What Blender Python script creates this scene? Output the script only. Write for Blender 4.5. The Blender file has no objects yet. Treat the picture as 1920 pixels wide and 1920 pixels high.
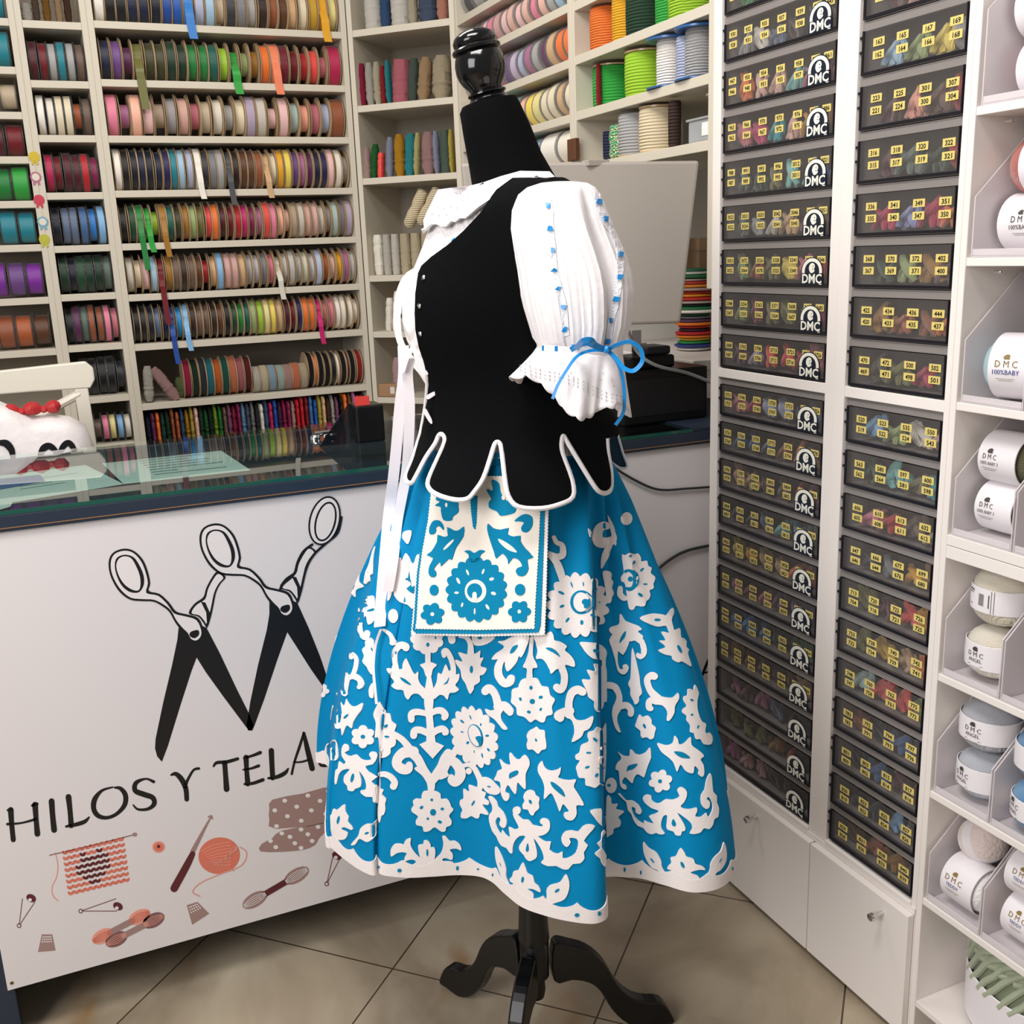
import bpy, bmesh, math, random
from mathutils import Vector, Matrix, noise
from mathutils.bvhtree import BVHTree
from mathutils.geometry import delaunay_2d_cdt
SC = bpy.context.scene
COL = SC.collection
PI = math.pi
# ---------------------------------------------------------------- camera
CAMH = 1.45; FOC = 1939.5
PITCH = math.radians(14.17); ROLL = math.radians(-2.21); YAW = math.radians(66.75)
HF = Vector((math.cos(YAW), math.sin(YAW), 0)); HR = Vector((math.sin(YAW), -math.cos(YAW), 0)); ZV = Vector((0, 0, 1))
FWD = math.cos(PITCH)*HF - math.sin(PITCH)*ZV
_up = HR.cross(FWD)
RT = math.cos(ROLL)*HR + math.sin(ROLL)*_up
UP = -math.sin(ROLL)*HR + math.cos(ROLL)*_up
CAM = Vector((0, 0, CAMH))
cd = bpy.data.cameras.new('camera'); cam = bpy.data.objects.new('camera', cd); COL.objects.link(cam)
cd.sensor_width = 36; cd.lens = FOC/1920*36; cd.clip_start = .02
cam.matrix_world = Matrix(((RT.x, UP.x, -FWD.x, 0), (RT.y, UP.y, -FWD.y, 0), (RT.z, UP.z, -FWD.z, CAMH), (0, 0, 0, 1)))
SC.camera = cam
# ---------------------------------------------------------------- light and exposure
w = bpy.data.worlds.new('world'); SC.world = w; w.use_nodes = True
w.node_tree.nodes['Background'].inputs[0].default_value = (1.0, .955, .925, 1)
w.node_tree.nodes['Background'].inputs[1].default_value = .24
vs = SC.view_settings; vs.view_transform = 'Standard'; vs.look = 'None'; vs.gamma = 1; vs.use_curve_mapping = False
vs.exposure = .17
def area(name, loc, tgt, sx, sy, power, col):
    l = bpy.data.lights.new(name, 'AREA'); l.shape = 'RECTANGLE'; l.size = sx; l.size_y = sy; l.energy = power; l.color = col
    o = bpy.data.objects.new(name, l); COL.objects.link(o); o.location = loc
    o.rotation_euler = (Vector(tgt)-Vector(loc)).to_track_quat('-Z', 'Y').to_euler()
    return o
area('ceiling_panel_light', (.1, 1.05, 2.75), (.45, 1.45, 1.0), .9, .5, 25, (1, .965, .94))
area('ceiling_panel_light', (.35, 2.45, 2.85), (.4, 2.6, 0), .9, .6, 15, (1, .94, .86))
area('shop_window_light', (-2.0, .2, 2.15), (.85, 1.6, 1.0), 1.5, 1.7, 66, (1, .97, .96))
# ---------------------------------------------------------------- pixel rays used to take positions off the photograph
def ray(x, y): return FWD + RT*((x-960)/FOC) - UP*((y-960)/FOC)
def onX(x, y, X): d = ray(x, y); return CAM + d*(X/d.x)
def onY(x, y, Y): d = ray(x, y); return CAM + d*(Y/d.y)
def onZ(x, y, Z): d = ray(x, y); return CAM + d*((Z-CAMH)/d.z)
def onP(x, y, p, n): d = ray(x, y); return CAM + d*((Vector(p)-CAM).dot(n)/d.dot(n))
XB = 1.284; YA = 3.57; YC = 1.95
MAN = Vector((.655, 1.50, 0))
def onM(x, y, d=0): return onP(x, y, MAN-HF*d, HF)      # vertical plane through the mannequin, d towards the camera
# ---------------------------------------------------------------- materials
def lin(c):
    if isinstance(c, str): c = [int(c[i:i+2], 16)/255 for i in (0, 2, 4)]
    return tuple((x/12.92 if x <= .04045 else ((x+.055)/1.055)**2.4) for x in c)+(1,)
def mat(name, col=None, rough=.6, metal=0, bump=None, spec=.5, trans=0, alpha=1, oc=False, sheen=0, coat=0, pat=None, ior=1.45):
    m = bpy.data.materials.new(name); m.use_nodes = True; nt = m.node_tree; b = nt.nodes['Principled BSDF']
    b.inputs['Roughness'].default_value = rough; b.inputs['Metallic'].default_value = metal
    b.inputs['Specular IOR Level'].default_value = spec; b.inputs['IOR'].default_value = ior
    b.inputs['Transmission Weight'].default_value = trans; b.inputs['Alpha'].default_value = alpha
    b.inputs['Sheen Weight'].default_value = sheen; b.inputs['Coat Weight'].default_value = coat
    src = None
    if oc:
        oi = nt.nodes.new('ShaderNodeObjectInfo'); src = oi.outputs['Color']; nt.links.new(src, b.inputs['Base Color'])
    elif col: b.inputs['Base Color'].default_value = lin(col)
    tc = nt.nodes.new('ShaderNodeTexCoord')
    if pat:
        kind, sc, c2, lo, hi = pat
        if kind == 'noise': t = nt.nodes.new('ShaderNodeTexNoise'); t.inputs['Scale'].default_value = sc; t.inputs['Detail'].default_value = 3; o = t.outputs['Fac']
        elif kind == 'voronoi': t = nt.nodes.new('ShaderNodeTexVoronoi'); t.inputs['Scale'].default_value = sc; o = t.outputs['Distance']
        elif kind == 'check': t = nt.nodes.new('ShaderNodeTexChecker'); t.inputs['Scale'].default_value = sc; o = t.outputs['Fac']
        nt.links.new(tc.outputs['Object'], t.inputs['Vector'])
        mr = nt.nodes.new('ShaderNodeMapRange'); mr.inputs['From Min'].default_value = lo; mr.inputs['From Max'].default_value = hi; nt.links.new(o, mr.inputs['Value'])
        mx = nt.nodes.new('ShaderNodeMix'); mx.data_type = 'RGBA'; nt.links.new(mr.outputs[0], mx.inputs['Factor'])
        if src: nt.links.new(src, mx.inputs['A'])
        else: mx.inputs['A'].default_value = lin(col)
        mx.inputs['B'].default_value = lin(c2); nt.links.new(mx.outputs['Result'], b.inputs['Base Color'])
    if bump:
        kind, sc, st = bump[:3]
        if kind == 'wave':
            t = nt.nodes.new('ShaderNodeTexWave'); t.inputs['Scale'].default_value = sc; t.bands_direction = bump[3]; t.inputs['Distortion'].default_value = bump[4] if len(bump) > 4 else .6; o = t.outputs['Fac']
        elif kind == 'noise': t = nt.nodes.new('ShaderNodeTexNoise'); t.inputs['Scale'].default_value = sc; t.inputs['Detail'].default_value = 4; o = t.outputs['Fac']
        elif kind == 'voronoi': t = nt.nodes.new('ShaderNodeTexVoronoi'); t.inputs['Scale'].default_value = sc; o = t.outputs['Distance']
        nt.links.new(tc.outputs['Object'], t.inputs['Vector'])
        bp = nt.nodes.new('ShaderNodeBump'); bp.inputs['Strength'].default_value = st; bp.inputs['Distance'].default_value = .004
        nt.links.new(o, bp.inputs['Height']); nt.links.new(bp.outputs[0], b.inputs['Normal'])
    return m
M = {}
M['shelf'] = mat('white_painted_wood', 'cdc5b4', .45, bump=('noise', 14, .06))
M['lacq'] = mat('white_lacquer', 'ebe4de', .35, bump=('noise', 9, .04))
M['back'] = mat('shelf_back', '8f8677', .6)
M['wall'] = mat('wall_paint', 'd8d4cc', .8, bump=('noise', 40, .1))
M['kraft'] = mat('kraft_card', 'b39a78', .75)
M['plastic_clear'] = mat('smoked_clear_plastic', '8c8a88', .2, alpha=.35)
M['ribbon'] = mat('satin_ribbon', rough=.42, oc=True, bump=('wave', 70, .15, 'X', .4), sheen=.2)
M['floral'] = mat('floral_ribbon', rough=.6, oc=True, pat=('noise', 170, '6b4a52', .5, .62))
M['check'] = mat('gingham_ribbon', rough=.6, oc=True, pat=('check', 170, 'efe9e4', .4, .6))
M['tuft'] = mat('trim_braid', rough=.8, oc=True, bump=('wave', 55, .8, 'Z', 2.5))
M['rope'] = mat('wound_cord', rough=.8, oc=True, bump=('wave', 45, .7, 'Z', .6))
M['flat'] = mat('plain_color', rough=.55, oc=True)
M['gloss'] = mat('plain_gloss', rough=.25, oc=True)
M['black'] = mat('black_plastic', '0c0c0d', .3)
M['chrome'] = mat('chrome', 'd8d8d8', .12, metal=1)
# ---------------------------------------------------------------- mesh building
class MB:
    def __init__(s): s.v = []; s.f = []; s.mi = []; s.cur = 0
    def vert(s, p): s.v.append(tuple(p)); return len(s.v)-1
    def face(s, idx): s.f.append(tuple(idx)); s.mi.append(s.cur)
    def mats(s, i): s.cur = i; return s
    def box(s, lo, hi, tf=None):
        b = len(s.v)
        for z in (lo[2], hi[2]):
            for x, y in ((lo[0], lo[1]), (hi[0], lo[1]), (hi[0], hi[1]), (lo[0], hi[1])):
                p = Vector((x, y, z)); s.v.append(tuple(tf(p) if tf else p))
        for q in ((0, 3, 2, 1), (4, 5, 6, 7), (0, 1, 5, 4), (1, 2, 6, 5), (2, 3, 7, 6), (3, 0, 4, 7)): s.face([b+i for i in q])
        return s
    def prism(s, poly, z0, z1, tf):
        n = len(poly); b = len(s.v)
        for z in (z0, z1):
            for x, y in poly: s.v.append(tuple(tf(Vector((x, y, z)))))
        s.face([b+n-1-i for i in range(n)]); s.face([b+n+i for i in range(n)])
        for i in range(n): j = (i+1) % n; s.face((b+i, b+j, b+n+j, b+n+i))
        return s
    def rings(s, rings, closed=True, cap0=True, cap1=True):
        n = len(rings[0]); b = len(s.v)
        for r in rings:
            for p in r: s.v.append(tuple(p))
        for k in range(len(rings)-1):
            for i in range(n if closed else n-1):
                j = (i+1) % n; s.face((b+k*n+i, b+k*n+j, b+(k+1)*n+j, b+(k+1)*n+i))
        if cap0 and closed: s.face([b+n-1-i for i in range(n)])
        if cap1 and closed: q = b+(len(rings)-1)*n; s.face([q+i for i in range(n)])
        return s
    def lathe(s, prof, n=24, o=(0, 0, 0), ax=(0, 0, 1), flute=0, nf=0, cap0=True, cap1=True):
        ax = Vector(ax).normalized(); a = ax.orthogonal().normalized(); c = ax.cross(a); o = Vector(o)
        rs = []
        for r, h in prof:
            rs.append([o+ax*h+(a*math.cos(2*PI*i/n)+c*math.sin(2*PI*i/n))*(r*(1+flute*math.cos(nf*2*PI*i/n))) for i in range(n)])
        return s.rings(rs, True, cap0, cap1)
    def tube(s, pts, r, n=8, cap=True):
        pts = [Vector(p) for p in pts]; rs = []; prev = None
        for i, p in enumerate(pts):
            t = (pts[min(i+1, len(pts)-1)]-pts[max(i-1, 0)]).normalized()
            if prev is None: a = t.orthogonal().normalized()
            else: a = (prev - t*prev.dot(t)).normalized()
            prev = a; c = t.cross(a); rr = r[i] if isinstance(r, (list, tuple)) else r
            rs.append([p+(a*math.cos(2*PI*k/n)+c*math.sin(2*PI*k/n))*rr for k in range(n)])
        return s.rings(rs, True, cap, cap)
    def strip(s, pts, side, wd, th=.0012):
        # flat band along pts; side = vector or list giving the width direction
        n = len(pts); rs = []
        for i, p in enumerate(pts):
            p = Vector(p); sd = Vector(side[i] if isinstance(side, list) else side).normalized()
            t = (Vector(pts[min(i+1, n-1)])-Vector(pts[max(i-1, 0)])).normalized(); nn = sd.cross(t).normalized()
            ww = (wd[i] if isinstance(wd, (list, tuple)) else wd)/2
            rs.append([p-sd*ww-nn*th/2, p+sd*ww-nn*th/2, p+sd*ww+nn*th/2, p-sd*ww+nn*th/2])
        return s.rings(rs)
    def mesh(s, name, ms=(), smooth=False):
        me = bpy.data.meshes.new(name); me.from_pydata(s.v, [], s.f)
        for m in ms: me.materials.append(m)
        if len(ms) > 1: me.polygons.foreach_set('material_index', s.mi)
        if smooth: me.polygons.foreach_set('use_smooth', [True]*len(me.polygons))
        me.update(); bm = bmesh.new(); bm.from_mesh(me); bmesh.ops.recalc_face_normals(bm, faces=bm.faces); bm.to_mesh(me); bm.free()
        if smooth:
            try: me.set_sharp_from_angle(angle=math.radians(42))
            except Exception: pass
        return me
    def obj(s, name, m, parent=None, smooth=False, col=None, bev=0):
        ms = m if isinstance(m, (list, tuple)) else [m]
        return put(name, s.mesh(name, ms, smooth), parent, col, bev=bev)
def put(name, me, parent=None, col=None, loc=None, rot=None, scl=None, bev=0):
    o = bpy.data.objects.new(name, me); COL.objects.link(o)
    if parent: o.parent = parent
    if col: o.color = lin(col)
    if loc is not None: o.location = loc
    if rot is not None: o.rotation_euler = rot
    if scl is not None: o.scale = scl
    if bev: md = o.modifiers.new('bevel', 'BEVEL'); md.width = bev; md.segments = 2; md.limit_method = 'ANGLE'
    return o
def thing(name, label, cat, loc=(0, 0, 0), rot=(0, 0, 0), group=None):
    o = bpy.data.objects.new(name, None); COL.objects.link(o); o.location = loc; o.rotation_euler = rot; o.empty_display_size = .02
    return tag(o, label, cat, group)
def tag(o, label, cat, group=None):
    o['label'] = label; o['category'] = cat
    if group: o['group'] = group
    return o
def struct(o): o['kind'] = 'structure'; return o
def smoothcurve(pts, sub=4, closed=False):
    P = [Vector(p) for p in pts]; n = len(P); out = []
    for i in range(n if closed else n-1):
        if closed: a, b, c, d = P[(i-1) % n], P[i], P[(i+1) % n], P[(i+2) % n]
        else: a, b, c, d = P[max(i-1, 0)], P[i], P[i+1], P[min(i+2, n-1)]
        for k in range(sub):
            t = k/sub; out.append(.5*((2*b)+(c-a)*t+(2*a-5*b+4*c-d)*t*t+(3*b-a-3*c+d)*t**3))
    if not closed: out.append(P[-1])
    return out
# ---------------------------------------------------------------- flat shapes laid on a surface
def fill2d(poly, step):
    """triangulate a closed 2D outline with inner points so it can be wrapped on a curved surface"""
    pts = [Vector((p[0], p[1])) for p in poly]; n = len(pts)
    edges = [(i, (i+1) % n) for i in range(n)]
    if step:
        x0 = min(p.x for p in pts); x1 = max(p.x for p in pts); y0 = min(p.y for p in pts); y1 = max(p.y for p in pts)
        def inside(x, y):
            c = False; j = n-1
            for i in range(n):
                a, b = pts[i], pts[j]
                if (a.y > y) != (b.y > y) and x < (b.x-a.x)*(y-a.y)/(b.y-a.y)+a.x: c = not c
                j = i
            return c
        gx = x0+step/2; k = 0
        while gx < x1:
            gy = y0+step/2+(step/2 if k % 2 else 0)
            while gy < y1:
                if inside(gx, gy): pts.append(Vector((gx, gy)))
                gy += step
            gx += step; k += 1
    r = delaunay_2d_cdt(pts, edges, [list(range(n))], 1, 1e-4)
    return [tuple(v) for v in r[0]], [tuple(f) for f in r[2]], r[3]
def patch(mb, poly, mapper, off, th, step=0, jump=.03):
    """mapper(x,y)->(point,normal) or None; adds a thin solid piece standing off..off+th above the surface"""
    vs_, fs, orig = fill2d(poly, step)
    top = []; bot = []
    for v in vs_:
        h = mapper(v[0], v[1])
        if h is None: top.append(None); bot.append(None); continue
        p, nn = h; top.append(p+nn*(off+th)); bot.append(p+nn*off)
    ok = []
    for f in fs:
        if any(top[i] is None for i in f): continue
        if max((top[f[i]]-top[f[i-1]]).length for i in range(len(f))) > jump: continue
        ok.append(f)
    used = {}
    b = len(mb.v)
    for f in ok:
        for i in f:
            if i not in used: used[i] = b+2*len(used); mb.v.append(tuple(top[i])); mb.v.append(tuple(bot[i]))
    cnt = {}
    for f in ok:
        mb.face([used[i] for i in f])
        for i in range(len(f)):
            e = (f[i], f[(i+1) % len(f)]); cnt[e] = cnt.get(e, 0)+1
    for (a, c) in cnt:
        if (c, a) not in cnt: mb.face((used[a], used[a]+1, used[c]+1, used[c]))
def stroke(pts, ws, sub=5, cap=True):
    """variable-width stroke outline in 2D"""
    P = smoothcurve([(p[0], p[1], w) for p, w in zip(pts, ws)], sub)
    L = []; R = []
    n = len(P)
    for i, p in enumerate(P):
        t = P[min(i+1, n-1)]-P[max(i-1, 0)]; l = math.hypot(t.x, t.y) or 1; nx, ny = -t.y/l, t.x/l; hw = max(p.z, .05)/2
        L.append((p.x+nx*hw, p.y+ny*hw)); R.append((p.x-nx*hw, p.y-ny*hw))
    out = L[:]
    if cap:
        for e, s0 in ((P[-1], 1),):
            t = P[-1]-P[-2]; a = math.atan2(t.y, t.x); hw = max(e.z, .05)/2
            if hw > .6: out += [(e.x+hw*math.cos(a+PI/2-PI*k/5), e.y+hw*math.sin(a+PI/2-PI*k/5)) for k in range(1, 5)]
    out += R[::-1]
    if cap:
        t = P[0]-P[1]; a = math.atan2(t.y, t.x); hw = max(P[0].z, .05)/2
        if hw > .6: out += [(P[0].x+hw*math.cos(a+PI/2-PI*k/5), P[0].y+hw*math.sin(a+PI/2-PI*k/5)) for k in range(1, 5)]
    return out
def ellipse(cx, cy, rx, ry, rot=0, n=16):
    c, s = math.cos(rot), math.sin(rot)
    return [(cx+rx*math.cos(2*PI*i/n)*c-ry*math.sin(2*PI*i/n)*s, cy+rx*math.cos(2*PI*i/n)*s+ry*math.sin(2*PI*i/n)*c) for i in range(n)]
_txt = {}
def textmesh(txt, bold=False):
    """2D triangles of a word in the built-in font, height 1, left aligned"""
    if txt in _txt: return _txt[txt]
    cu = bpy.data.curves.new('t', 'FONT'); cu.body = txt; cu.size = 1.35; cu.resolution_u = 2
    if bold: cu.offset = .035
    ob = bpy.data.objects.new('t', cu); COL.objects.link(ob); me = bpy.data.meshes.new_from_object(ob)
    v = [(p.co.x, p.co.y) for p in me.vertices]; f = [tuple(p.vertices) for p in me.polygons]
    bpy.data.objects.remove(ob); bpy.data.curves.remove(cu); bpy.data.meshes.remove(me)
    wd = max([a[0] for a in v] or [1]); _txt[txt] = (v, f, wd); return _txt[txt]
def text_on(mb, txt, mapper, h, cx=0, cy=0, wd=None, bold=False):
    """centre a word at cx,cy (2D), height h, width wd; mapper(x,y)->point"""
    v, f, W = textmesh(txt, bold); sx = (wd/W) if wd else h
    b = len(mb.v)
    for x, y in v: mb.v.append(tuple(mapper(cx+(x-W/2)*sx, cy+(y-.5)*h)))
    for q in f: mb.face([b+i for i in q])
rnd = random.Random(7)
# ================================================================ room shell
def floor_material():
    m = bpy.data.materials.new('marble_tiles'); m.use_nodes = True; nt = m.node_tree; b = nt.nodes['Principled BSDF']; b.inputs['Roughness'].default_value = .32
    N = nt.nodes.new; L = nt.links.new
    tc = N('ShaderNodeTexCoord'); mp = N('ShaderNodeMapping'); mp.inputs['Rotation'].default_value = (0, 0, math.radians(-45)); L(tc.outputs['Object'], mp.inputs['Vector'])
    # rotated coords: along=(x+y)/sqrt2, across=(y-x)/sqrt2
    mp.inputs['Location'].default_value = (-1.632+.46*4, -.515+.445*2, 0)
    br = N('ShaderNodeTexBrick'); br.offset = 0; br.inputs['Scale'].default_value = 1; br.inputs['Brick Width'].default_value = .46; br.inputs['Row Height'].default_value = .445
    br.inputs['Mortar Size'].default_value = .0022; br.inputs['Mortar Smooth'].default_value = .4; br.inputs['Bias'].default_value = 0
    br.inputs['Color1'].default_value = (0, 0, 0, 1); br.inputs['Color2'].default_value = (1, 1, 1, 1)
    L(mp.outputs[0], br.inputs['Vector'])
    n1 = N('ShaderNodeTexNoise'); n1.inputs['Scale'].default_value = 2.6; n1.inputs['Detail'].default_value = 5; n1.inputs['Distortion'].default_value = 1.6; L(tc.outputs['Object'], n1.inputs['Vector'])
    cr = N('ShaderNodeValToRGB'); e = cr.color_ramp; e.elements[0].position = .32; e.elements[0].color = lin('9a8b75'); e.elements[1].position = .72; e.elements[1].color = lin('cbbea6')
    x = e.elements.new(.5); x.color = lin('b3a48d'); L(n1.outputs['Fac'], cr.inputs[0])
    n2 = N('ShaderNodeTexNoise'); n2.inputs['Scale'].default_value = 1.3; n2.inputs['Detail'].default_value = 3; n2.inputs['Distortion'].default_value = 2.5; L(mp.outputs[0], n2.inputs['Vector'])
    r2 = N('ShaderNodeMapRange'); r2.inputs['From Min'].default_value = .585; r2.inputs['From Max'].default_value = .72; r2.inputs['To Max'].default_value = .75; L(n2.outputs['Fac'], r2.inputs['Value'])
    m1 = N('ShaderNodeMix'); m1.data_type = 'RGBA'; L(r2.outputs[0], m1.inputs['Factor']); L(cr.outputs[0], m1.inputs['A']); m1.inputs['B'].default_value = lin('96703f')
    m0 = N('ShaderNodeMix'); m0.data_type = 'RGBA'; m0.blend_type = 'MULTIPLY'; m0.inputs['Factor'].default_value = .22; L(m1.outputs['Result'], m0.inputs['A']); L(br.outputs['Color'], m0.inputs['B'])
    m2 = N('ShaderNodeMix'); m2.data_type = 'RGBA'; L(br.outputs['Fac'], m2.inputs['Factor']); L(m0.outputs['Result'], m2.inputs['A']); m2.inputs['B'].default_value = lin('45382b')
    L(m2.outputs['Result'], b.inputs['Base Color'])
    return m
FL = MB().box((-3, -1.5, -.05), (XB+.62, 4.3, 0)).obj('floor', floor_material()); struct(FL)
struct(MB().box((-3, 3.99, 0), (XB+.62, 4.09, 3)).obj('wall_back', M['wall']))
struct(MB().box((XB+.52, -1.5, 0), (XB+.62, 3.99, 3)).obj('wall_right', M['wall']))
# ================================================================ shelving
def unit(name, label, org, u, n, u0, u1, z0, z1, boards, depth, pt=.018, bt=.021, pr=None, bottom=True, m='shelf', group=None, back=True):
    """u along the face, n into the wall; boards = heights of the board tops"""
    u = Vector(u).normalized(); n = Vector(n).normalized(); org = Vector(org)
    t = thing(name, label, 'shelving', org+u*((u0+u1)/2)+ZV*z0, group=group); base = t.location
    tf = lambda p: org+u*p.x+n*p.y+ZV*p.z-base
    MB().box((u0, 0, z0), (u0+pt, depth, z1), tf).obj('side_panel', M[m], t, bev=.0015)
    MB().box((u1-(pr or pt), 0, z0), (u1, depth, z1), tf).obj('side_panel', M[m], t, bev=.0015)
    if back: MB().box((u0+pt, depth-.01, z0), (u1-(pr or pt), depth, z1), tf).obj('back_panel', M['back'], t)
    for z in boards: MB().box((u0+pt, .0015, z-bt), (u1-(pr or pt), depth-.01, z), tf).obj('shelf_board', M[m], t, bev=.0012)
    return t
ZT = 2.55
A_ORG = (0, YA, 0)
MZ = [2.165, 2.001, 1.839, 1.677, 1.517, 1.359, 1.202, 1.009, .86]
NZ = [onY(110, y, YA).z for y in (40, 151, 253, 361, 461, 553, 650, 750)]+[onY(220, 832, YA).z]
LZ = [onY(0, y, YA).z for y in (33, 124, 209, 293, 377, 460, 561, 660)]+[.88]
unit('shelving_unit', 'wide white shelving unit packed with card ribbon spools behind the counter', A_ORG, (1, 0, 0), (0, 1, 0), .216, 1.010, .02, ZT, MZ+[.6, .3], .30)
unit('shelving_unit', 'narrow white shelving unit of glossy ribbon rolls with rosette stickers on its post', A_ORG, (1, 0, 0), (0, 1, 0), .019, .216, .02, ZT, NZ+[.6, .3], .30)
unit('shelving_unit', 'outer white shelving unit with wide teal, green, purple and brown organza rolls', A_ORG, (1, 0, 0), (0, 1, 0), -.75, .019, .02, ZT, LZ+[.6, .3], .30)
# corner unit at 45 degrees
_P1 = Vector((1.012, YA, 0)); S2 = math.sqrt(.5)
CU = Vector((S2, -S2, 0)); CN = Vector((S2, S2, 0)); _P2 = _P1+CU*((XB-_P1.x)/S2); CW = (_P2-_P1).length
def onC(x, y): return onP(x, y, _P1, CN)
CZ = [onC(*p).z for p in ((655.6, 57.5), (666, 199), (677, 335), (693, 517), (701, 622), (709, 745))]
unit('shelving_unit', 'white diagonal corner shelving unit with hanks and rolls of trim', _P1, CU, CN, 0, CW, .02, ZT, CZ+[.8, .5], .28)
# right wall shelving, two bays
def zB(*p): return onX(*p, XB).z
B1Z = [zB(870, 27), zB(916, 81), zB(953.7, 155.7), zB(1000, 234), zB(1066, 306)]
B2Z = [zB(1081, 1), zB(1081, 104), zB(1089, 207), zB(1213.8, 284)]
yb0 = _P2.y; yb1 = onX(1067, 100, XB).y; yb1b = onX(1080, 100, XB).y; yb2 = onX(1335, 400, XB).y
unit('shelving_unit', 'white shelving bay on the side wall holding pastel ribbon rolls behind the mannequin head', (XB, yb0, 0), (0, -1, 0), (1, 0, 0), .0, yb0-yb1+.012, B1Z[4]-.021, ZT, B1Z, .32)
unit('shelving_unit', 'white shelving bay on the side wall with coloured cord spools above the monitor', (XB, yb0, 0), (0, -1, 0), (1, 0, 0), yb0-yb1+.012, yb0-yb2, B2Z[3]-.3, ZT, B2Z, .32, back=False)
# ================================================================ thread cabinets
SH0, SH1 = zB(1344, 706), zB(1345, 689)                 # mid board
C1B = zB(1356, 1430)
ys = dict(a=yb2, b=onX(1346, 700, XB).y, c=onX(1546.7, 716, XB).y, d=1.487, e=onX(1583, 732, XB).y, f=onX(1770, 750, XB).y, g=0); yU = onX(1791.5, 757, XB).y; ys['g'] = (ys['f']+yU)/2
CD = .40
def cab(label, ya, yi0, yi1, yb, kz):
    t = thing('thread_cabinet', label, 'cabinet', (XB, (ya+yb)/2, 0)); b = Vector(t.location)
    tf = lambda p: p-b
    MB().box((XB, yi0, .0), (XB+CD, ya, ZT), tf).obj('side_panel', M['lacq'], t, bev=.0015)
    MB().box((XB, yb, .0), (XB+CD, yi1, ZT), tf).obj('side_panel', M['lacq'], t, bev=.0015)
    MB().box((XB+CD-.01, yi1, .0), (XB+CD, yi0, ZT), tf).obj('back_panel', M['lacq'], t)
    MB().box((XB+.001, yi1, SH0), (XB+CD-.01, yi0, SH1), tf).obj('shelf_board', M['lacq'], t, bev=.0012)
    MB().box((XB-.004, yi1, C1B-.022), (XB+CD-.01, yi0, C1B-.003), tf).obj('shelf_board', M['lacq'], t, bev=.003)
    dr = MB().box((XB-.016, yb+.0015, .012), (XB-.001, ya-.0015, C1B-.024), tf).obj('door', M['lacq'], t, bev=.002)
    MB().box((XB-.003, yb, C1B-.0235), (XB-.0005, ya, C1B-.012), tf).obj('trim_moulding', M['lacq'], t)
    kp = onX(*kz, XB-.016); k = Vector((XB-.016, kp.y, kp.z))-b
    MB().lathe([(.0045, 0), (.0035, .006), (.003, .016), (.0075, .020), (.0085, .026), (.007, .031), (.002, .033)], 18, k, (-1, 0, 0)).obj('knob', M['chrome'], dr, smooth=True)
    CABS.append(t); return t
CABS = []
cab('white thread cabinet with clear drawers bearing round brand badges, beside the skirt', ys['a'], ys['b'], ys['c'], ys['d'], (1420, 1531))
cab('white thread cabinet without badges on its drawers, next to the yarn shelves', ys['d'], ys['e'], ys['f'], ys['g'], (1655, 1712))
# ================================================================ ribbon spools
PAL = dict([l.split(':') for l in '''white:ece6dc|cream:dfd3b6|ivory:e6dfd0|black:101012|navy:161c38|midnight:0f1526|royal:1c4796|blue:2f78c4|cobalt:1d55a5|lilac grey:a9b0ca|light blue:9dbfd6|beige:b7a68d|charcoal:34353a|grey:77787d|silver:a2a1a0|dark brown:2f1c15|brown:5a3620|copper:8f4f30|tan:c9a57b|mustard:c29a2a|golden:dfa11d|pale yellow:dfd38c|yellow:e7cf57|purple:6a4382|plum:5a2350|olive:6b6a34|dark olive:3b3a1d|forest:12331f|green:1d7a35|bright green:2c9c3a|teal green:135a4c|lime:95c12c|sage:93a56a|ochre:9a6c20|orange:e3702a|salmon:e9825c|burgundy:6b1627|dark red:6c0f18|red:b11d28|coral:e24a45|crimson:b01a4b|pink:df7c96|peach:eeb49c|pale pink:e6bcba|rose:c96f7c|mauve:a5658a|blush:dfb2a3|lilac:bcaec6|teal:1e7d8c|periwinkle:8c95c4|indigo:241c4e|magenta:c11e68|wine:7d1d46|rust:a8572f|dark green:15442a|dark grey:4b4c50|slate:5c6b86|mint:b3cfc8|taupe:6a5547|turquoise:2fa3ad|cyan:1b86c4|sky blue:7fb0da|maroon:4c121d|violet:7a2a96|grey green:56685c|dusty pink:c79a98|denim:3f6494|peach pink:e9a08a|aqua:7cc3bd|off white:d8d2c4|natural:d3c3a2'''.split('|')])
ORDN = ['top', 'second', 'third', 'fourth', 'fifth', 'sixth', 'seventh', 'eighth', 'ninth']
_seen = {}
def uniq(lab):
    k = _seen.get(lab, 0); _seen[lab] = k+1
    return lab if k == 0 else lab+[', second alike', ', third alike', ', last alike'][min(k-1, 2)]
def cyl(n=30, r=1, bevel=.06):
    return [(r-bevel, -.5), (r, -.5+bevel), (r, .5-bevel), (r-bevel, .5)]
ME_FL = MB().lathe([(1, -.5), (1, .5)], 30, ax=(1, 0, 0)).mesh('flange', [M['kraft']], True)
ME_FLC = MB().lathe([(1, -.5), (1, .5)], 26, ax=(1, 0, 0)).mesh('flange_clear', [M['plastic_clear']], True)
ME_RB = {k: MB().lathe([(.93, -.5), (1, -.44), (1, .44), (.93, .5)], 30, ax=(1, 0, 0)).mesh('ribbon_'+k, [M[k2]], True) for k, k2 in (('s', 'ribbon'), ('f', 'floral'), ('c', 'check'), ('r', 'rope'))}
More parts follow.
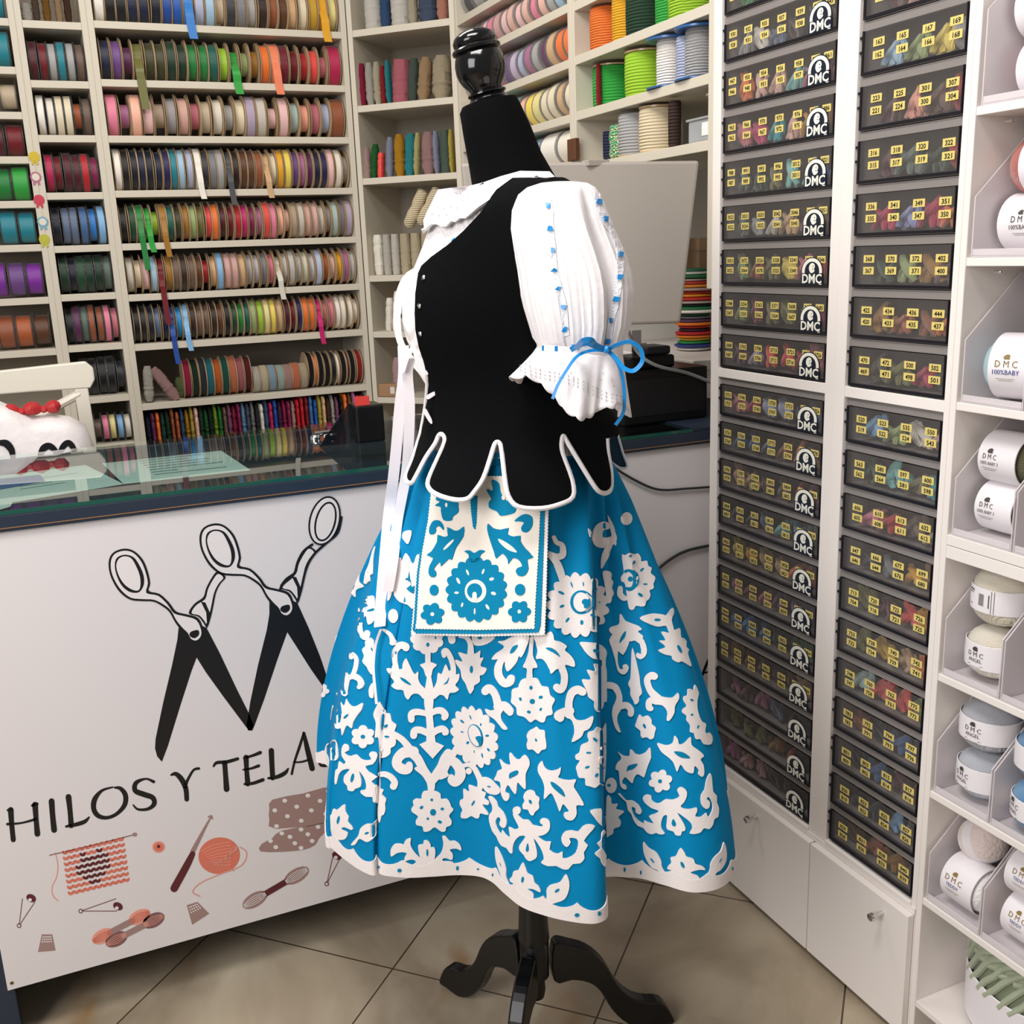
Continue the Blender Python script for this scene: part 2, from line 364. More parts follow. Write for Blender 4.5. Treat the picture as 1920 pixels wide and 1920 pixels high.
def spool(colr, loc, rotz, R, wd, fill, kind, opts, label, group, flange=True, tilt=0):
    t = thing('ribbon_spool', label, 'ribbon spool', loc, (0, tilt, rotz), group)
    fw = .0015
    for sx in (-1, 1):
        if flange: put('flange', ME_FLC if kind == 'clear' else ME_FL, t, loc=(sx*(wd/2-fw/2), 0, R), scl=(fw, R, R))
    rw = wd-2*fw-.0006
    k = 'f' if 'f' in opts else 'c' if 'c' in opts else 'r' if 'r' in opts else 's'
    put('wound_ribbon', ME_RB[k], t, PAL[colr], loc=(0, 0, R), scl=(rw, R*fill, R*fill))
    for o in opts.split('/'):
        if o[:1] == 't':
            L = float(o[1:])/1000; rr = R*fill+.0008; pts = []
            for i in range(5): a = math.radians(70-i*17.5); pts.append((0, -rr*math.cos(a), R+rr*math.sin(a)))
            y1 = -R-.0135
            pts += [(0, min(-rr, y1)-.0005, R*.5), (.001, y1-.001, 0), (.003, y1-.001, -L*.5), (.006, y1-.0015, -L)]
            MB().strip(smoothcurve(pts, 3), (1, 0, 0), rw*.95, .0008).obj('ribbon_tail', M['ribbon'], t, col=PAL[colr])
    return t
def srow(org, u, n, u0, u1, z, R, spec, where, group, kind='card', rot0=None, lean=0, zs=None):
    if zs: R = min([R]+[(q-z-.0235)/2 for q in zs if q > z+.03])
    u = Vector(u); n = Vector(n); its = [i.strip().split(':') for i in spec.split(',')]
    ws_ = [(1.35 if 'w' in (i[2] if len(i) > 2 else '') else .6 if 'n' in (i[2] if len(i) > 2 else '') else 1) for i in its]
    tot = sum(ws_); x = u0
    rz = math.atan2(u.y, u.x)
    for i, it in enumerate(its):
        nm = it[0]; fill = float(it[1]) if len(it) > 1 and it[1] else rnd.uniform(.8, .93); op = it[2] if len(it) > 2 else ''
        w_ = (u1-u0)*ws_[i]/tot; xc = x+w_/2; x += w_
        if nm == 'gap': continue
        a = its[i-1][0] if i else 'post'; b = its[i+1][0] if i+1 < len(its) else 'post'
        desc = ('floral ' if 'f' in op else 'gingham ' if 'c' in op else '')+nm
        desc = ('tailed ' if 't' in op else '')+desc
        lab = uniq('%s ribbon spool between %s and %s, %s' % (desc, a, b, where))
        Rr = R*(rnd.uniform(.95, 1.0)); p = Vector(org)+u*xc+n*(R+.006+rnd.uniform(0, .004))+ZV*(z+.0006)
        if kind == 'clear': fill = min(fill, .97)
        spool(nm, p, rz+math.radians(rnd.uniform(-2, 2)), Rr, w_*.93, fill, kind, op.replace('w', '').replace('n', ''), lab, group, tilt=lean)
AX, AN = (1, 0, 0), (0, 1, 0)
ROWS = [
 'white:1,black:.95,black:.95,navy:.95,navy:.95,midnight:.9,royal:.92,cobalt:.95,blue:1:t42,lilac grey:.97,light blue:.97,beige:.7,charcoal:.95,grey:.95,silver:.8,dark brown:.9,copper:.8,brown:.85,tan:.8,cream:.85,mustard:.9,golden:.85:t34,pale yellow:.8',
 'navy:.85,purple:.85,plum:.6,olive:.8:t86,dark olive:.86,dark olive:.84,forest:.9,forest:.8,green:.8,green:.85,teal green:.9,lime:.75,bright green:.55:t36,sage:.55,ochre:.6,orange:.9,salmon:.96:t34,burgundy:.96,dark red:.7,red:.65,coral:.8,rose:.5,crimson:1:w',
 'pink:1,mauve:.55,peach:.98,pale pink:.8,beige:.55:f,silver:.8:f,blush:.85:f,rose:.6:f,beige:.75,off white:.8,silver:.6,cream:.8,lilac:.97:f,off white:.95:f,pale pink:.5,pale pink:.95,mint:.7:f,peach pink:.65,rose:.75:f,lilac grey:.7,copper:.95:w',
 'white:1,black:.95,midnight:.92,navy:.9,midnight:.9,navy:.88,indigo:.93,teal:.94,light blue:.95,lilac grey:.93,white:.97:t30,charcoal:.9,grey:.97,silver:1,dark grey:.8:t50,dark brown:.9,brown:.93,brown:.92,copper:.95,tan:.8:t30,cream:.8,golden:.97,yellow:.97,purple:.85,mauve:.85,plum:.84,navy:.9,indigo:.93,pale pink:.97,ivory:.98,silver:.7:f',
 'black:.85,dark green:.9,green:.97:t84,bright green:.8:t30,lime:.6,ochre:.98:t46,teal green:.92,dark olive:.8,ochre:.85,sage:.85,olive:.8,coral:.8,orange:.95,maroon:.8,dark red:.8,red:.9,magenta:.85,wine:.8,mauve:.75,coral:.95,pink:.97,peach:.8,blush:.6,beige:.95:f,off white:.95:f,blush:.9:f,pale pink:.9:f,off white:.8:f,silver:.7:f,mint:.95:f,grey:.93:f,lilac:.98:f',
 'off white:.9:f,cream:.7,pale pink:.8,light blue:.93,dark red:.8:t100,ochre:.9,taupe:.92,dark brown:.95,taupe:.9,brown:.85,red:.6,tan:.8,sky blue:1,dusty pink:.95,dusty pink:.97,tan:.9,silver:.8,slate:.75:c,grey:.85,rose:.8,off white:.6:t40,taupe:.8:c,grey green:.97:c,dark green:.8:c,sage:.85:c,slate:.8:c,blue:1:c,rust:.75,orange:.7:c,golden:.8,mauve:.9,charcoal:.85:c',
 'black:.9,black:.9,midnight:.9,slate:.8,navy:.88,royal:.8:t72,cyan:.85,sky blue:.9:t32,dark brown:.9,taupe:.85,taupe:.8,dark brown:.88,brown:.85,black:.9,dark green:.86,green:.85,teal green:.85,sage:.93,lime:.96,pale yellow:.97,yellow:.96,tan:.9,maroon:.9,dark red:.8,indigo:.9,orange:.95,orange:.94,magenta:.8:t40,rose:.75,pink:.85,white:.93,ivory:.95,ivory:.9,white:.7']
WH = 'wide unit, %s shelf'
for i, r in enumerate(ROWS):
    srow(A_ORG, AX, AN, .238, .989, MZ[i], .0665 if i < 4 else .063, r, WH % ORDN[i], 'card ribbon spools on the wide shelving', zs=MZ)
# eighth row: trims, soft rolls and velvet cord
srow(A_ORG, AX, AN, .375, .60, MZ[7], .066, 'crimson:.93:r,forest:.95:r,charcoal:.95:r,teal:.95:r,orange:.9:r,teal green:.95:r,salmon:.95:r,rose:.9:r,burgundy:.9:r', WH % ORDN[7], 'woven braid spools on the eighth shelf')
srow(A_ORG, AX, AN, .60, .79, MZ[7], .046, 'off white:1:r,cream:1:r,light blue:1:r,mint:1:r,dusty pink:1:r,salmon:1:r,natural:1:r', WH % ORDN[7], 'soft wool cord rolls on the eighth shelf')
srow(A_ORG, AX, AN, .79, .985, MZ[7], .062, 'black:.95:r,orange:.9:n,black:.95:r,black:.95:r,black:.93,white:.9:n,black:.95:r,maroon:.9:n,black:.95:r,red:.92:r', WH % ORDN[7], 'velvet cord spools on the eighth shelf')
# narrow unit, glossy rolls with clear flanges
NR = ['tan:.9,mustard:.7,taupe:.8,dark brown:.8,black:.9',
 'maroon:.93,dark red:.9,silver:.9,teal:.95,silver:.9,taupe:.88', 'white:.95,ivory:.9,cream:1,cream:.95,rust:.6,taupe:.9',
 'crimson:.9,dark red:.8,maroon:.93,maroon:.93,red:.97,wine:.8', 'midnight:.9,slate:.9,slate:.95,denim:.95,blue:.8,sky blue:.97',
 'forest:.9,midnight:.85,dark green:.95,forest:.97,forest:.9,grey green:.85', 'black:.92,plum:.93,grey green:.9,copper:.97,copper:.93,pink:1,rose:.8',
 'black:.95,black:.98,black:.95,black:.96,charcoal:.7', 'black:.7,taupe:.6,pink:.8,pale yellow:.8,sky blue:.8,off white:.8']
for i, r in enumerate(NR):
    if i == 0: continue
    srow(A_ORG, AX, AN, .041 if i < 7 else .06, .195, NZ[i], .062 if i < 8 else .05, r, 'narrow unit, %s shelf' % ORDN[i], 'glossy ribbon rolls on the narrow shelving', 'clear', zs=NZ)
# left unit, wide organza rolls
LR = ['teal:.9,teal:.9', 'teal:.92,slate:.9,teal:.95', 'tan:.9,taupe:.9,beige:.7', 'dark red:.9,red:.92,maroon:.95,dark red:.9', 'green:.93,bright green:.95,green:.9,bright green:.95',
      'teal:.93,turquoise:.92,teal:.95,teal:.9', 'violet:.85,violet:.9,purple:.88,violet:.84', 'rust:.85,copper:.9,rust:.86,brown:.8']
for i, r in enumerate(LR):
    k = len(r.split(','))
    srow(A_ORG, AX, AN, .0-.052*k+.0, .0-.004, LZ[i], .058, r, 'outer unit, %s shelf' % ORDN[i], 'organza rolls on the outer shelving', 'clear', zs=LZ)
# right wall bay: pastel rolls with their axis along the wall
BU, BN = (0, -1, 0), (1, 0, 0); B_ORG = (XB, yb0, 0)
WB = yb0-yb1
BR = ['charcoal:.8,silver:.9,grey:.8,off white:.9,charcoal:.9,silver:.8', 'dusty pink:.8,rose:.9,mauve:.85,pale pink:.9,pink:.92,dusty pink:.95,pale pink:.93,blush:.95,pale pink:.9,blush:.9,pink:.88,blush:.9,silver:.9,light blue:.93,grey green:.9',
      'pale pink:.9,rose:.9,dusty pink:.92,mauve:.9,magenta:.9,mauve:.95,purple:.9,lilac:.93,lilac grey:.9,mauve:.9,silver:.92,plum:.85,tan:.95,orange:.9,orange:.95', 'mauve:.8,pink:.8,off white:.9,silver:.85,off white:.9,white:.9,aqua:.9,aqua:.93,peach:.9,yellow:.95,pale yellow:.97,cream:.96,cream:.95,tan:.9,cream:.93',
      'silver:.9,grey green:.9,aqua:.9,teal:.9,silver:.85,aqua:.8,light blue:.9,white:.97:w,ivory:.95:w']
BHZ = [B1Z[0], B1Z[1], B1Z[2], B1Z[3]]
for i, r in enumerate(BR[1:]):
    srow(B_ORG, BU, BN, .03, WB-.008, BHZ[i+1] if i < 3 else B1Z[4], .0515, r, 'side wall, %s shelf' % ORDN[i], 'pastel ribbon rolls behind the mannequin head', 'clear', zs=B1Z)
srow(B_ORG, BU, BN, .04, WB-.3, BHZ[0], .0515, BR[0], 'side wall, topmost shelf', 'pastel ribbon rolls behind the mannequin head', 'clear', zs=B1Z)
# hanks, cards and bundles of trim ------------------------------------------------
def hank_mesh(name, m, seed, rough=.1, ends=.6):
    r = random.Random(seed); rs = []
    n = 14; K = 16
    for k in range(K+1):
        z = k/K; s = 1-(1-ends)*abs(2*z-1)**5; ring = []
        wob = 1+r.uniform(-rough, rough)
        for i in range(n):
            a = 2*PI*i/n; c, sn = math.cos(a), math.sin(a)
            rad = (abs(c)**3.2+abs(sn)**3.2)**(-1/3.2)*(1+r.uniform(-rough, rough)*.5)
            ring.append((c*rad*.5*s*wob, sn*rad*.5*s*wob, z))
        rs.append(ring)
    return MB().rings(rs).mesh(name, [M[m]], True)
HK = [hank_mesh('hank', 'tuft', i, .1) for i in range(3)]+[hank_mesh('hank', 'rope', 5, .04, .9)]+[hank_mesh('hank_flat', 'flat', 7, .05, .85)]
def hank(name, label, cat, group, loc, sz, colr, k=0, rz=0, lean=0):
    o = put(name, HK[k], None, PAL.get(colr, colr), loc, (0, lean, rz), sz); return tag(o, label, cat, group)
R8 = 'navy,plum,orange,teal green,dark green,copper,rust,denim,golden,yellow,blush,dark green,green,forest,lime,bright green,taupe,mauve,crimson,wine,sky blue,slate,silver,charcoal,off white,denim,crimson,royal,plum,magenta,wine,blush,red,red,dark red,denim,cobalt,yellow,tan,brown,off white,mauve,black,orange,ochre,mauve,rose,coral'.split(',')
for i, c in enumerate(R8):
    w_ = .745/len(R8); x = .24+w_*(i+.5)
    a = R8[i-1] if i else 'the post'; b = R8[i+1] if i+1 < len(R8) else 'the post'
    hank('trim_hank', uniq('%s trim card between %s and %s, shelf above the counter' % (c, a, b)), 'trim card', 'trim cards on the shelf above the counter', (x, YA+.055, MZ[8]+.0005), (w_*1.02*rnd.uniform(.8, 1.0), .09, .125*rnd.uniform(.86, 1)), c, rnd.choice((0, 1, 4)))
# lace bundles on the eighth row
for px, w_, h, c, ln, lb in ((278, .032, .125, 'off white', .05, 'white shell lace bundle standing at the post end of the eighth shelf'), (312, .036, .135, 'dusty pink', -.55, 'dusty pink lace bundle leaning over on the eighth shelf'), (342, .03, .07, 'sage', 0, 'small green trim roll behind the pink lace bundle')):
    p = onY(px, 742, YA); hank('lace_bundle', lb, 'lace', None, (p.x+(.035 if ln < -.3 else .004), YA+(.03 if c != 'sage' else .09), MZ[7]+.004), (w_, .04, h*.92), c, 0, 0, ln)
# first cell of the narrow unit: dried-look trims and a yellow pack
for px, w_, h, c, lb in ((44, .03, .05, 'off white', 'pale pack with a yellow motif in the top cell of the narrow unit'), (62, .02, .07, 'taupe', 'taupe tassel bundle in the top cell of the narrow unit'), (82, .022, .08, 'ochre', 'ochre tassel bundle hanging over in the top cell'), (105, .02, .08, 'tan', 'tan tassel bundle in the top cell of the narrow unit'), (122, .02, .09, 'brown', 'brown tassel bundle by the dark end of the top cell')):
    p = onY(px, 38, YA); hank('tassel_bundle', lb, 'trim', 'tassel bundles in the top cell', (p.x+.012, YA+.03, NZ[0]+.001), (w_, .03, h), c, 1)
# corner unit hanks: (x0,x1,y top at px, colour, kind, lean)
CC = {0: [(682, 712, -60, 'white', 3, 0), (713, 730, -50, 'denim', 0, 0), (731, 764, -60, 'white', 3, 0), (765, 781, -50, 'cream', 0, 0), (782, 816, -50, 'slate', 0, 0), (818, 838, -50, 'peach pink', 0, 0)],
 1: [(672, 683, 92, 'crimson', 1, 0), (684, 698, 110, 'off white', 0, 0), (699, 712, 100, 'cream', 0, 0), (713, 722, 120, 'red', 0, 0), (723, 731, 105, 'turquoise', 0, 0), (732, 762, 92, 'rose', 3, .08), (763, 780, 92, 'grey green', 0, .1), (781, 803, 85, 'tan', 0, .14), (806, 838, 60, 'natural', 0, .06)],
 2: [(676, 688, 275, 'pale pink', 0, 0), (691, 703, 268, 'green', 0, .12), (704, 714, 285, 'coral', 4, .1), (720, 732, 255, 'lilac grey', 0, .08), (734, 752, 240, 'golden', 0, .03), (754, 772, 235, 'turquoise', 0, .08), (773, 783, 232, 'pale yellow', 0, .1), (785, 808, 233, 'dusty pink', 0, .03), (809, 819, 240, 'lilac grey', 0, 0), (821, 838, 228, 'grey green', 3, 0), (839, 847, 228, 'yellow', 0, 0)],
 3: [(690, 706, 425, 'off white', 4, 0), (708, 722, 432, 'off white', 3, 0), (724, 738, 432, 'ivory', 3, 0), (740, 758, 432, 'natural', 3, 0), (760, 778, 432, 'natural', 3, 0), (780, 798, 430, 'natural', 3, 0)],
 4: [(712, 724, 560, 'off white', 4, .1), (726, 738, 545, 'white', 4, .12), (740, 756, 560, 'ivory', 3, .1)],
 5: [(722, 742, 668, 'pale pink', 0, 0)]}
for ci, its in CC.items():
    for j, (x0, x1, yt, c, k, ln) in enumerate(its):
        bz = CZ[ci]; a = onC(x0, 200+ci*90); b = onC(x1, 200+ci*90); mid = (a+b)/2; w_ = (b-a).dot(CU)
        # height from the top pixel, at the face of the unit
        zt = onC((x0+x1)/2, yt).z; h = max(.04, min(zt-bz, .135 if ci else .12))
        hank('trim_bundle', uniq('%s trim bundle, number %s in the row, %s compartment of the corner unit' % (c, ['one', 'two', 'three', 'four', 'five', 'six', 'seven', 'eight', 'nine', 'ten', 'eleven'][j], ORDN[ci])), 'trim bundle', 'trim bundles in the corner shelving', mid+CN*(.03+w_/2)+ZV*(bz+.001-mid.z)-CU*(ln*h*.5), (w_*.97, max(w_, .03), h), c, k, -PI/4, ln)
# two loose rolls lying on top of the natural ones
for (x0, y0, x1, y1), lb in (((752, 425, 775, 372), 'tilted natural cotton roll on top of the upright rolls'), ((776, 420, 800, 372), 'second tilted natural roll leaning at the collar side')):
    a = onC(x0, y0)+CN*.05; b = onC(x1, y1)+CN*.05
    tag(MB().lathe([(.012, 0), (.02, .01), (.021, .05), (.017, .07), (.021, .09), (.019, .13), (.01, .135)], 18, a, b-a).obj('cotton_roll', M['rope'], smooth=True, col=PAL['natural']), lb, 'cotton roll')
# kraft tag box
a = onC(708, 738); b = onC(742, 738); t = thing('kraft_box', 'small kraft box with a printed sticker on the corner unit beside the white placket', 'box', (a+b)/2+CN*.03+ZV*(CZ[5]+.0005-a.z), (0, 0, -PI/4))
ww = (b-a).length; MB().box((-ww/2, -.025, 0), (ww/2, .025, .045)).obj('box_body', mat('kraft_brown', 'a17c5b', .8), t, bev=.004)
MB().box((ww*.18, -.0262, .012), (ww*.42, -.0252, .036)).obj('sticker', mat('sticker_white', 'd9d5cf', .5), t)
# big spools and cones on the right wall
def vcyl(name, label, cat, p, r, h, colr, m='rope', n=26, group=None, flange=None, bulge=.02):
    t = thing(name, label, cat, p, group=group)
    MB().lathe([(r*.94, .003), (r, .008), (r*(1+bulge), h*.5), (r, h-.008), (r*.94, h-.003)], n).obj('wound_cord', M[m], t, True, PAL.get(colr, colr))
    if flange:
        fr, fc, mode = flange
        if 't' in mode: MB().lathe([(fr, 0), (fr, .004)], n, (0, 0, h-.003)).obj('flange', M['gloss'], t, True, fc)
        if 'b' in mode: MB().lathe([(fr, 0), (fr, .003)], n).obj('flange', M['gloss'], t, True, fc)
    return t
def onboard(x0, x1, bz, r_extra=.012):
    ya = onX(x0, 150, XB).y; yb = onX(x1, 150, XB).y; r = (ya-yb)/2
    # the item stands back from the face by its radius; keep the apparent centre
    d = ray((x0+x1)/2, 150); X = XB+r+r_extra; y = d.y*X/d.x; sc = X/XB
    return Vector((X, y, bz+.001)), r*sc*.93
G2 = 'cord spools on the side wall'
for x0, x1, bi, h, c, m, lb, fl in (
 (1124, 1160, 1, .1, 'orange', 'tuft', 'bright orange cord cone on the upper shelf of the side wall', None), (1161, 1190, 1, .1, 'golden', 'tuft', 'yellow cord cone next to the orange one', None),
 (1192, 1236, 1, .1, 'forest', 'rope', 'dark green velvet cord spool on the upper shelf', None), (1240, 1270, 1, .1, 'bright green', 'tuft', 'emerald pompom trim roll between dark green and lime', None), (1276, 1328, 1, .1, 'lime', 'tuft', 'lime fringe roll at the cabinet end of the upper shelf', None),
 (1124, 1177, 2, .1, 'bright green', 'rope', 'fat bright green cord spool on the middle shelf', (.034, 'b79a72', 'tb')), (1190, 1236, 2, .1, 'lime', 'rope', 'fat lime cord spool next to the green one', (.03, 'b79a72', 'tb')),
 (1242, 1272, 2, .102, 'white', 'tuft', 'white pompom trim on a blue topped reel', (.036, '2f5f9a', 'tb')), (1276, 1300, 2, .095, 'lilac grey', 'tuft', 'pale lilac trim roll behind the blue topped reel', None), (1301, 1334, 2, .103, 'silver', 'tuft', 'grey melange trim on a blue topped reel at the cabinet end', (.036, '2f5f9a', 'tb')),
 (1135, 1149, 3, .07, 'navy', 'rope', 'thin navy cord roll on the lowest shelf', None), (1174, 1212, 3, .1, 'silver', 'rope', 'greige flat cord spool on the lowest shelf', (.03, 'b79a72', 'b')), (1214, 1257, 3, .1, 'natural', 'rope', 'cream cord spool next to the greige one', (.032, 'b79a72', 'tb')), (1258, 1272, 3, .1, 'dark brown', 'rope', 'dark brown cord roll behind the plastic box', None)):
    p, r = onboard(x0, x1, B2Z[bi]); fr = None
    r = min(r, .052)
    if x1 > 1325: p.y += .012
    if fl: fr = (r*(1.02 if 'b79' in fl[1] else 1.75), fl[1], fl[2])
    vcyl('cord_spool', lb, 'cord spool', p, r, h, c, m, group=G2, flange=fr)
p, r = onboard(1118, 1126, B2Z[2]); hank('trim_strip', 'red trim strip beside the fat green spool', 'trim', None, p, (.012, .012, .1), 'red', 0)
p, r = onboard(1084, 1108, B2Z[2]); hank('folded_ribbon', 'pale pink folded ribbon lying at the post end of the middle shelf', 'ribbon', None, p, (.05, .05, .012), 'pale pink', 0)
# zigzag braid stack
def zigmat():
    m = mat('zigzag_braid', 'f0e8d2', .8); nt = m.node_tree; b = nt.nodes['Principled BSDF']; tc = nt.nodes.new('ShaderNodeTexCoord')
    w_ = nt.nodes.new('ShaderNodeTexWave'); w_.bands_direction = 'Z'; w_.inputs['Scale'].default_value = 26; w_.inputs['Distortion'].default_value = 5; w_.inputs['Detail Scale'].default_value = 4
    cr = nt.nodes.new('ShaderNodeValToRGB'); cr.color_ramp.interpolation = 'CONSTANT'; e = cr.color_ramp.elements; e[0].color = lin('2b8a58'); e[1].position = .4; e[1].color = lin('efe6cf'); x = e.new(.62); x.color = lin('dcae4a'); x = e.new(.8); x.color = lin('1d6e56')
    nt.links.new(tc.outputs['Object'], w_.inputs['Vector']); nt.links.new(w_.outputs['Fac'], cr.inputs[0]); nt.links.new(cr.outputs[0], b.inputs['Base Color']); return m
M['zig'] = zigmat()
p, r = onboard(1151, 1172, B2Z[3]); tag(MB().lathe([(r*.9, 0), (r*1.1, .01), (r, .03), (r*1.1, .05), (r*.95, .078)], 20, p).obj('zigzag_braid_roll', M['zig'], smooth=True), 'green, cream and yellow zigzag braid roll on the lowest shelf', 'braid roll')
# plastic box and flanged yellow spool
pb = onX(1275, 262, XB); pe = onX(1320, 250, XB)
t = thing('plastic_box', 'clear plastic storage box with a white label beside the cream spool', 'box', (XB+.07, (pb.y+pe.y)/2, B2Z[3]+.001)); hw = (pb.y-pe.y)/2
M['tub'] = mat('frosted_plastic', 'c3c6c8', .25, alpha=.55)
MB().prism([(-.05, -hw), (.05, -hw), (.05, hw), (-.05, hw)], 0, .045, lambda q: q).obj('box_body', M['tub'], t, bev=.004)
MB().box((-.054, -hw-.004, .045), (.054, hw+.004, .05)).obj('lid', M['tub'], t, bev=.002)
MB().box((-.0515, -hw+.002, .012), (-.0503, -hw*.2, .038)).obj('label', mat('paper', 'e3e2de', .6), t)
for i, c in enumerate(('grey', 'silver', 'lilac grey', 'white')): tag(put('small_haberdashery_pack', HK[0], None, PAL[c], (XB+.05, pb.y-.012-i*.016, B2Z[3]+.004), None, (.014, .014, .03)), 'small %s pack inside the clear plastic box' % c, 'pack', 'packs in the plastic box')
vcyl('trim_reel', 'yellow trim on a clear flanged reel lying above the plastic box', 'trim reel', Vector((XB+.075, pe.y+.035, B2Z[3]+.052)), .012, .045, 'yellow', 'tuft', flange=(.04, 'cfc9b8', 't'))
# brown wooden end block on the post
a = onX(1064, 262, XB-.012); b = onX(1080, 300, XB-.012)
tag(MB().box((XB-.014, b.y, b.z), (XB-.001, a.y, a.z)).obj('wooden_block', mat('dark_wood', '5d3a25', .5, bump=('noise', 60, .3)), bev=.002), 'small dark wood block on the white post above the monitor', 'wooden block')
# rosette stickers on the post of the narrow unit
for i, (x, y, c) in enumerate(((64, 294, 'c9b02c'), (67, 332, 'b06b86'), (73, 375, 'c03a4c'), (80, 416, '6fa3b8'), (83, 449, 'b5b13a'))):
    p = onY(x, y, YA-.0012); t = thing('rosette_sticker', '%s rosette sticker, %s of the five on the post' % (['yellow', 'mauve pink', 'red', 'light blue', 'olive yellow'][i], ['topmost', 'second', 'third', 'fourth', 'lowest'][i]), 'sticker', p, group='rosette stickers on the post')
    fl = lambda q: Vector((q.x, -q.z, q.y))
    MB().prism([(math.cos(a*PI/12)*(.0145 if a % 2 else .0165), math.sin(a*PI/12)*(.0145 if a % 2 else .0165)) for a in range(24)], 0, .0008, fl).obj('rosette', M['flat'], t, col=c)
    MB().prism(ellipse(0, 0, .0105, .0105), .0008, .0014, fl).obj('centre', M['flat'], t, col='d9d2c0' if i % 2 else c)
    MB().prism([(-.009, -.012), (-.002, -.014), (-.004, -.025), (-.0065, -.021), (-.010, -.024)], 0, .0007, fl).prism([(.009, -.012), (.002, -.014), (.004, -.025), (.0065, -.021), (.010, -.024)], 0, .0007, fl).obj('ribbon_ends', M['flat'], t, col=c)
# ================================================================ thread drawers
M['smoke'] = mat('smoked_grey_plastic', '87817e', .3, alpha=1, spec=.5)
M['window'] = mat('smoked_window', '8d8885', .13, alpha=.13, spec=.6)
M['inner'] = mat('dark_inner_plastic', '47403c', .5)
M['edge'] = mat('dark_edge', '15141c', .35)
M['tagy'] = mat('yellow_tag', 'd8c574', .5); M['ink'] = mat('black_ink', '141414', .5)
M['cream'] = mat('badge_cream', 'ecebdd', .4); M['navyink'] = mat('badge_navy', '141b2c', .4)
M['floss'] = mat('cotton_floss', rough=.55, oc=True, bump=('wave', 160, .5, 'X', 2), sheen=.3)
def bundle_mesh(seed):
    r = random.Random(seed); mb = MB()
    for i in range(6):
        x = r.uniform(-.011, .011); y = r.uniform(-.006, .006); z0 = .006+r.uniform(0, .006); h = r.uniform(.024, .044); a = r.uniform(-.9, .9); rr = r.uniform(.0042, .0062)
        pts = []
        for k in range(7):
            t = k/6; pts.append((x+math.sin(a)*h*(t-.5)*.9+.006*math.sin(3.1*t+i), y+.003*math.cos(4*t+i), z0+h*t))
        mb.tube(smoothcurve(pts, 2), [rr*(.7+.5*math.sin(PI*min(1, max(0, j/12)))) for j in range(13)], 7)
    return mb.mesh('floss_bundle', [M['floss']], True)
ME_B = [bundle_mesh(s) for s in range(4)]
ME_BS = [None]
def logo_mesh():
    """arched cream badge with a head and the letters, 1 wide, in x/z facing -y"""
    mb = MB(); f = lambda q: Vector((q.x, -q.z, q.y))
    arc = lambda R, cx, cy, a0, a1, n=24: [(cx+R*math.cos(a0+(a1-a0)*i/n), cy+R*math.sin(a0+(a1-a0)*i/n)) for i in range(n+1)]
    mb.mats(1).prism([(.54, -.1)]+arc(.53, 0, .42, 0, PI)+[(-.54, -.1)], 0, .010, f)
    mb.mats(0).prism([(.49, .0)]+arc(.49, 0, .42, 0, PI)+[(-.49, .0), (-.36, .0)]+arc(.36, 0, .42, PI, 0)+[(.36, 0)], .010, .018, f)
    # head with mane
    hd = smoothcurve([(-.10, .40), (-.15, .52), (-.11, .66), (.0, .73), (.10, .69), (.14, .58), (.10, .50), (.13, .43), (.05, .36), (-.03, .34)], 3, True)
    mb.prism([(p[0], p[1]) for p in [(q.x, q.y) for q in [Vector((a[0], a[1], 0)) for a in hd]]], .010, .018, f)
    mb.mats(1).prism(ellipse(.05, .6, .025, .02), .018, .022, f).prism([(.0, .50), (.08, .47), (.09, .485), (.01, .52)], .018, .022, f)
    mb.mats(1).prism([(-.52, -.06), (.52, -.06), (.50, .345), (-.50, .345)], .0185, .0215, f).mats(0)
    text_on(mb, 'DMC', lambda x, y: f(Vector((x, y, .026))), .36, 0, .15, wd=.98, bold=True)
    mb.prism([(-.49, -.05), (-.37, -.05), (-.37, .02), (-.49, .02)], .01, .018, f).prism([(.37, -.09), (.49, -.09), (.49, .02), (.37, .02)], .01, .018, f)
    return mb.mesh('brand_badge', [M['cream'], M['navyink']])
ME_LOGO = logo_mesh()
def tagmesh(num, wd, h):
    mb = MB(); f = lambda q: Vector((q.x, -q.z, q.y))
    mb.box((-wd/2, -.0006, -h/2), (wd/2, 0, h/2)); mb.mats(1)
    text_on(mb, num, lambda x, y: Vector((x, -.0008, y)), h*.62, 0, 0, wd=min(wd*.82, h*.42*len(num)), bold=True)
    return mb.mesh('number_tag', [M['tagy'], M['ink']])
LN = '''930 932 935 937 939 943 945/928 931 934 936 938|947 950 954 956 958 959 961/946 948 951 955 957|963 966 970 973 976 977 986/962 964 967 972 975|988 991 993 996 3012 3013 3021/987 989 992 995 3011|3023 3031 3033 3042 3046 3047 3051/3022 3024 3032 3041 3045|3053 3072 3326 3328 3341 3345 3346/3052 3064 3078 3325 3340|3348 3354 3363 3371 3608 3609 3685/3347 3350 3362 3364 3607|3688 3703 3708 3713 3721 3722 3726/3687 3689 3706 3712 3716|3731 3740 3746 3750 3753 3755 3756/3727 3733 3743 3747 3752|3761 3766 3770 3773 3776 3777 3778/3760 3765 3768 3771 3774|3781 3787 3799 3803 3804 3805 3806/3779 3782 3790 3801 3802|3808 3810 3812 3814 3816 3817 3818/3807 3809 3811 3813 3815|3820 3822 3824 3826 3828 3829 3830/3819 3821 3823 3825 3827|3832 3834 3836 3838 3840 3841 3842/3831 3833 3835 3837 3839|3844 3846 3848 3850 3852 3853 3854/3843 3845 3847 3849 3851|3856 3858 3860 3862 3864 3865 3866/3855 3857 3859 3861 3863||||'''.split('|')[:19]
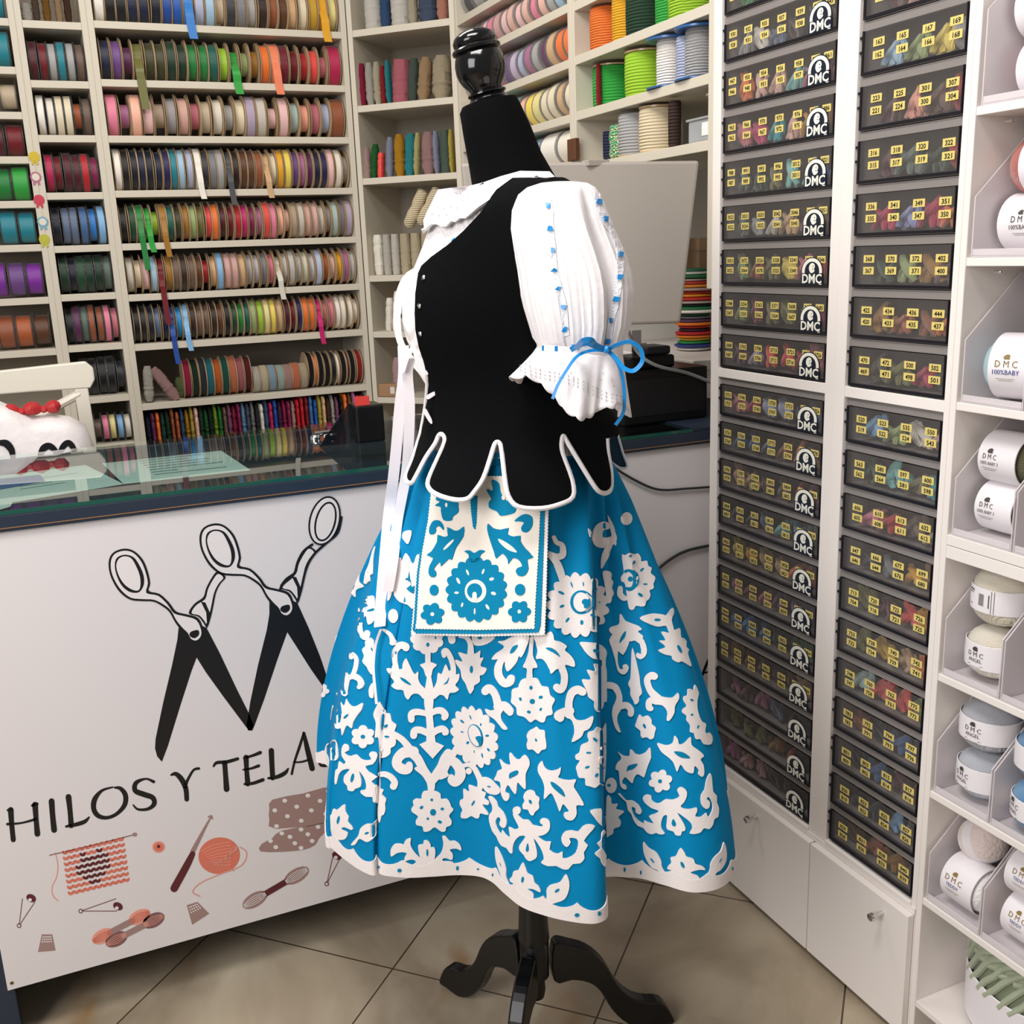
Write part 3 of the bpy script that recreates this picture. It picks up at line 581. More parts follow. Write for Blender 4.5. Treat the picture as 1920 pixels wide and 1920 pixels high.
LC = '''silver,off white,slate,dark brown,dark brown,taupe,charcoal|orange,blush,blush,aqua,pink,rose,burgundy|rose,magenta,turquoise,blush,golden,ochre,maroon|grey green,dark green,olive,aqua,aqua,blue,charcoal|grey green,silver,off white,tan,mauve,taupe,mustard|sage,rust,olive,yellow,pink,coral,dark olive|sage,wine,olive,olive,sage,magenta,plum|plum,lilac,coral,coral,red,rose,rose|rose,crimson,lilac grey,lilac grey,indigo,slate,denim|denim,denim,slate,copper,salmon,tan,tan|blush,tan,brown,taupe,red,wine,crimson|indigo,indigo,slate,aqua,teal,grey green,mint|yellow,golden,tan,tan,orange,rust,rust|mauve,wine,rose,plum,purple,indigo,periwinkle|blue,cyan,cyan,forest,green,green,coral|ochre,copper,brown,maroon,brown,tan,tan|mauve,maroon,mauve,slate,charcoal,charcoal,olive|olive,olive,olive,ochre,orange,maroon,black|mauve,dusty pink,dusty pink,black,charcoal,black,black'''.split('|')
RN = '''161 150 158 159/160 149 157 155|163 165 167 169/162 164 166 168|223 225 301 307/221 224 300 304|316 318 320 322/315 317 319 321|336 341 349 351/335 340 347 350|368 370 372 402/367 369 371 400|422 434 436 444/420 433 435 437|470 472 500 502/469 471 498 501|520 523 535 550/519 522 524 543|563 580 597 600/562 564 581 598|606 610 613 632/605 608 611 612|647 666 677 699/646 644 676 680|713 720 722 726/704 718 721 725|733 738 740 742/732 734 739 741|748 760 762 775/747 758 761 772|783 792 794 797/782 791 793 796|801 803 815 817/800 802 814 816|820 823 825 827/819 822 824 826|829 831 838 840/828 830 833 839'''.split('|')
RC = '''maroon,blush,rose,brown|light blue,sage,yellow,silver|maroon,peach pink,brown,red|maroon,grey green,forest,red|crimson,periwinkle,crimson,orange|dark green,sage,ochre,maroon|ochre,rust,copper,orange|dark olive,olive,crimson,forest|sky blue,sage,off white,blush|dark green,aqua,olive,turquoise|pink,red,taupe,beige|charcoal,grey,golden,ochre|olive,maroon,coral,golden|olive,mustard,tan,orange|mint,coral,coral,sage|copper,midnight,denim,indigo|midnight,denim,maroon,maroon|midnight,navy,sky blue,charcoal|brown,rust,ochre,brown'''.split('|')
ORDX = 'first second third fourth fifth sixth seventh eighth ninth tenth eleventh twelfth thirteenth fourteenth fifteenth sixteenth seventeenth eighteenth nineteenth twentieth'.split()
CPT = ['one', 'two', 'three', 'four', 'five', 'six', 'seven']
def drawer(y0, y1, z0, z1, nums, cols, badge, idx, where):
    """y0 = far end, y1 = near end; local x along -Y (towards the camera), local y into the cabinet"""
    W = y0-y1-.004; H = z1-z0-.0012; D = .3
    tags = nums.split('/') if nums else None
    lb = 'smoked plastic thread drawer%s, %s from the top, %s' % ((' tagged %s to %s' % (tags[0].split()[0], tags[0].split()[-1])) if tags else ' without number tags', ORDX[idx], where)
    c = MB(); tp = H*.17
    c.box((0, 0, 0), (.004, D, H)).box((W-.004, 0, 0), (W, D, H)).box((.004, 0, 0), (W-.004, D, .003)).box((.004, 0, H-.003), (W-.004, D, H)).box((.004, D-.003, .003), (W-.004, D, H-.003))
    c.box((.004, 0, H-tp), (W-.004, .006, H-.003))
    t = c.obj('thread_drawer', M['smoke'], None, bev=.0007); t.parent = CABS[0 if badge else 1]
    t.location = Vector((XB+.006, y0-.002, z0+.0006))-t.parent.location; t.rotation_euler = (0, 0, -PI/2); t['label'] = lb
    MB().box((.009, -.0035, .004), (W-.004, -.002, H-tp-.001)).obj('front_window', M['window'], t)
    MB().box((.005, -.005, .0015), (W-.002, .004, .006)).box((.005, -.005, .006), (.009, .004, H-tp)).box((W-.004, -.005, .006), (W-.002, .004, H-tp)).obj('window_edge', M['edge'], t)
    MB().box((.0095, .05, .0035), (W-.005, .052, H-.004)).obj('divider', M['inner'], t)
    for zz in (.45, .72): MB().box((-.0012, -.004, H*zz-.002), (.006, .001, H*zz+.002)).obj('hinge_clip', M['edge'], t)
    if badge:
        fx = [.10, .245, .395, .545, .70, .835, .935]; upx, lox = fx, fx[:5]; tw, th = .0245, .0125
    else:
        fx = [.19, .42, .66, .90]; upx, lox = fx, fx; tw, th = .025, .0125
    if tags:
        for k, row in enumerate(tags):
            for f_, nm in zip(upx if k == 0 else lox, row.split()):
                put('number_tag', tagmesh(nm, tw*(.9 if badge and f_ > .8 else 1), th), t, loc=(W*f_, -.0036, H*(.575 if k == 0 else .345)))
    if badge:
        put('brand_badge', ME_LOGO, t, loc=(W*.868, -.0055, H*.10), scl=(.056, .04, .047))
    cl = cols.split(','); n = len(cl)
    for i, cc in enumerate(cl):
        x = W*(fx[i] if i < 5 else (.80 if i == 5 else .95))+(.008 if badge else .012)
        if not badge: x = W*fx[i]+(.008 if i < 3 else -.002)
        s = rnd.uniform(.8, 1.15); hz = (H-.012)/.056
        loc = Vector((XB+.006+.026, y0-.002-x, z0+.0036))
        o = put('floss_bundle', ME_B[rnd.randrange(4)], None, PAL[cc], loc, (0, 0, -PI/2), (s*(1.0 if badge else 1.3)*rnd.choice((1, -1))*1.12, 1, min(1, s)*hz*rnd.uniform(.75, .95)))
        tag(o, '%s floss bundle in compartment %s of the %s drawer, %s' % (cc, CPT[i], ORDX[idx], where), 'thread', 'floss bundles in the thread drawers')
yL0, yL1 = ys['b'], ys['c']; yR0, yR1 = ys['e'], ys['f']
tz = [zB(1354, y) for y in (120.8, 208, 291.6, 375)]
pit = (tz[0]-SH1)/7.0
for k in range(8):
    z0 = SH1+.0005+pit*(7-k)
    drawer(yL0, yL1, z0, z0+pit, LN[k], LC[k], True, k+1, 'badge cabinet')
z0 = SH1+.0005+pit*8
drawer(yL0, yL1, z0, z0+pit, '920 922 924 926 927 929 925/919 921 923 912 911', 'green,green,wine,crimson,maroon,teal,teal', True, 0, 'badge cabinet')
pb = (SH0-.0006-C1B)/11
for k in range(11):
    z0 = SH0-.0006-pb*(k+1)
    drawer(yL0, yL1, z0, z0+pb, LN[8+k], LC[8+k], True, k+9, 'badge cabinet')
pit2 = (zB(1641.7, 144.5)-zB(1624.7, 437.5))/3
n2 = 8; pit2 = pit
for k in range(8):
    z0 = SH1+.0005+pit*(7-k)
    drawer(yR0, yR1, z0, z0+pit, RN[k], RC[k], False, k, 'plain cabinet')
for k in range(11):
    z0 = SH0-.0006-pb*(k+1)
    drawer(yR0, yR1, z0, z0+pb, RN[8+k], RC[8+k], False, k+8, 'plain cabinet')
# ================================================================ yarn shelving next to the thread cabinets
RZ = [onX(*p, XB).z for p in ((1833, 199), (1817, 483), (1793, 754), (1771, 1001), (1756, 1262), (1740, 1481), (1728, 1683), (1712, 1873))]
_off = .0
ut = unit('yarn_shelving', 'white shelving of yarn balls in acrylic bins, next to the thread cabinets', (XB, yU+.0, 0), (0, -1, 0), (1, 0, 0), -(ys['g']-yU)+.0005, .62, .012, ZT, [RZ[i] for i in (0, 1, 2, 4, 5, 6, 7)], .36, pt=(ys['g']-yU), bt=.013, m='lacq', back=False)
_b = Vector(ut.location)
MB().box((XB+.0015, yU-.61, onX(1768.8, 1045, XB).z), (XB+.35, yU, onX(1768, 1020, XB).z-.001), lambda p: p-_b).obj('shelf_board', M['lacq'], ut, bev=.001)
MB().box((XB+.0015, yU-.61, onX(1768, 1020, XB).z), (XB+.35, yU, RZ[3]), lambda p: p-_b).obj('shelf_board', M['lacq'], ut, bev=.001)
M['back2'] = mat('shelf_back_pale', 'cfc6c6', .5)
MB().box((XB+.35, yU-.6, .02), (XB+.36, yU, ZT), lambda p: p-_b).obj('back_panel', M['back2'], ut)
M['yarn'] = mat('wool_yarn', rough=.85, oc=True, bump=('wave', 170, .6, 'DIAGONAL', 2.2), sheen=.4)
M['fluffy'] = mat('fluffy_yarn', rough=.95, oc=True, bump=('noise', 160, .8), sheen=.7)
M['paperw'] = mat('label_paper', 'eae5e8', .45)
M['print'] = mat('label_print', '4a4440', .5); M['gold'] = mat('label_gold', '8a7440', .4); M['printb'] = mat('label_blue', '2c3f86', .5); M['acry'] = mat('white_acrylic', 'e9e2e4', .25, alpha=.62)
def yarn(label, px, py, X, R, L, axis, colr, lines=(), fluffy=False, band=.42, a0=0.0, z=None, tx=0, tilt=0, bn=None, sc=1, gold=False, yaw=0):
    c = onX(px, py, X)
    if bn is not None:
        ya_, yb_ = BINY[bn]; e = (L/2+R*abs(math.sin(yaw))*.7 if axis == 'y' else R*1.02)+.003; e = min(e, (ya_-yb_)/2); c.y = min(max(c.y, yb_+e), ya_-e)
    if z is not None: c.z = z+.0035
    t = thing('yarn_ball', label, 'yarn', c, group='yarn balls in the acrylic bins')
    ax = Vector((math.sin(yaw), -math.cos(yaw), 0)) if axis == 'y' else ZV
    n = 13; prof = []
    for i in range(n+1):
        q = -1+2*i/n; prof.append((R*max(.16, (1-abs(q)**2.6)**(1/2.2)), q*L/2))
    ax2 = (ax+Vector((0, 0, tilt)) if axis == 'y' else ax+Vector((0, tilt, 0))).normalized()
    MB().lathe(prof, 36, (0, 0, 0), ax2).obj('wound_yarn', M['fluffy' if fluffy else 'yarn'], t, True, colr)
    rb = R*1.012
    MB().lathe([(rb-.0015, -L*band), (rb, -L*band+.0005), (rb+.0006, 0), (rb, L*band-.0005), (rb-.0015, L*band)], 40, (0, 0, 0), ax2, cap0=False, cap1=False).obj('paper_label', M['paperw'], t, True)
    rt = rb+.0014; S = ax2; U = Vector((-math.cos(yaw), -math.sin(yaw), 0)); V = ZV if axis == 'y' else Vector((math.sin(yaw), -math.cos(yaw), 0)); V = (V-S*V.dot(S)).normalized()
    if axis == 'y': mp = lambda x, y: S*(x+tx)+U*(rt*math.cos(y/rt+a0))+V*(rt*math.sin(y/rt+a0))
    else: mp = lambda x, y: S*y+U*(rt*math.cos(x/rt+a0))+V*(rt*math.sin(x/rt+a0))
    if lines:
        mb = MB()
        for k, (tt, y, h, wd) in enumerate(lines):
            mb.mats(k if k < 2 else 2)
            text_on(mb, tt, mp, h*sc, 0, y*sc, wd=wd*sc)
        # small lion head
        mb.mats(0); hd = [(-.004, 0), (-.0055, .003), (-.003, .0065), (.001, .008), (.0045, .0065), (.004, .003), (.0055, .001), (.003, 0)]
        b = len(mb.v)
        for q in hd: mb.v.append(tuple(mp(q[0]*sc, (q[1]+lines[0][1]+lines[0][2]*.62)*sc)))
        mb.face(range(b, b+len(hd)))
        ly = lines[-1][1]-lines[-1][2]
        for j, (w_, dy) in enumerate(((.03, .0025), (.022, .0055))):
            b = len(mb.v)
            for x_, y_ in ((-w_/2, ly-dy-.0007), (w_/2, ly-dy-.0007), (w_/2, ly-dy), (-w_/2, ly-dy)): mb.v.append(tuple(mp(x_*sc, y_*sc)))
            mb.face(range(b, b+4))
        mb.obj('label_print', [M['gold'] if gold else M['print'], M['printb'] if gold else M['print'], M['print']], t)
    return t, mp
def bin_(label, ya, yb, z, h, X=XB+.03, hf=.5):
    t = thing('acrylic_bin', label, 'bin', (X, (ya+yb)/2, z+.0005), group='acrylic bins'); hw = (ya-yb)/2; D = .25
    side = [(0, 0), (D, 0), (D, h), (h*.55, h), (0, h*hf)]
    for s in (-1, 1):
        MB().prism(side, -.001, .001, lambda q: Vector((q.x, s*(hw-.0012)+q.z, q.y))).obj('side_wall', M['acry'], t)
    MB().box((0, -hw+.003, 0), (D, hw-.003, .002)).obj('base', M['acry'], t)
    MB().box((0, -hw+.003, .0025), (.002, hw-.003, .012)).obj('front_lip', M['acry'], t)
YD_ = [1.083]*7
CELLN = ['topmost', 'second', 'third', 'fourth', 'fifth', 'sixth', 'seventh']
BINY = {}
for i in range(7):
    z = RZ[i]; h = (RZ[i-1]-z-.013 if i else .28)*.93
    if i in (1, 4): h *= .93
    yD = YD_[i]; BINY[i] = (yU-.008, yD+.003); BINY[i+10] = (yD-.006, yD-.003-(yU-yD)+.003)
    bin_('clear acrylic bin beside the cabinet wall in the %s yarn compartment' % CELLN[i], yU-.006, yD, z, h, XB+.004)
    bin_('second clear acrylic bin of the %s yarn compartment' % CELLN[i], yD-.003, yD-.003-(yU-yD), z, h, XB+.004)
D1 = [('D M C', .006, .011, .036), ('100%BABY', -.007, .008, .044)]
D3 = [('D M C', .004, .0085, .026), ('100% BABY 3', -.007, .0058, .034)]
DA = [('D M C', .004, .0085, .030), ('ANGEL', -.006, .0065, .026)]
DT = [('D M C', .004, .0105, .036), ('TEDDY', -.008, .0065, .026)]
XR = XB+.085
yarn('pale pink yarn ball at the top of the uppermost compartment', 1908, 36, XR, .042, .085, 'y', 'f2c4c4', z=RZ[0]+.128, bn=0)
yarn('dusty pink ball with a blank label side under the pale pink one', 1915, 135, XR, .043, .09, 'y', 'd9a3aa', band=.3, z=RZ[0]+.045, tx=.02, bn=0)
yarn('coral terracotta yarn ball above a white labelled ball', 1928, 335, XR, .044, .09, 'y', 'c05f52', z=RZ[1]+.127, band=.1, bn=1)
yarn('terracotta ball seen mostly by its white label, below the coral ball', 1928, 432, XR, .043, .085, 'y', 'c05f52', D1, z=RZ[1]+.045, band=.44, sc=.9, tx=.004, bn=1)
yarn('light blue yarn ball with a large printed label', 1873, 700, XR-.02, .0495, .108, 'y', 'a9cfd8', D1, z=RZ[2]+.053, band=.27, a0=.05, tx=-.001, sc=.98, yaw=.25, gold=True, bn=2)
yarn('upper olive yarn ball of the stacked olive pair', 1888, 868, XR-.01, .041, .088, 'y', '6f6c4d', D3, z=RZ[3]+.123, band=.40, tx=-.012, a0=.05, bn=3)
yarn('lower olive yarn ball of the stacked olive pair', 1872, 964, XR-.01, .0405, .088, 'y', '7b7a58', D3, z=RZ[3]+.043, band=.40, tx=-.012, a0=.08, bn=3)
tt, mp = yarn('cream yarn cake with a barcode label, upper one of the cream pair', 1869, 1135, XR-.015, .05, .10, 'z', 'e9e0cb', band=.20, z=RZ[4]+.141, bn=4)
mb = MB()
for k in range(9):
    y = -.008+k*.0022; b = len(mb.v)
    for x_, y_ in ((-.006, y), (.004, y), (.004, y+.0012), (-.006, y+.0012)): mb.v.append(tuple(mp(x_, y_)))
    mb.face(range(b, b+4))
for x0, x1, y0, y1 in ((-.032, -.018, .012, .0145), (-.034, -.02, .008, .0095), (.012, .0135, -.01, .012), (.0165, .0172, -.018, .019), (.021, .0217, -.018, .019), (-.026, -.023, -.011, -.009)):
    b = len(mb.v)
    for x_, y_ in ((x0, y0), (x1, y0), (x1, y1), (x0, y1)): mb.v.append(tuple(mp(x_, y_)))
    mb.face(range(b, b+4))
mb.obj('barcode_print', M['print'], tt)
yarn('cream yarn cake with a front label, lower one of the cream pair', 1846, 1237, XR-.02, .048, .088, 'z', 'e9e1cf', DA, band=.24, z=RZ[4]+.0455, a0=.0, bn=4)
yarn('pale grey yarn cake, upper one of the grey pair', 1849, 1370, XR-.02, .049, .09, 'z', 'b9bac2', DA, band=.22, z=RZ[5]+.134, a0=.12, bn=5)
yarn('pale grey yarn cake, lower one of the grey pair', 1836, 1462, XR-.02, .047, .086, 'z', 'bdbfc8', DA, band=.23, z=RZ[5]+.0445, a0=-.2, bn=5)
yarn('blue yarn cake on top, in the bin beside the grey pair', 1955, 1410, XR-.03, .047, .088, 'z', '4d87b4', band=.22, z=RZ[5]+.134, bn=15)
yarn('blue yarn cake below, in the bin beside the grey pair', 1945, 1520, XR-.03, .046, .086, 'z', '5a93c0', DA, band=.2, z=RZ[5]+.0445, a0=-.45, bn=15)
yarn('pinkish fluffy ball tipped on top of the white fluffy one', 1830, 1585, XR-.005, .038, .08, 'y', 'e3d2cc', fluffy=True, band=.12, z=RZ[6]+.118, tx=-.02, tilt=.5, bn=6)
yarn('white fluffy yarn ball with a printed label in the sixth compartment', 1788, 1665, XR-.03, .0435, .098, 'y', 'f1eeec', DT, True, .34, .25, z=RZ[6]+.046, tx=-.006, gold=True, bn=6)
yarn('beige fluffy ball, upper one in the bin beside the white ball', 1925, 1650, XR-.02, .04, .085, 'y', 'd9c3ae', DT, True, .36, .3, z=RZ[6]+.122, gold=True, sc=.9, bn=16)
yarn('beige fluffy ball, lower one in the bin beside the white ball', 1905, 1745, XR-.02, .04, .085, 'y', 'dccab6', DT, True, .36, .3, z=RZ[6]+.042, gold=True, sc=.9, bn=16)
# shelf pins
for p in ((1878, 221), (1857, 505)):
    q = onX(p[0], p[1], XB+.03); tag(MB().lathe([(.003, 0), (.003, .01), (.0015, .012)], 10, (XB+.04, q.y, q.z-.004), (0, -1, 0)).obj('shelf_pin', M['chrome']), 'small steel shelf pin under the %s yarn shelf' % ('upper' if p[1] < 300 else 'second'), 'shelf pin')
# big cake of thick green yarn
gc = Vector((XB+.165, yU-.155, RZ[7]+.001)); gh = min(.21, RZ[6]-.018-RZ[7]); gR = .142
t = thing('jersey_yarn_cake', 'large cake of thick pale green jersey yarn with a white band and blue badge', 'yarn', gc)
M['jersey'] = mat('jersey_yarn', 'a3ac92', .85, bump=('noise', 60, .5), sheen=.3)
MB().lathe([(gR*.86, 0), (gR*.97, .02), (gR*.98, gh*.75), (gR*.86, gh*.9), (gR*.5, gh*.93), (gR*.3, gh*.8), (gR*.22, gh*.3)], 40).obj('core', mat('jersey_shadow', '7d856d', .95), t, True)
r2 = random.Random(3)
for ring in range(3):
    mb = MB()
    for i in range(38):
        a = 2*PI*i/38+ring*.08+r2.uniform(-.04, .04); sw = .9+ring*.5; pts = []
        for k in range(8):
            s = k/7
            if ring == 0: R_ = gR*(1.0-.02*s) if s < .45 else gR*(1.0-.85*(s-.45)**1.3); z_ = gh*(.50+.9*s) if s < .45 else gh*(.905+.055*math.sin((s-.45)/.55*PI))
            elif ring == 1: R_ = gR*(.93-.62*s); z_ = gh*(.93+.05*math.sin(PI*s)-.25*max(0, s-.7))
            else: R_ = gR*(.99-.30*s); z_ = gh*(.80+.19*math.sin(s*1.7))
            z_ = min(z_, gh*.985); aa = a+sw*s+r2.uniform(-.02, .02); pts.append((R_*math.cos(aa), R_*math.sin(aa), z_-.004))
        mb.tube(smoothcurve(pts, 2), .0058, 7)
    mb.obj('jersey_strands', M['jersey'], t, True)
MB().lathe([(gR*1.0, .012), (gR*1.015, .014), (gR*1.03, gh*.54), (gR*1.015, gh*.545)], 48, cap0=False, cap1=False).obj('paper_band', M['paperw'], t, True)
mb = MB(); Rb = gR*1.035; ab = math.radians(24); mp = lambda x, y: Vector((-Rb*math.cos(x/Rb+ab), -Rb*math.sin(x/Rb+ab), y))
b = len(mb.v)
for q in ellipse(0, gh*.30, .021, .021, 0, 20): mb.v.append(tuple(mp(*q)))
mb.face(range(b, b+20)); bd = mb.obj('round_badge', mat('badge_blue', '262f7c', .5), t)
mb = MB(); text_on(mb, 'BULKY', lambda x, y: mp(x, y)*1.0+Vector((-.0008, 0, 0)), .007, 0, gh*.30, wd=.024); mb.obj('badge_print', M['paperw'], bd)
# ================================================================ counter
CZT = onY(0, 995, YC).z      # top line of the white front
CZB = onY(14.6, 1857.6, YC).z
M['navy'] = mat('navy_paint', '26303f', .4, bump=('noise', 30, .15))
M['navyd'] = mat('navy_inside', '1c2433', .5)
M['frontp'] = mat('white_front_panel', 'dcd6d6', .38)
XL, XRt = -1.25, XB+.30; YBK = 2.55; CT = onY(0, 962, YC-.02).z
ct = thing('shop_counter', 'long navy shop counter with a white printed front and a glazed top', 'counter', (.2, 2.2, 0)); cb = Vector(ct.location); tf = lambda p: p-cb
legx = onY(14.6, 1857.6, YC).x
MB().box((legx-.05, YC+.004, 0), (legx+.012, YC+.03, CZT), tf).obj('corner_post', M['navy'], ct, bev=.002)
MB().box((XL, YC+.006, 0), (legx-.052, YC+.02, CZT), tf).obj('side_front', M['navy'], ct)
MB().box((legx+.02, YC+.46, 0), (XRt, YC+.48, CZB+.019), tf).obj('toe_panel', mat('dark_plinth', '4a423c', .6), ct)
MB().box((XL, YC+.02, CZB+.02), (XRt, YBK, CZT-.10), tf).obj('counter_body', M['navyd'], ct)
MB().box((XL, YC+.02, CZT-.098), (XRt, YBK, CZT-.004), tf).obj('display_tray', M['navyd'], ct)
fr = MB().box((XL, YC-.008, CZT-.002), (XRt, YC+.02, CT-.008), tf).box((XL, YBK-.02, CZT-.002), (XRt, YBK, CT-.008), tf)
fr.obj('top_rim', M['navy'], ct, bev=.002)
MB().box((XL, YC-.0095, CZT+.004), (XRt, YC-.008, CZT+.0055), tf).obj('worn_edge', mat('worn_wood', '8d6747', .6), ct)
M['glassedge'] = mat('glass_edge', '1d5044', .1)
def glassmat():
    m = bpy.data.materials.new('counter_glass'); m.use_nodes = True; nt = m.node_tree; nt.nodes.remove(nt.nodes['Principled BSDF'])
    o = nt.nodes['Material Output']; mx = nt.nodes.new('ShaderNodeMixShader'); tr = nt.nodes.new('ShaderNodeBsdfTransparent'); gl = nt.nodes.new('ShaderNodeBsdfGlossy'); fr = nt.nodes.new('ShaderNodeFresnel')
    fr.inputs[0].default_value = 1.55; tr.inputs[0].default_value = (.84, .92, .90, 1); gl.inputs['Roughness'].default_value = .012; gl.inputs[0].default_value = (.95, .97, .97, 1)
    ge = nt.nodes.new('ShaderNodeNewGeometry'); sb_ = nt.nodes.new('ShaderNodeMath'); sb_.operation = 'SUBTRACT'; sb_.inputs[0].default_value = 1; mu = nt.nodes.new('ShaderNodeMath'); mu.operation = 'MULTIPLY'; nt.links.new(ge.outputs['Backfacing'], sb_.inputs[1]); nt.links.new(sb_.outputs[0], mu.inputs[0]); nt.links.new(fr.outputs[0], mu.inputs[1]); nt.links.new(mu.outputs[0], mx.inputs[0]); nt.links.new(tr.outputs[0], mx.inputs[1]); nt.links.new(gl.outputs[0], mx.inputs[2]); nt.links.new(mx.outputs[0], o.inputs[0]); return m
M['glass'] = glassmat()
# glass shows its reflections strongly
MB().box((XL, YC-.006, CT-.007), (XB+.0, YBK, CT), tf).obj('glass_top', M['glass'], ct)
MB().box((XL, YC-.0075, CT-.0075), (XB+.0, YC-.006, CT), tf).obj('glass_edge', M['glassedge'], ct)
fp = MB().box((legx, YC, CZB), (XRt, YC+.006, CZT), tf).obj('front_panel', M['frontp'], ct)
for x, y in ((22, 1843),): q = onY(x, y, YC-.0005); MB().lathe([(.003, 0), (.003, .001)], 12, q-cb, (0, -1, 0)).obj('screw', mat('brass', '7a6a3c', .3, metal=1), fp)
# ---- printed front: every shape lies flat on the panel
FN = Vector((0, -1, 0))
def fmap(off=0): return lambda x, y: (onY(x, y, YC)-cb, FN)
M['pk'] = mat('print_black', '131214', .45); M['coralp'] = mat('print_coral', 'd67560', .5); M['maroonp'] = mat('print_maroon', '5b2128', .5); M['taupep'] = mat('print_taupe', '9c7f79', .5); M['mauvep'] = mat('print_mauve', '7d5a5b', .5); M['whp'] = mat('print_white', 'e2dcdb', .45); M['lcoral'] = mat('print_light_coral', 'e39a88', .5)
def art(name, shapes, parent=None):
    """shapes: list of (polygon, material index, layer)"""
    mb = MB(); ms = [M[k] for k in ('pk', 'coralp', 'maroonp', 'taupep', 'mauvep', 'whp', 'lcoral')]
    for poly, mi, ly in shapes:
        mb.mats(mi); patch(mb, poly, fmap(), .0002+ly*.00035, .0003, jump=9)
    return mb.obj(name, ms, parent or fp)
def ring(cx, cy, rx, ry, rot, wd, mi=0, ly=0): return [(ellipse(cx, cy, rx, ry, rot, 36), mi, ly), (ellipse(cx, cy, rx-wd, ry-wd, rot, 36), 5, ly+1)]
S_ = lambda pts, ws, mi=0, ly=0, sub=5: (stroke(pts, ws if isinstance(ws, (list, tuple)) else [ws]*len(pts), sub), mi, ly)
P_ = lambda pts, mi=0, ly=0, sub=4: ([(q.x, q.y) for q in smoothcurve([(a[0], a[1], 0) for a in pts], sub, True)], mi, ly)
def Z(pts, ox=0, oy=860, k=.36458): return [(ox+x*k, oy+y*k) for x, y in pts]
def scissor(dx, dy, loopR=True):
    z = lambda pts: Z([(x+dx, y+dy) for x, y in pts])
    sh = []
    # blades
    sh.append((z([(918, 870), (912, 930), (885, 1060), (840, 1250), (800, 1440), (797, 1490), (808, 1530), (832, 1558), (862, 1480), (930, 1260), (985, 1090), (1011, 1022), (1060, 1100), (1150, 1225), (1262, 1375), (1280, 1398), (1298, 1396), (1304, 1370), (1280, 1310), (1215, 1180), (1130, 1000), (1062, 870), (1000, 840)]) if dx == 0 else z([(918, 850), (918, 930), (905, 1010), (860, 1190), (820, 1380), (806, 1470), (800, 1500), (808, 1527), (830, 1528), (842, 1500), (890, 1370), (960, 1160), (1010, 1022), (1060, 1100), (1130, 1210), (1200, 1310), (1246, 1385), (1245, 1370), (1230, 1300), (1180, 1150), (1120, 1000), (1062, 872), (1000, 840)]), 0, 0))
    # loop handle (outlined)
    out = [(640, 462), (585, 480), (560, 520), (562, 580), (585, 640), (620, 690), (670, 725), (730, 732), (790, 735), (840, 762), (872, 790), (900, 840), (930, 880), (960, 905), (975, 935), (1010, 946), (1040, 925), (1045, 880), (1020, 820), (960, 800), (905, 785), (870, 740), (820, 695), (765, 680), (772, 640), (760, 580), (735, 520), (690, 475)]
    inn = [(640, 473), (592, 488), (571, 524), (573, 580), (595, 634), (628, 680), (673, 714), (730, 721), (793, 725), (846, 752), (880, 782), (908, 832), (940, 870), (966, 896), (982, 925), (1008, 934), (1030, 915), (1034, 882), (1010, 830), (955, 811), (895, 795), (860, 748), (812, 704), (752, 690), (760, 640), (748, 583), (725, 527), (685, 484)]
    sh.append(P_(z(out), 0, 1, 3)); sh.append(P_(z(inn), 5, 2, 3))
    sh.append(P_(z([(640, 493), (600, 510), (590, 550), (600, 600), (625, 650), (665, 683), (712, 686), (738, 650), (738, 600), (715, 545), (685, 505)]), 0, 3, 4))
    sh.append(P_(z([(640, 501), (610, 515), (598, 550), (610, 598), (640, 645), (680, 672), (712, 675), (722, 645), (718, 600), (700, 553), (675, 512)]), 5, 4, 4))
    sh.append(P_(z([(1010, 880), (980, 890), (975, 910), (1000, 922), (1022, 905), (1022, 885)]), 0, 3))
    # far handle arm
    sh.append(P_(z([(970, 795), (1000, 745), (1045, 712), (1060, 665), (1090, 610), (1118, 580), (1160, 608), (1135, 640), (1110, 690), (1090, 790), (1066, 868), (1050, 850), (1020, 812)]), 0, 1, 3))
    sh.append(P_(z([(985, 793), (1010, 752), (1055, 722), (1070, 670), (1098, 618), (1122, 592), (1148, 612), (1125, 640), (1100, 690), (1082, 775), (1062, 845), (1052, 835), (1025, 805)]), 5, 2, 3))
    sh.append((z([(1033, 735), (1055, 738), (1078, 790), (1064, 850), (1060, 790)]), 0, 3))
    return sh
a1 = scissor(0, 0); a2 = scissor(467, -130)
# second pair: upper loop joined to a third ring
a2 = [s for s in a2]
third = [S_(Z([(1605, 440), (1560, 475), (1530, 530), (1510, 595), (1460, 640), (1440, 668)]), 4.2, 0, 3), S_(Z([(1755, 300), (1735, 380), (1680, 430), (1615, 490), (1575, 560), (1545, 680), (1528, 735)]), 4.2, 0, 3)]
def oval(cx, cy, rx, ry, rot, wd, ly): return [(ellipse(cx, cy, rx, ry, rot, 40), 0, ly), (ellipse(cx, cy, rx-wd, ry-wd, rot, 40), 5, ly+1)]
cx, cy = Z([(1668, 318)])[0]
third += oval(cx, cy, 29, 47, .25, 3.4, 4)
cx, cy = Z([(1672, 322)])[0]; third += oval(cx, cy, 19.5, 38, .25, 3.6, 6)
art('scissors_print', a1); art('scissors_print', a2); art('scissor_handle_print', third)
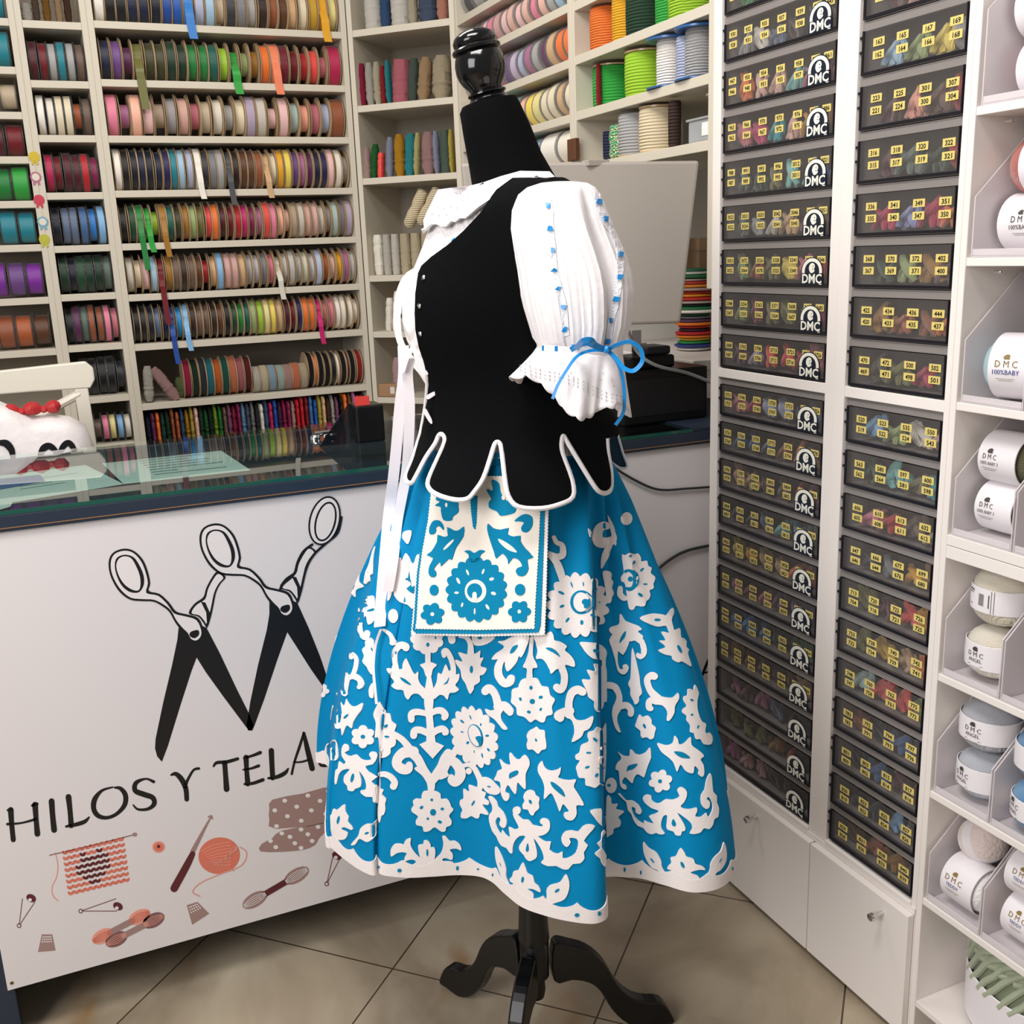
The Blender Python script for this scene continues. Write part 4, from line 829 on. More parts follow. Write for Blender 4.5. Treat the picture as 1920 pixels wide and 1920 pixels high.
# letters, calligraphic strokes (zoomed coordinates of the lower front)
L_ = lambda pts: Z(pts, 0, 1400)
let = []
def lw(pts, ws): let.append(S_(L_(pts), [q*.36458 for q in ws]))
lw([(55, 325), (60, 400), (68, 478)], [30, 26, 26]); lw([(180, 298), (186, 380), (192, 448)], [30, 26, 30]); lw([(38, 398), (110, 392), (185, 372)], [14, 10, 14]); lw([(40, 326), (60, 322)], [12, 16]); lw([(165, 302), (190, 294)], [12, 16])
lw([(265, 280), (270, 350), (278, 428)], [30, 28, 30])
lw([(352, 258), (360, 330), (366, 405)], [30, 26, 28]); lw([(340, 410), (390, 400), (435, 385), (458, 362)], [12, 20, 20, 8])
lw([(580, 208), (525, 225), (487, 270), (482, 320), (505, 355), (550, 365), (600, 345), (640, 300), (645, 250), (620, 215), (590, 210)], [8, 14, 26, 26, 24, 18, 18, 24, 26, 20, 10])
lw([(790, 180), (750, 165), (700, 185), (695, 225), (740, 245), (785, 262), (792, 295), (760, 320), (710, 322), (685, 300)], [16, 10, 22, 26, 28, 26, 24, 16, 12, 8])
lw([(880, 145), (905, 140), (935, 170), (955, 215), (960, 270)], [10, 22, 28, 26, 24]); lw([(1022, 112), (995, 120), (965, 170), (952, 205)], [14, 12, 14, 18])
lw([(1098, 100), (1115, 82), (1165, 78), (1222, 62)], [10, 16, 18, 16]); lw([(1155, 82), (1160, 150), (1165, 218)], [26, 26, 30])
lw([(1265, 55), (1268, 120), (1274, 190)], [28, 24, 28]); lw([(1255, 58), (1300, 45), (1338, 30)], [12, 14, 18]); lw([(1250, 118), (1290, 112), (1330, 98)], [8, 12, 16]); lw([(1258, 192), (1300, 188), (1352, 170)], [12, 16, 18])
lw([(1395, 20), (1398, 90), (1402, 160)], [28, 26, 26]); lw([(1380, 162), (1425, 155), (1465, 135), (1482, 112)], [12, 20, 20, 8])
lw([(1562, -70), (1540, 0), (1515, 75), (1500, 140)], [12, 14, 12, 12]); lw([(1562, -70), (1580, 10), (1605, 112)], [16, 26, 28]); lw([(1510, 80), (1550, 78), (1590, 66)], [8, 10, 10])
lw([(1720, -60), (1690, -75), (1655, -50), (1655, -15), (1700, 10), (1720, 50), (1690, 90), (1650, 95), (1640, 70)], [16, 10, 22, 26, 28, 26, 20, 14, 10])
art('shop_lettering', let)
art('shop_lettering', [S_([(655, 1212), (640, 1225), (633, 1250), (640, 1275), (660, 1285)], [3, 6, 8, 7, 4]), S_([(1332, 1228), (1322, 1252), (1312, 1278)], [4, 5, 4]), S_([(1330, 1228), (1338, 1250), (1344, 1278)], [6, 9, 9]), S_([(1318, 1262), (1336, 1258)], [3, 3])])
# knitted square with a heart
kn = []
ox, oy = L_([(335, 545)])[0]
ux, uy = (L_([(650, 470)])[0][0]-ox)/11, (L_([(650, 470)])[0][1]-oy)/11
vx, vy = (L_([(365, 760)])[0][0]-ox)/7.2, (L_([(365, 760)])[0][1]-oy)/7.2
heart = {1: [4, 6], 2: [3, 4, 5, 6, 7], 3: [3, 4, 5, 6, 7], 4: [3, 4, 5, 6], 5: [4, 5, 6], 6: [5]}
heart = {1: [3, 6], 2: [3, 4, 5, 6, 7], 3: [2, 3, 4, 5, 6, 7], 4: [2, 3, 4, 5, 6, 7], 5: [3, 4, 5, 6], 6: [4, 5]}
for r_ in range(8):
    for c_ in range(11):
        x, y = ox+ux*c_+vx*r_, oy+uy*c_+vy*r_
        mi = 2 if c_ in heart.get(r_, []) else 1
        kn.append((ellipse(x-2.6, y, 4.4, 2.7, .75, 8), mi, 0)); kn.append((ellipse(x+2.8, y-.8, 4.4, 2.7, -1.05, 8), mi, 0))
kn.append(S_(L_([(255, 558), (480, 505), (690, 452)]), 1.6, 4)); kn.append((ellipse(*L_([(692, 451)])[0], 4.5, 3.5, 0), 3, 1))
kn.append(S_(L_([(285, 545), (297, 610), (290, 670), (268, 720), (272, 765), (298, 792)]), 1.6, 6))
art('knitting_print', kn)
art('button_print', [(ellipse(*L_([(815, 515)])[0], 12, 11), 6, 0), (ellipse(*L_([(815, 515)])[0], 9, 8), 1, 1), (ellipse(*L_([(815, 512)])[0], 3, 3), 2, 2)])
art('crochet_hook_print', [S_(L_([(1088, 358), (1060, 405), (990, 540)]), [2, 4.5, 9], 3), S_(L_([(1070, 362), (1085, 355), (1092, 370)]), [2, 3, 2], 3, 1), S_(L_([(990, 550), (960, 610), (895, 728)]), [10, 13, 14], 2, 1)])
bx, by = L_([(1127, 560)])[0]
ball = [(ellipse(bx, by, 39, 34, -.2, 36), 1, 0)]
for k in range(8): ball.append(S_([(bx-34+k*3.5, by-8+k*3.4), (bx-10+k*3.2, by-20+k*5.4), (bx+22, by-26+k*6)], 1.0, 6, 1))
for k in range(6): ball.append(S_([(bx-30+k*5, by+10), (bx-22+k*7, by+20), (bx-12+k*8, by+31-k*.5)], 1.0, 6, 2))
for k in range(6): ball.append(S_([(bx-6+k*5, by+16-k*1.5), (bx+12+k*3, by+4-k*4), (bx+34, by-12-k*1)], 1.0, 6, 2))
ball.append(S_(L_([(1232, 515), (1268, 545), (1240, 610), (1130, 655), (1030, 700), (990, 745), (1028, 768)]), 1.6, 6, 1))
art('yarn_ball_print', ball)
fab = [P_(L_([(1400, 272), (1560, 240), (1750, 205), (1760, 370), (1420, 422), (1385, 380), (1385, 320)]), 3, 0, 2), P_(L_([(1445, 432), (1600, 405), (1700, 385), (1680, 430), (1640, 470), (1620, 505), (1560, 530), (1450, 540), (1338, 538), (1345, 500), (1400, 470)]), 3, 0, 2)]
for q in [(1464, 277), (1583, 251), (1688, 229), (1526, 308), (1646, 278), (1413, 327), (1601, 327), (1478, 357), (1675, 345), (1549, 380), (1422, 408), (1548, 425), (1635, 412), (1449, 445), (1583, 450), (1491, 463), (1391, 484), (1605, 484), (1516, 496), (1418, 516), (1548, 520)]: fab.append((ellipse(*L_([q])[0], 4.4, 3.8), 5, 1))
art('dotted_fabric_print', fab)
def skein_art(name, p0, p1, c1, c2, cm):
    (x0, y0), (x1, y1) = L_([p0, p1]); dx, dy = x1-x0, y1-y0; l = math.hypot(dx, dy); a = math.atan2(dy, dx); T = lambda u, v: (x0+dx*u-dy/l*v, y0+dy*u+dx/l*v)
    sh = [S_([T(.3, 0), T(.7, 0)], 11, cm, 1)]
    for e in (.17, .83):
        cx, cy = T(e, 0); sh.append((ellipse(cx, cy, l*.19, 13, a), c1, 0))
        for k in (-7, -3.5, 0, 3.5, 7): sh.append(S_([T(e-.17, k*.4), T(e, k), T(e+.17, k*.4)], .9, c2, 2))
    art(name, sh)
skein_art('thread_skein_print', (1255, 820), (1580, 630), 3, 5, 2); skein_art('thread_skein_print', (480, 1000), (765, 850), 6, 1, 3); skein_art('thread_skein_print', (550, 1015), (838, 868), 4, 6, 3)
def pin_art(a, b, c, head):
    A, B, Cc = L_([a, b, c]); sh = [S_([A, B], 1.5, 4), S_([Cc, B], 1.5, 4)]
    sh += [(ellipse(B[0], B[1], 4.4, 4.4), 4, 0), (ellipse(B[0], B[1], 2.2, 2.2), 5, 1)]
    hx, hy = L_([head])[0]; sh += [(ellipse(hx, hy, 9.5, 7, .5), 2, 1), (ellipse(hx-2, hy+3, 3.5, 3), 5, 2)]
    art('safety_pin_print', sh)
pin_art((115, 782), (98, 920), (178, 800), (160, 778)); pin_art((595, 782), (415, 845), (600, 845), (606, 820)); pin_art((1712, 560), (1680, 705), (1745, 580), (1732, 560))
def thimble(a, b, c, d, rows):
    q = L_([a, b, c, d]); sh = [P_(q, 3, 0, 1)]; A, B, Cc, D = [Vector(p) for p in q]
    for i in range(1, 4):
        for j in range(1, 6):
            p = A.lerp(B, j/6).lerp(D.lerp(Cc, j/6), i/7); sh.append((ellipse(p.x, p.y, 1.5, 1.5, 0, 6), 5, 1))
    art('thimble_print', sh)
thimble((215, 965), (268, 965), (285, 1048), (195, 1055), 3); thimble((960, 815), (1015, 798), (1075, 858), (988, 915), 3)
# papers under the glass
def flat_on(z, pts): return [onZ(x, y, z) for x, y in pts]
M['paper2'] = mat('document_paper', 'c9d2d0', .5); M['ink2'] = mat('document_ink', '7d8486', .6); M['blueprint'] = mat('document_blue', '3f63a0', .5)
def sheet(label, pts, z, inks=(), blue=None, parent_name='paper_sheet'):
    P = flat_on(z, pts); c = sum(P, Vector())/len(P); t = thing('paper_sheet', label, 'paper', (c.x, c.y, z), group='sheets under the glass')
    mb = MB(); n = len(P); mb.rings([[p-c for p in P], [p-c+ZV*.0006 for p in P]]); mb.obj('sheet', M['paper2'], t)
    if inks:
        mb = MB(); A, B, Cc, D = [p-c+ZV*.001 for p in P[:4]]
        for u0, u1, v in inks:
            f = lambda u, v: A.lerp(B, u).lerp(D.lerp(Cc, u), v); b = len(mb.v)
            for q in (f(u0, v), f(u1, v), f(u1, v+.018), f(u0, v+.018)): mb.v.append(tuple(q))
            mb.face(range(b, b+4))
        mb.obj('printed_lines', M['ink2'], t)
    if blue:
        mb = MB(); b = len(mb.v)
        for q in flat_on(z+.0012, blue): mb.v.append(tuple(q-c))
        mb.face(range(b, b+len(blue))); mb.obj('blue_picture', M['blueprint'], t)
zp = CZT-.003
sheet('printed sheet under the glass, nearer to the counter middle', [(178, 856), (395, 832), (470, 882), (232, 908)], zp, [(.28, .28+.5*rnd.random()+.15, .1+.08*k) for k in range(10)])
sheet('sheet with a blue picture under the glass at the counter end', [(0, 893), (160, 872), (232, 908), (-10, 948)], zp, [(.2, .5, .5), (.2, .6, .6), (.3, .8, .3)], [(0, 898), (75, 890), (85, 902), (0, 918)])
sheet('corner of a third sheet near the glass edge', [(-30, 930), (25, 940), (20, 950), (-30, 965)], zp+.0015)
# lock fitting on the glass
g = onZ(606, 822, CT); t = thing('glass_lock', 'chrome showcase lock standing on the glass top', 'lock', (g.x, g.y, CT))
MB().lathe([(.012, 0), (.012, .006), (.008, .010)], 16, (-.018, 0, 0)).lathe([(.012, 0), (.012, .006), (.008, .010)], 16, (.022, .004, 0)).tube([(-.02, 0, .012), (.022, .004, .012)], .006, 10).obj('lock_body', M['chrome'], t, True)
MB().lathe([(.006, 0), (.009, .01), (.009, .014)], 14, (.004, -.008, .006), (.1, -1, -.2)).obj('key_cylinder', M['chrome'], t, True)
# black card terminal box with a red tag
def upbox(name, label, cat, x0, x1, yb, yt, dist_z, depth, m, bev=.004, **k):
    """box standing on the counter top: front bottom edge runs from (x0,yb) to (x1,yb) in the photograph"""
    a = onZ(x0, yb, dist_z); b = onY(x1, yb, a.y); top = onY(x0, yt, a.y).z
    t = thing(name, label, cat, ((a.x+b.x)/2, a.y, dist_z)); hw = (b.x-a.x)/2
    MB().box((-hw, 0, 0), (hw, depth, top-dist_z)).obj('housing', m, t, bev=bev)
    return t, hw, top-dist_z
t, hw, hh = upbox('card_terminal', 'black box with a red paper tag beside the white ribbons', 'device', 672, 724, 832, 762, CT, .07, M['black'])
MB().box((-hw*.95, .01, hh), (hw*.1, .012, hh+.02)).obj('red_tag', mat('red_card', 'd8403a', .6), t)
t = thing('display_panel', 'dark glass display panel leaning beside the black box', 'display', onZ(655, 836, CT)+Vector((.0, .03, 0)))
MB().prism([(-.06, 0), (.05, 0), (.05, .075), (.02, .085)], 0, .004, lambda q: Vector((q.x, q.z+q.y*.3, q.y))).obj('panel', mat('dark_glass', '11151a', .05, alpha=.75), t)
# monitor seen from behind
M['monitor'] = mat('monitor_back', '9f978e', .5, bump=('noise', 120, .05))
_ma, _mb = onY(864, 306, 2.10), onY(1312, 301, 1.905); _md = _mb-_ma; _md.z = 0; _mn = _md.cross(ZV).normalized(); mon = [_ma, _mb, onP(1276, 606, _ma, _mn), onP(900, 618, _ma, _mn)]
mc = sum(mon, Vector())/4; t = thing('monitor', 'large pale grey computer monitor seen from its back behind the mannequin', 'monitor', (mc.x, mc.y+.04, CT+.0005))
mb = MB(); nn = (mon[1]-mon[0]).cross(mon[3]-mon[0]).normalized()
if nn.y < 0: nn = -nn
o_ = Vector(t.location)
mb.rings([[p-o_ for p in mon], [p-o_+nn*.02 for p in mon]]); mb.obj('screen_housing', M['monitor'], t, bev=.006)
la, lb_ = onY(1098, 303, 1.998), onY(1138, 312, 1.998)
MB().box((la.x-o_.x, la.y-o_.y-.012, lb_.z-o_.z), (lb_.x-o_.x, la.y-o_.y+.02, la.z-o_.z+.003)).obj('camera_clip', M['monitor'], t, bev=.002)
MB().box((-.03, .02, .01), (.03, .035, .25)).box((-.10, -.04, 0), (.08, .08, .008)).obj('stand', M['monitor'], t, bev=.003)
# cash drawer and clutter
cz = CT
t, hw, hh = upbox('cash_drawer', 'long black cash drawer on the counter behind the sleeve frill', 'cash drawer', 1170, 1326, 800, 700, cz+.0005, .2, M['black'])
MB().box((-hw*.9, -.002, hh*.15), (hw*.9, 0, hh*.85)).obj('drawer_front', mat('black_satin', '141416', .4), t, bev=.001)
zt = cz+hh; o0 = Vector(t.location)
MB().box((XB+.0, YC-.006, CT-.007), (XRt, YBK, CT), tf).obj('navy_top', M['navy'], ct)
def onbox(px, dy): p = onY(px, 690, o0.y+dy); return Vector((p.x, o0.y+dy, zt+.0005))
q = onbox(1215, .07); t = thing('card_reader', 'black card reader lying on the cash drawer', 'card reader', q); MB().box((-.07, -.04, 0), (.05, .05, .03)).obj('reader_body', M['black'], t, bev=.006); MB().box((-.02, -.03, .0305), (.045, .045, .05)).obj('keypad', mat('keypad_dark', '26272b', .4), t, bev=.005)
q = onbox(1200, .14); t = thing('note_block', 'white memo note standing on the cash drawer', 'note', q); MB().box((-.022, 0, 0), (.004, .004, .082)).box((.003, .001, 0), (.020, .004, .05)).obj('paper', M['paperw'], t)
# shelf ledge behind with striped ribbons, cartons
lz = onX(1302, 655, XB+.30).z
t = thing('back_worktop', 'pale worktop in the niche under the side wall shelves', 'worktop', (XB+.35, 2.42, lz-.03)); 
MB().box((-.20, -.25, 0), (.168, .36, .028)).obj('worktop_board', M['lacq'], t, bev=.003); MB().box((.10, -.2, -.12), (.168, -.185, -.001)).box((.10, .3, -.12), (.168, .315, -.001)).obj('bracket', M['lacq'], t)
strip_cols = ['e9e4dc', '2d3a7c', '2b8a4c', 'e3c23a', 'd8782a', 'b02a2c', '3a2a3c', 'c63a30', 'e07a2c', '5a3a5c', 'b8b8b8', '1f5a3c', 'ece8e0', '2c7a4a', '303030', 'c8b4b0', 'c63030', 'e0a030', 'd84a34', 'b8a0a0', 'e09030', 'c04040', 'ded8d0', '2c7a4a', 'e8e4dc', '3a7a5a']
P0 = onX(1302, 640, XB+.30)
for k, c in enumerate(strip_cols[::1]):
    hh = (onX(1302, 503, XB+.30).z-lz)/len(strip_cols)
    wig = .006*math.sin(k*1.7)+(.008 if 11 < k < 22 else 0)
    tag(MB().lathe([((.036+wig)*1.15, 0), ((.041+wig)*1.15, hh*.3), ((.041+wig)*1.15, hh*.7), ((.036+wig)*1.15, hh*.96)], 26, (XB+.30, P0.y, lz+.0006+k*hh)).obj('striped_ribbon_coil', M['flat'], smooth=True, col=c), 'flat coil of striped ribbon, number %s from the bottom of the niche stack' % ['one', 'two', 'three', 'four', 'five', 'six', 'seven', 'eight', 'nine', 'ten', 'eleven', 'twelve', 'thirteen', 'fourteen', 'fifteen', 'sixteen', 'seventeen', 'eighteen', 'nineteen', 'twenty', 'twenty-one', 'twenty-two', 'twenty-three', 'twenty-four', 'twenty-five', 'twenty-six'][k], 'ribbon', 'striped ribbon coils in the niche')
M['carton'] = mat('carton', '9c8064', .8)
q = onX(1296, 472, XB+.38)
tag(MB().box((q.x, q.y-.04, lz+.001), (q.x+.08, q.y+.05, q.z+.0)).obj('carton', M['carton'], bev=.002), 'tall brown carton behind the striped ribbon stack', 'carton')
tag(MB().box((q.x+.005, q.y-.03, q.z+.001), (q.x+.07, q.y+.045, onX(1308, 446, XB+.38).z)).obj('carton', mat('carton_light', 'a98d70', .8), bev=.002), 'small brown carton on top of the tall one', 'carton')
# cables
M['cableg'] = mat('grey_cable', '8d8f8c', .5); M['cableb'] = mat('dark_cable', '2a2d2c', .5)
def cable(label, pts, r, m): tag(MB().tube(smoothcurve(pts, 6), r, 8).obj('cable', M[m], smooth=True), label, 'cable')
cable('grey cable running from behind the sleeve over the cash drawer', [onY(1178, 620, 2.10), onY(1195, 660, 2.08), onY(1230, 685, 2.05), onY(1290, 700, 2.04), onY(1345, 722, 2.04)], .004, 'cableg')
cable('thin grey cable hanging on the white counter front behind the skirt', [onY(1120, 850, YC-.006), onY(1145, 872, YC-.006), onY(1190, 900, YC-.006), onY(1235, 918, YC-.006), onY(1290, 916, YC-.006), onY(1345, 912, YC-.006)], .0028, 'cableb')
cable('dark cable arching over the counter front beside the skirt', [onY(1225, 1075, YC-.006), onY(1255, 1050, YC-.006), onY(1290, 1032, YC-.006), onY(1345, 1020, YC-.006)], .0035, 'cableb')
# chair and bag behind the counter
M['chair'] = mat('white_painted_chair', 'e0dacb', .4)
CY = 3.0
t = thing('wooden_chair', 'white wooden chair with a cross back standing behind the counter', 'chair', (onY(60, 700, CY).x, CY, 0)); o_ = Vector(t.location)
pp = [(-60, 702), (120, 682), (160, 678), (175, 690), (178, 712), (170, 728), (60, 735), (-60, 745)]
mb = MB(); q_ = [onY(x, y, CY)-o_ for x, y in pp]; mb.rings([q_, [p+Vector((0, .025, 0)) for p in q_]]); mb.obj('top_rail', M['chair'], t, bev=.004)
def bar(pts, wd, nm): mb = MB(); mb.strip([onY(x, y, CY+.012)-o_ for x, y in pts], [Vector((1, 0, 0))]*len(pts), wd, .02); mb.obj(nm, M['chair'], t, bev=.003)
bar([(152, 728), (172, 860), (176, 960)], .035, 'back_post'); bar([(-90, 735), (-80, 960)], .035, 'back_post')
mb = MB(); mb.tube([onY(150, 738, CY+.012)-o_, onY(100, 765, CY+.012)-o_, onY(0, 840, CY+.012)-o_], .012, 8).obj('cross_bar', M['chair'], t, True)
zz = .46; MB().box((-.24, -.42, zz-.03), (.22, .0, zz)).obj('seat', M['chair'], t, bev=.008)
for sx in (-.21, .19):
    for sy in (-.39, -.02): MB().box((sx-.018, sy-.018, 0), (sx+.018, sy+.018, zz-.03)).obj('leg', M['chair'], t, bev=.003)
M['bag'] = mat('white_plastic_bag', 'ddd6d6', .4, bump=('noise', 18, .9))
BYp = 2.80; t = thing('shopping_bag', 'white plastic shopping bag with black lettering and red bows, resting on the chair', 'bag', onY(70, 860, BYp).xy.to_3d()+ZV*(zz+.001)); o_ = Vector(t.location)
prof = [(-60, 760), (0, 752), (30, 765), (60, 780), (95, 776), (130, 780), (160, 795), (178, 840), (186, 900), (180, 1010), (-60, 1010)]
ou = [onY(x, y, BYp)-o_ for x, y in prof]; ou[-1].z = ou[-2].z = 0
rs = []
cc = sum(ou, Vector())/len(ou)
for d, s in ((-.075, .75), (-.055, .93), (0, 1), (.055, .93), (.075, .75)): rs.append([Vector((cc.x+(p.x-cc.x)*s, d, max(0, cc.z+(p.z-cc.z)*(s if p.z > .01 else 1)))) for p in ou])
MB().rings(rs).obj('bag_body', M['bag'], t, True)
mb = MB()
for pts, wsx in (([(0, 830), (12, 832), (22, 845), (24, 862)], [10, 14, 12, 8]), ([(72, 862), (80, 842), (92, 836), (104, 846), (108, 864)], [6, 12, 12, 10, 6]), ([(110, 862), (116, 840), (128, 830), (138, 842), (136, 858)], [6, 10, 11, 10, 6])):
    patch(mb, stroke(pts, wsx), lambda x, y: (onY(x, y, BYp-.0765)-o_, FN), 0, .0012)
mb.obj('black_lettering', M['pk'], t)
mb = MB(); patch(mb, ellipse(50, 856, 26, 22), lambda x, y: (onY(x, y, BYp-.0765)-o_, FN), 0, .0012); mb.obj('grey_disc', mat('disc_grey', '6f7075', .5), t)
M['redbow'] = mat('red_bow', 'b32a2b', .5)
for (x0, y0), nm in (((40, 772), 'bow'), ((82, 768), 'bow')):
    b_ = onY(x0, y0, BYp-.02)-o_; mb = MB()
    for s in (-1, 1): mb.lathe([(.002, 0), (.014, .012), (.017, .028), (.006, .04)], 12, b_, (s, 0, .25))
    mb.lathe([(.006, 0), (.009, .006), (.005, .012)], 10, b_, (0, -1, .2)); mb.obj(nm, M['redbow'], t, True)
# ================================================================ mannequin and costume
M['wblack'] = mat('black_lacquered_wood', '0a0a0b', .12, spec=.6); M['matblack'] = mat('black_painted_wood', '0b0b0c', .32)
M['velvet'] = mat('black_jersey', '060607', .95, spec=.1, bump=('noise', 300, .2))
M['felt'] = mat('black_wool', '07080a', .95, spec=.12, bump=('noise', 260, .25))
M['blue'] = mat('turquoise_cotton', '007fb2', .7, spec=.12, bump=('noise', 90, .12))
M['bluefelt'] = mat('turquoise_felt', '067da6', .85, spec=.15, bump=('noise', 320, .12))
M['wfelt'] = mat('white_felt', 'e6dfdd', .85, spec=.15, bump=('noise', 320, .12)); M['crfelt'] = mat('cream_felt', 'ece4d9', .85, spec=.15, bump=('noise', 320, .2))
M['cotton'] = mat('white_cotton', 'e6e2e3', .7, spec=.2, bump=('noise', 70, .2)); M['lace'] = mat('white_lace', 'ededf2', .8, bump=('voronoi', 420, .25))
M['satinw'] = mat('white_satin_ribbon', 'f2ecf0', .35); M['satinb'] = mat('blue_satin_ribbon', '1487cf', .3); M['hole'] = mat('eyelet_shadow', 'a39a9c', .9)
O3 = MAN
class Surf:
    def __init__(s, mb):
        s.t = BVHTree.FromPolygons([Vector(v) for v in mb.v], mb.f)
    def __call__(s, x, y, lift=0):
        d = ray(x, y).normalized(); h = s.t.ray_cast(CAM, d)
        if h[0] is None: return None
        n = h[1].normalized()
        if n.dot(d) > 0: n = -n
        return (h[0]+n*lift, n)
def rel(mp, o): return lambda x, y: (lambda h: None if h is None else (h[0]-o, h[1]))(mp(x, y))
def zz(pts, ox, oy, k=.135417): return [(ox+x*k, oy+y*k) for x, y in pts]
# ---- stand
F2 = onZ(1225, 1918, 0); F1 = onZ(866, 1862, 0)
mq = thing('mannequin', 'black dress form with turned wooden finial and tripod foot, wearing a folk costume', 'mannequin', MAN)
ra = (F2-MAN).normalized(); la_ = (F1-MAN).normalized(); fa = -(ra+la_).normalized()
legp = [(1036, 1766), (1070, 1767), (1100, 1776), (1130, 1800), (1155, 1840), (1180, 1862), (1205, 1871), (1238, 1874), (1255, 1895), (1260, 1912), (1240, 1922), (1205, 1924), (1172, 1912), (1145, 1888), (1122, 1852), (1100, 1836), (1070, 1831), (1036, 1834)]
pn = ra.cross(ZV); prof = []
for x, y in legp:
    p = onP(x, y, MAN, pn)-MAN; prof.append((p.dot(ra), max(p.z, .0)))
prof = [(r, z-min(q[1] for q in prof)) for r, z in prof]
sp = [(q.x, q.y) for q in smoothcurve([(a[0], a[1], 0) for a in prof], 3, True)]; zmin = min(q[1] for q in sp)
for dr in (ra, la_, fa):
    sd = dr.cross(ZV)
    mb = MB(); mb.prism(sp, -.0145, .0145, lambda q: dr*q.x+ZV*(q.y-zmin)+sd*q.z)
    mb.obj('leg', M['matblack'], mq, bev=.004)
hz = lambda y: onM(1008, y).z
zk, zl, zm, zt_ = hz(1871), hz(1833), hz(1768), hz(1690)
MB().lathe([(.004, zk), (.016, zk+.006), (.0185, zk+.02), (.017, zl), (.026, zl+.008), (.027, zm), (.0235, zm+.004), (.0235, zm+.008), (.0285, zm+.012), (.0245, zt_), (.022, zt_+.04), (.018, zt_+.06), (.016, 1.02)], 28).obj('pole', M['matblack'], mq, True)
def ring2(Lp, Rp, depth, dl=0, n=28, pw=2.0, dr=None):
    """ring through two silhouette points of the photograph; depth = half size towards/away from the camera"""
    a = onM(*Lp, dl); b = onM(*Rp, dl if dr is None else dr); c = (a+b)/2; u = (b-a)/2; out = []
    for i in range(n):
        t = 2*PI*i/n; cs, sn = math.cos(t), math.sin(t)
        k = (abs(cs)**pw+abs(sn)**pw)**(-1/pw)
        out.append(c+u*(cs*k)-HF*(sn*k*depth))
    return out
nk = [ring2((866, 204), (968, 180), .044), ring2((862, 214), (973, 188), .048), ring2((870, 262), (995, 235), .053), ring2((878, 305), (1015, 285), .06), ring2((885, 348), (1042, 332), .068), ring2((880, 400), (1070, 380), .09)]
MB().rings([[p-O3 for p in r] for r in nk]).obj('neck', M['velvet'], mq, True)
a = onM(918, 196)-O3; b = onM(884, 55)-O3; L = (b-a).length; px = .00085
prf = [(44, -.02), (45, .0), (42, .03), (36, .05), (33, .08), (30, .12), (34, .14), (34, .16), (28, .19), (30, .23), (37, .30), (42, .38), (44.5, .47), (44, .56), (41, .65), (38, .69), (42.5, .715), (43, .745), (40, .775), (36, .79), (38, .82), (38, .86), (34, .92), (24, .97), (8, 1.0)]
MB().lathe([(r*px, h*L) for r, h in prf], 40, a, b-a).obj('finial', M['wblack'], mq, True)
# ---- upper body surface (vest surface)
ROWS = [(345, 885, 1043, .075), (355, 862, 1062, .095), (368, 835, 1078, .12), (385, 816, 1088, .135), (405, 806, 1094, .143), (430, 798, 1098, .147), (460, 788, 1102, .15), (500, 772, 1106, .15), (535, 757, 1108, .15), (565, 749, 1108, .148), (600, 749, 1104, .143), (635, 757, 1096, .136), (670, 774, 1092, .13), (705, 790, 1095, .127), (740, 797, 1108, .13), (775, 797, 1138, .138), (800, 794, 1152, .147), (825, 788, 1146, .157), (850, 780, 1140, .168), (880, 770, 1138, .182), (910, 757, 1150, .196), (945, 742, 1172, .212)]
NT = 72
def bodyrings(sh, y0=0, y1=9999, y2=None):
    out = []
    for y, l, r, d in ROWS:
        if y0 <= y <= y1: out.append([p for p in ring2((l+sh/.00085, y+(12 if y < 400 else 0)), (r-sh/.00085, y-(6 if y < 400 else 0)), d-sh, 0, NT, 2.15)])
    return out
vb = MB(); vb.rings(bodyrings(0), cap0=False, cap1=False); VS = Surf(vb)
# ---- blouse
bl = thing('blouse', 'white pleated blouse with lace collar, blue ribbon insertions and frilled sleeves', 'blouse', MAN)
mb = MB().rings([[p-O3 for p in r] for r in bodyrings(.005, 0, 830)]); mb.obj('blouse_body', mat('pleated_cotton', 'f6f3f3', .7, bump=('wave', 60, .5, 'X', .3)), bl, True)
col = [(1030, 322), (975, 321), (939, 331), (905, 343), (880, 349), (844, 353), (822, 356), (815, 369), (807, 386), (808, 402), (803, 417), (796, 432), (794, 439), (806, 434), (816, 424), (826, 423), (834, 428), (844, 427), (852, 418), (860, 419), (868, 412), (878, 412), (900, 395), (940, 372), (1000, 345), (1040, 332)]
def vproj(x, y):
    h = VS(x, y)
    return h if h else (onM(x, y, .073 if x > 876 else .02), -HF)
mb = MB(); patch(mb, col, rel(vproj, O3), .004, .004, 9, jump=.2); mb.obj('lace_collar', M['cotton'], bl, True)
mb = MB()
for i, (x, y) in enumerate([(874, 385), (862, 398), (846, 406), (832, 408), (820, 405), (880, 378), (851, 396), (868, 372), (838, 399)]): patch(mb, ellipse(x, y, 1.2, 1.2, 0, 6), rel(VS, O3), .0085, .0003)
mb.obj('eyelet_holes', M['hole'], bl)
mb = MB(); patch(mb, [(846, 452), (851, 446), (854, 447), (850, 453)], rel(VS, O3), -.003, .004); mb.obj('ribbon_slot', M['satinb'], bl)
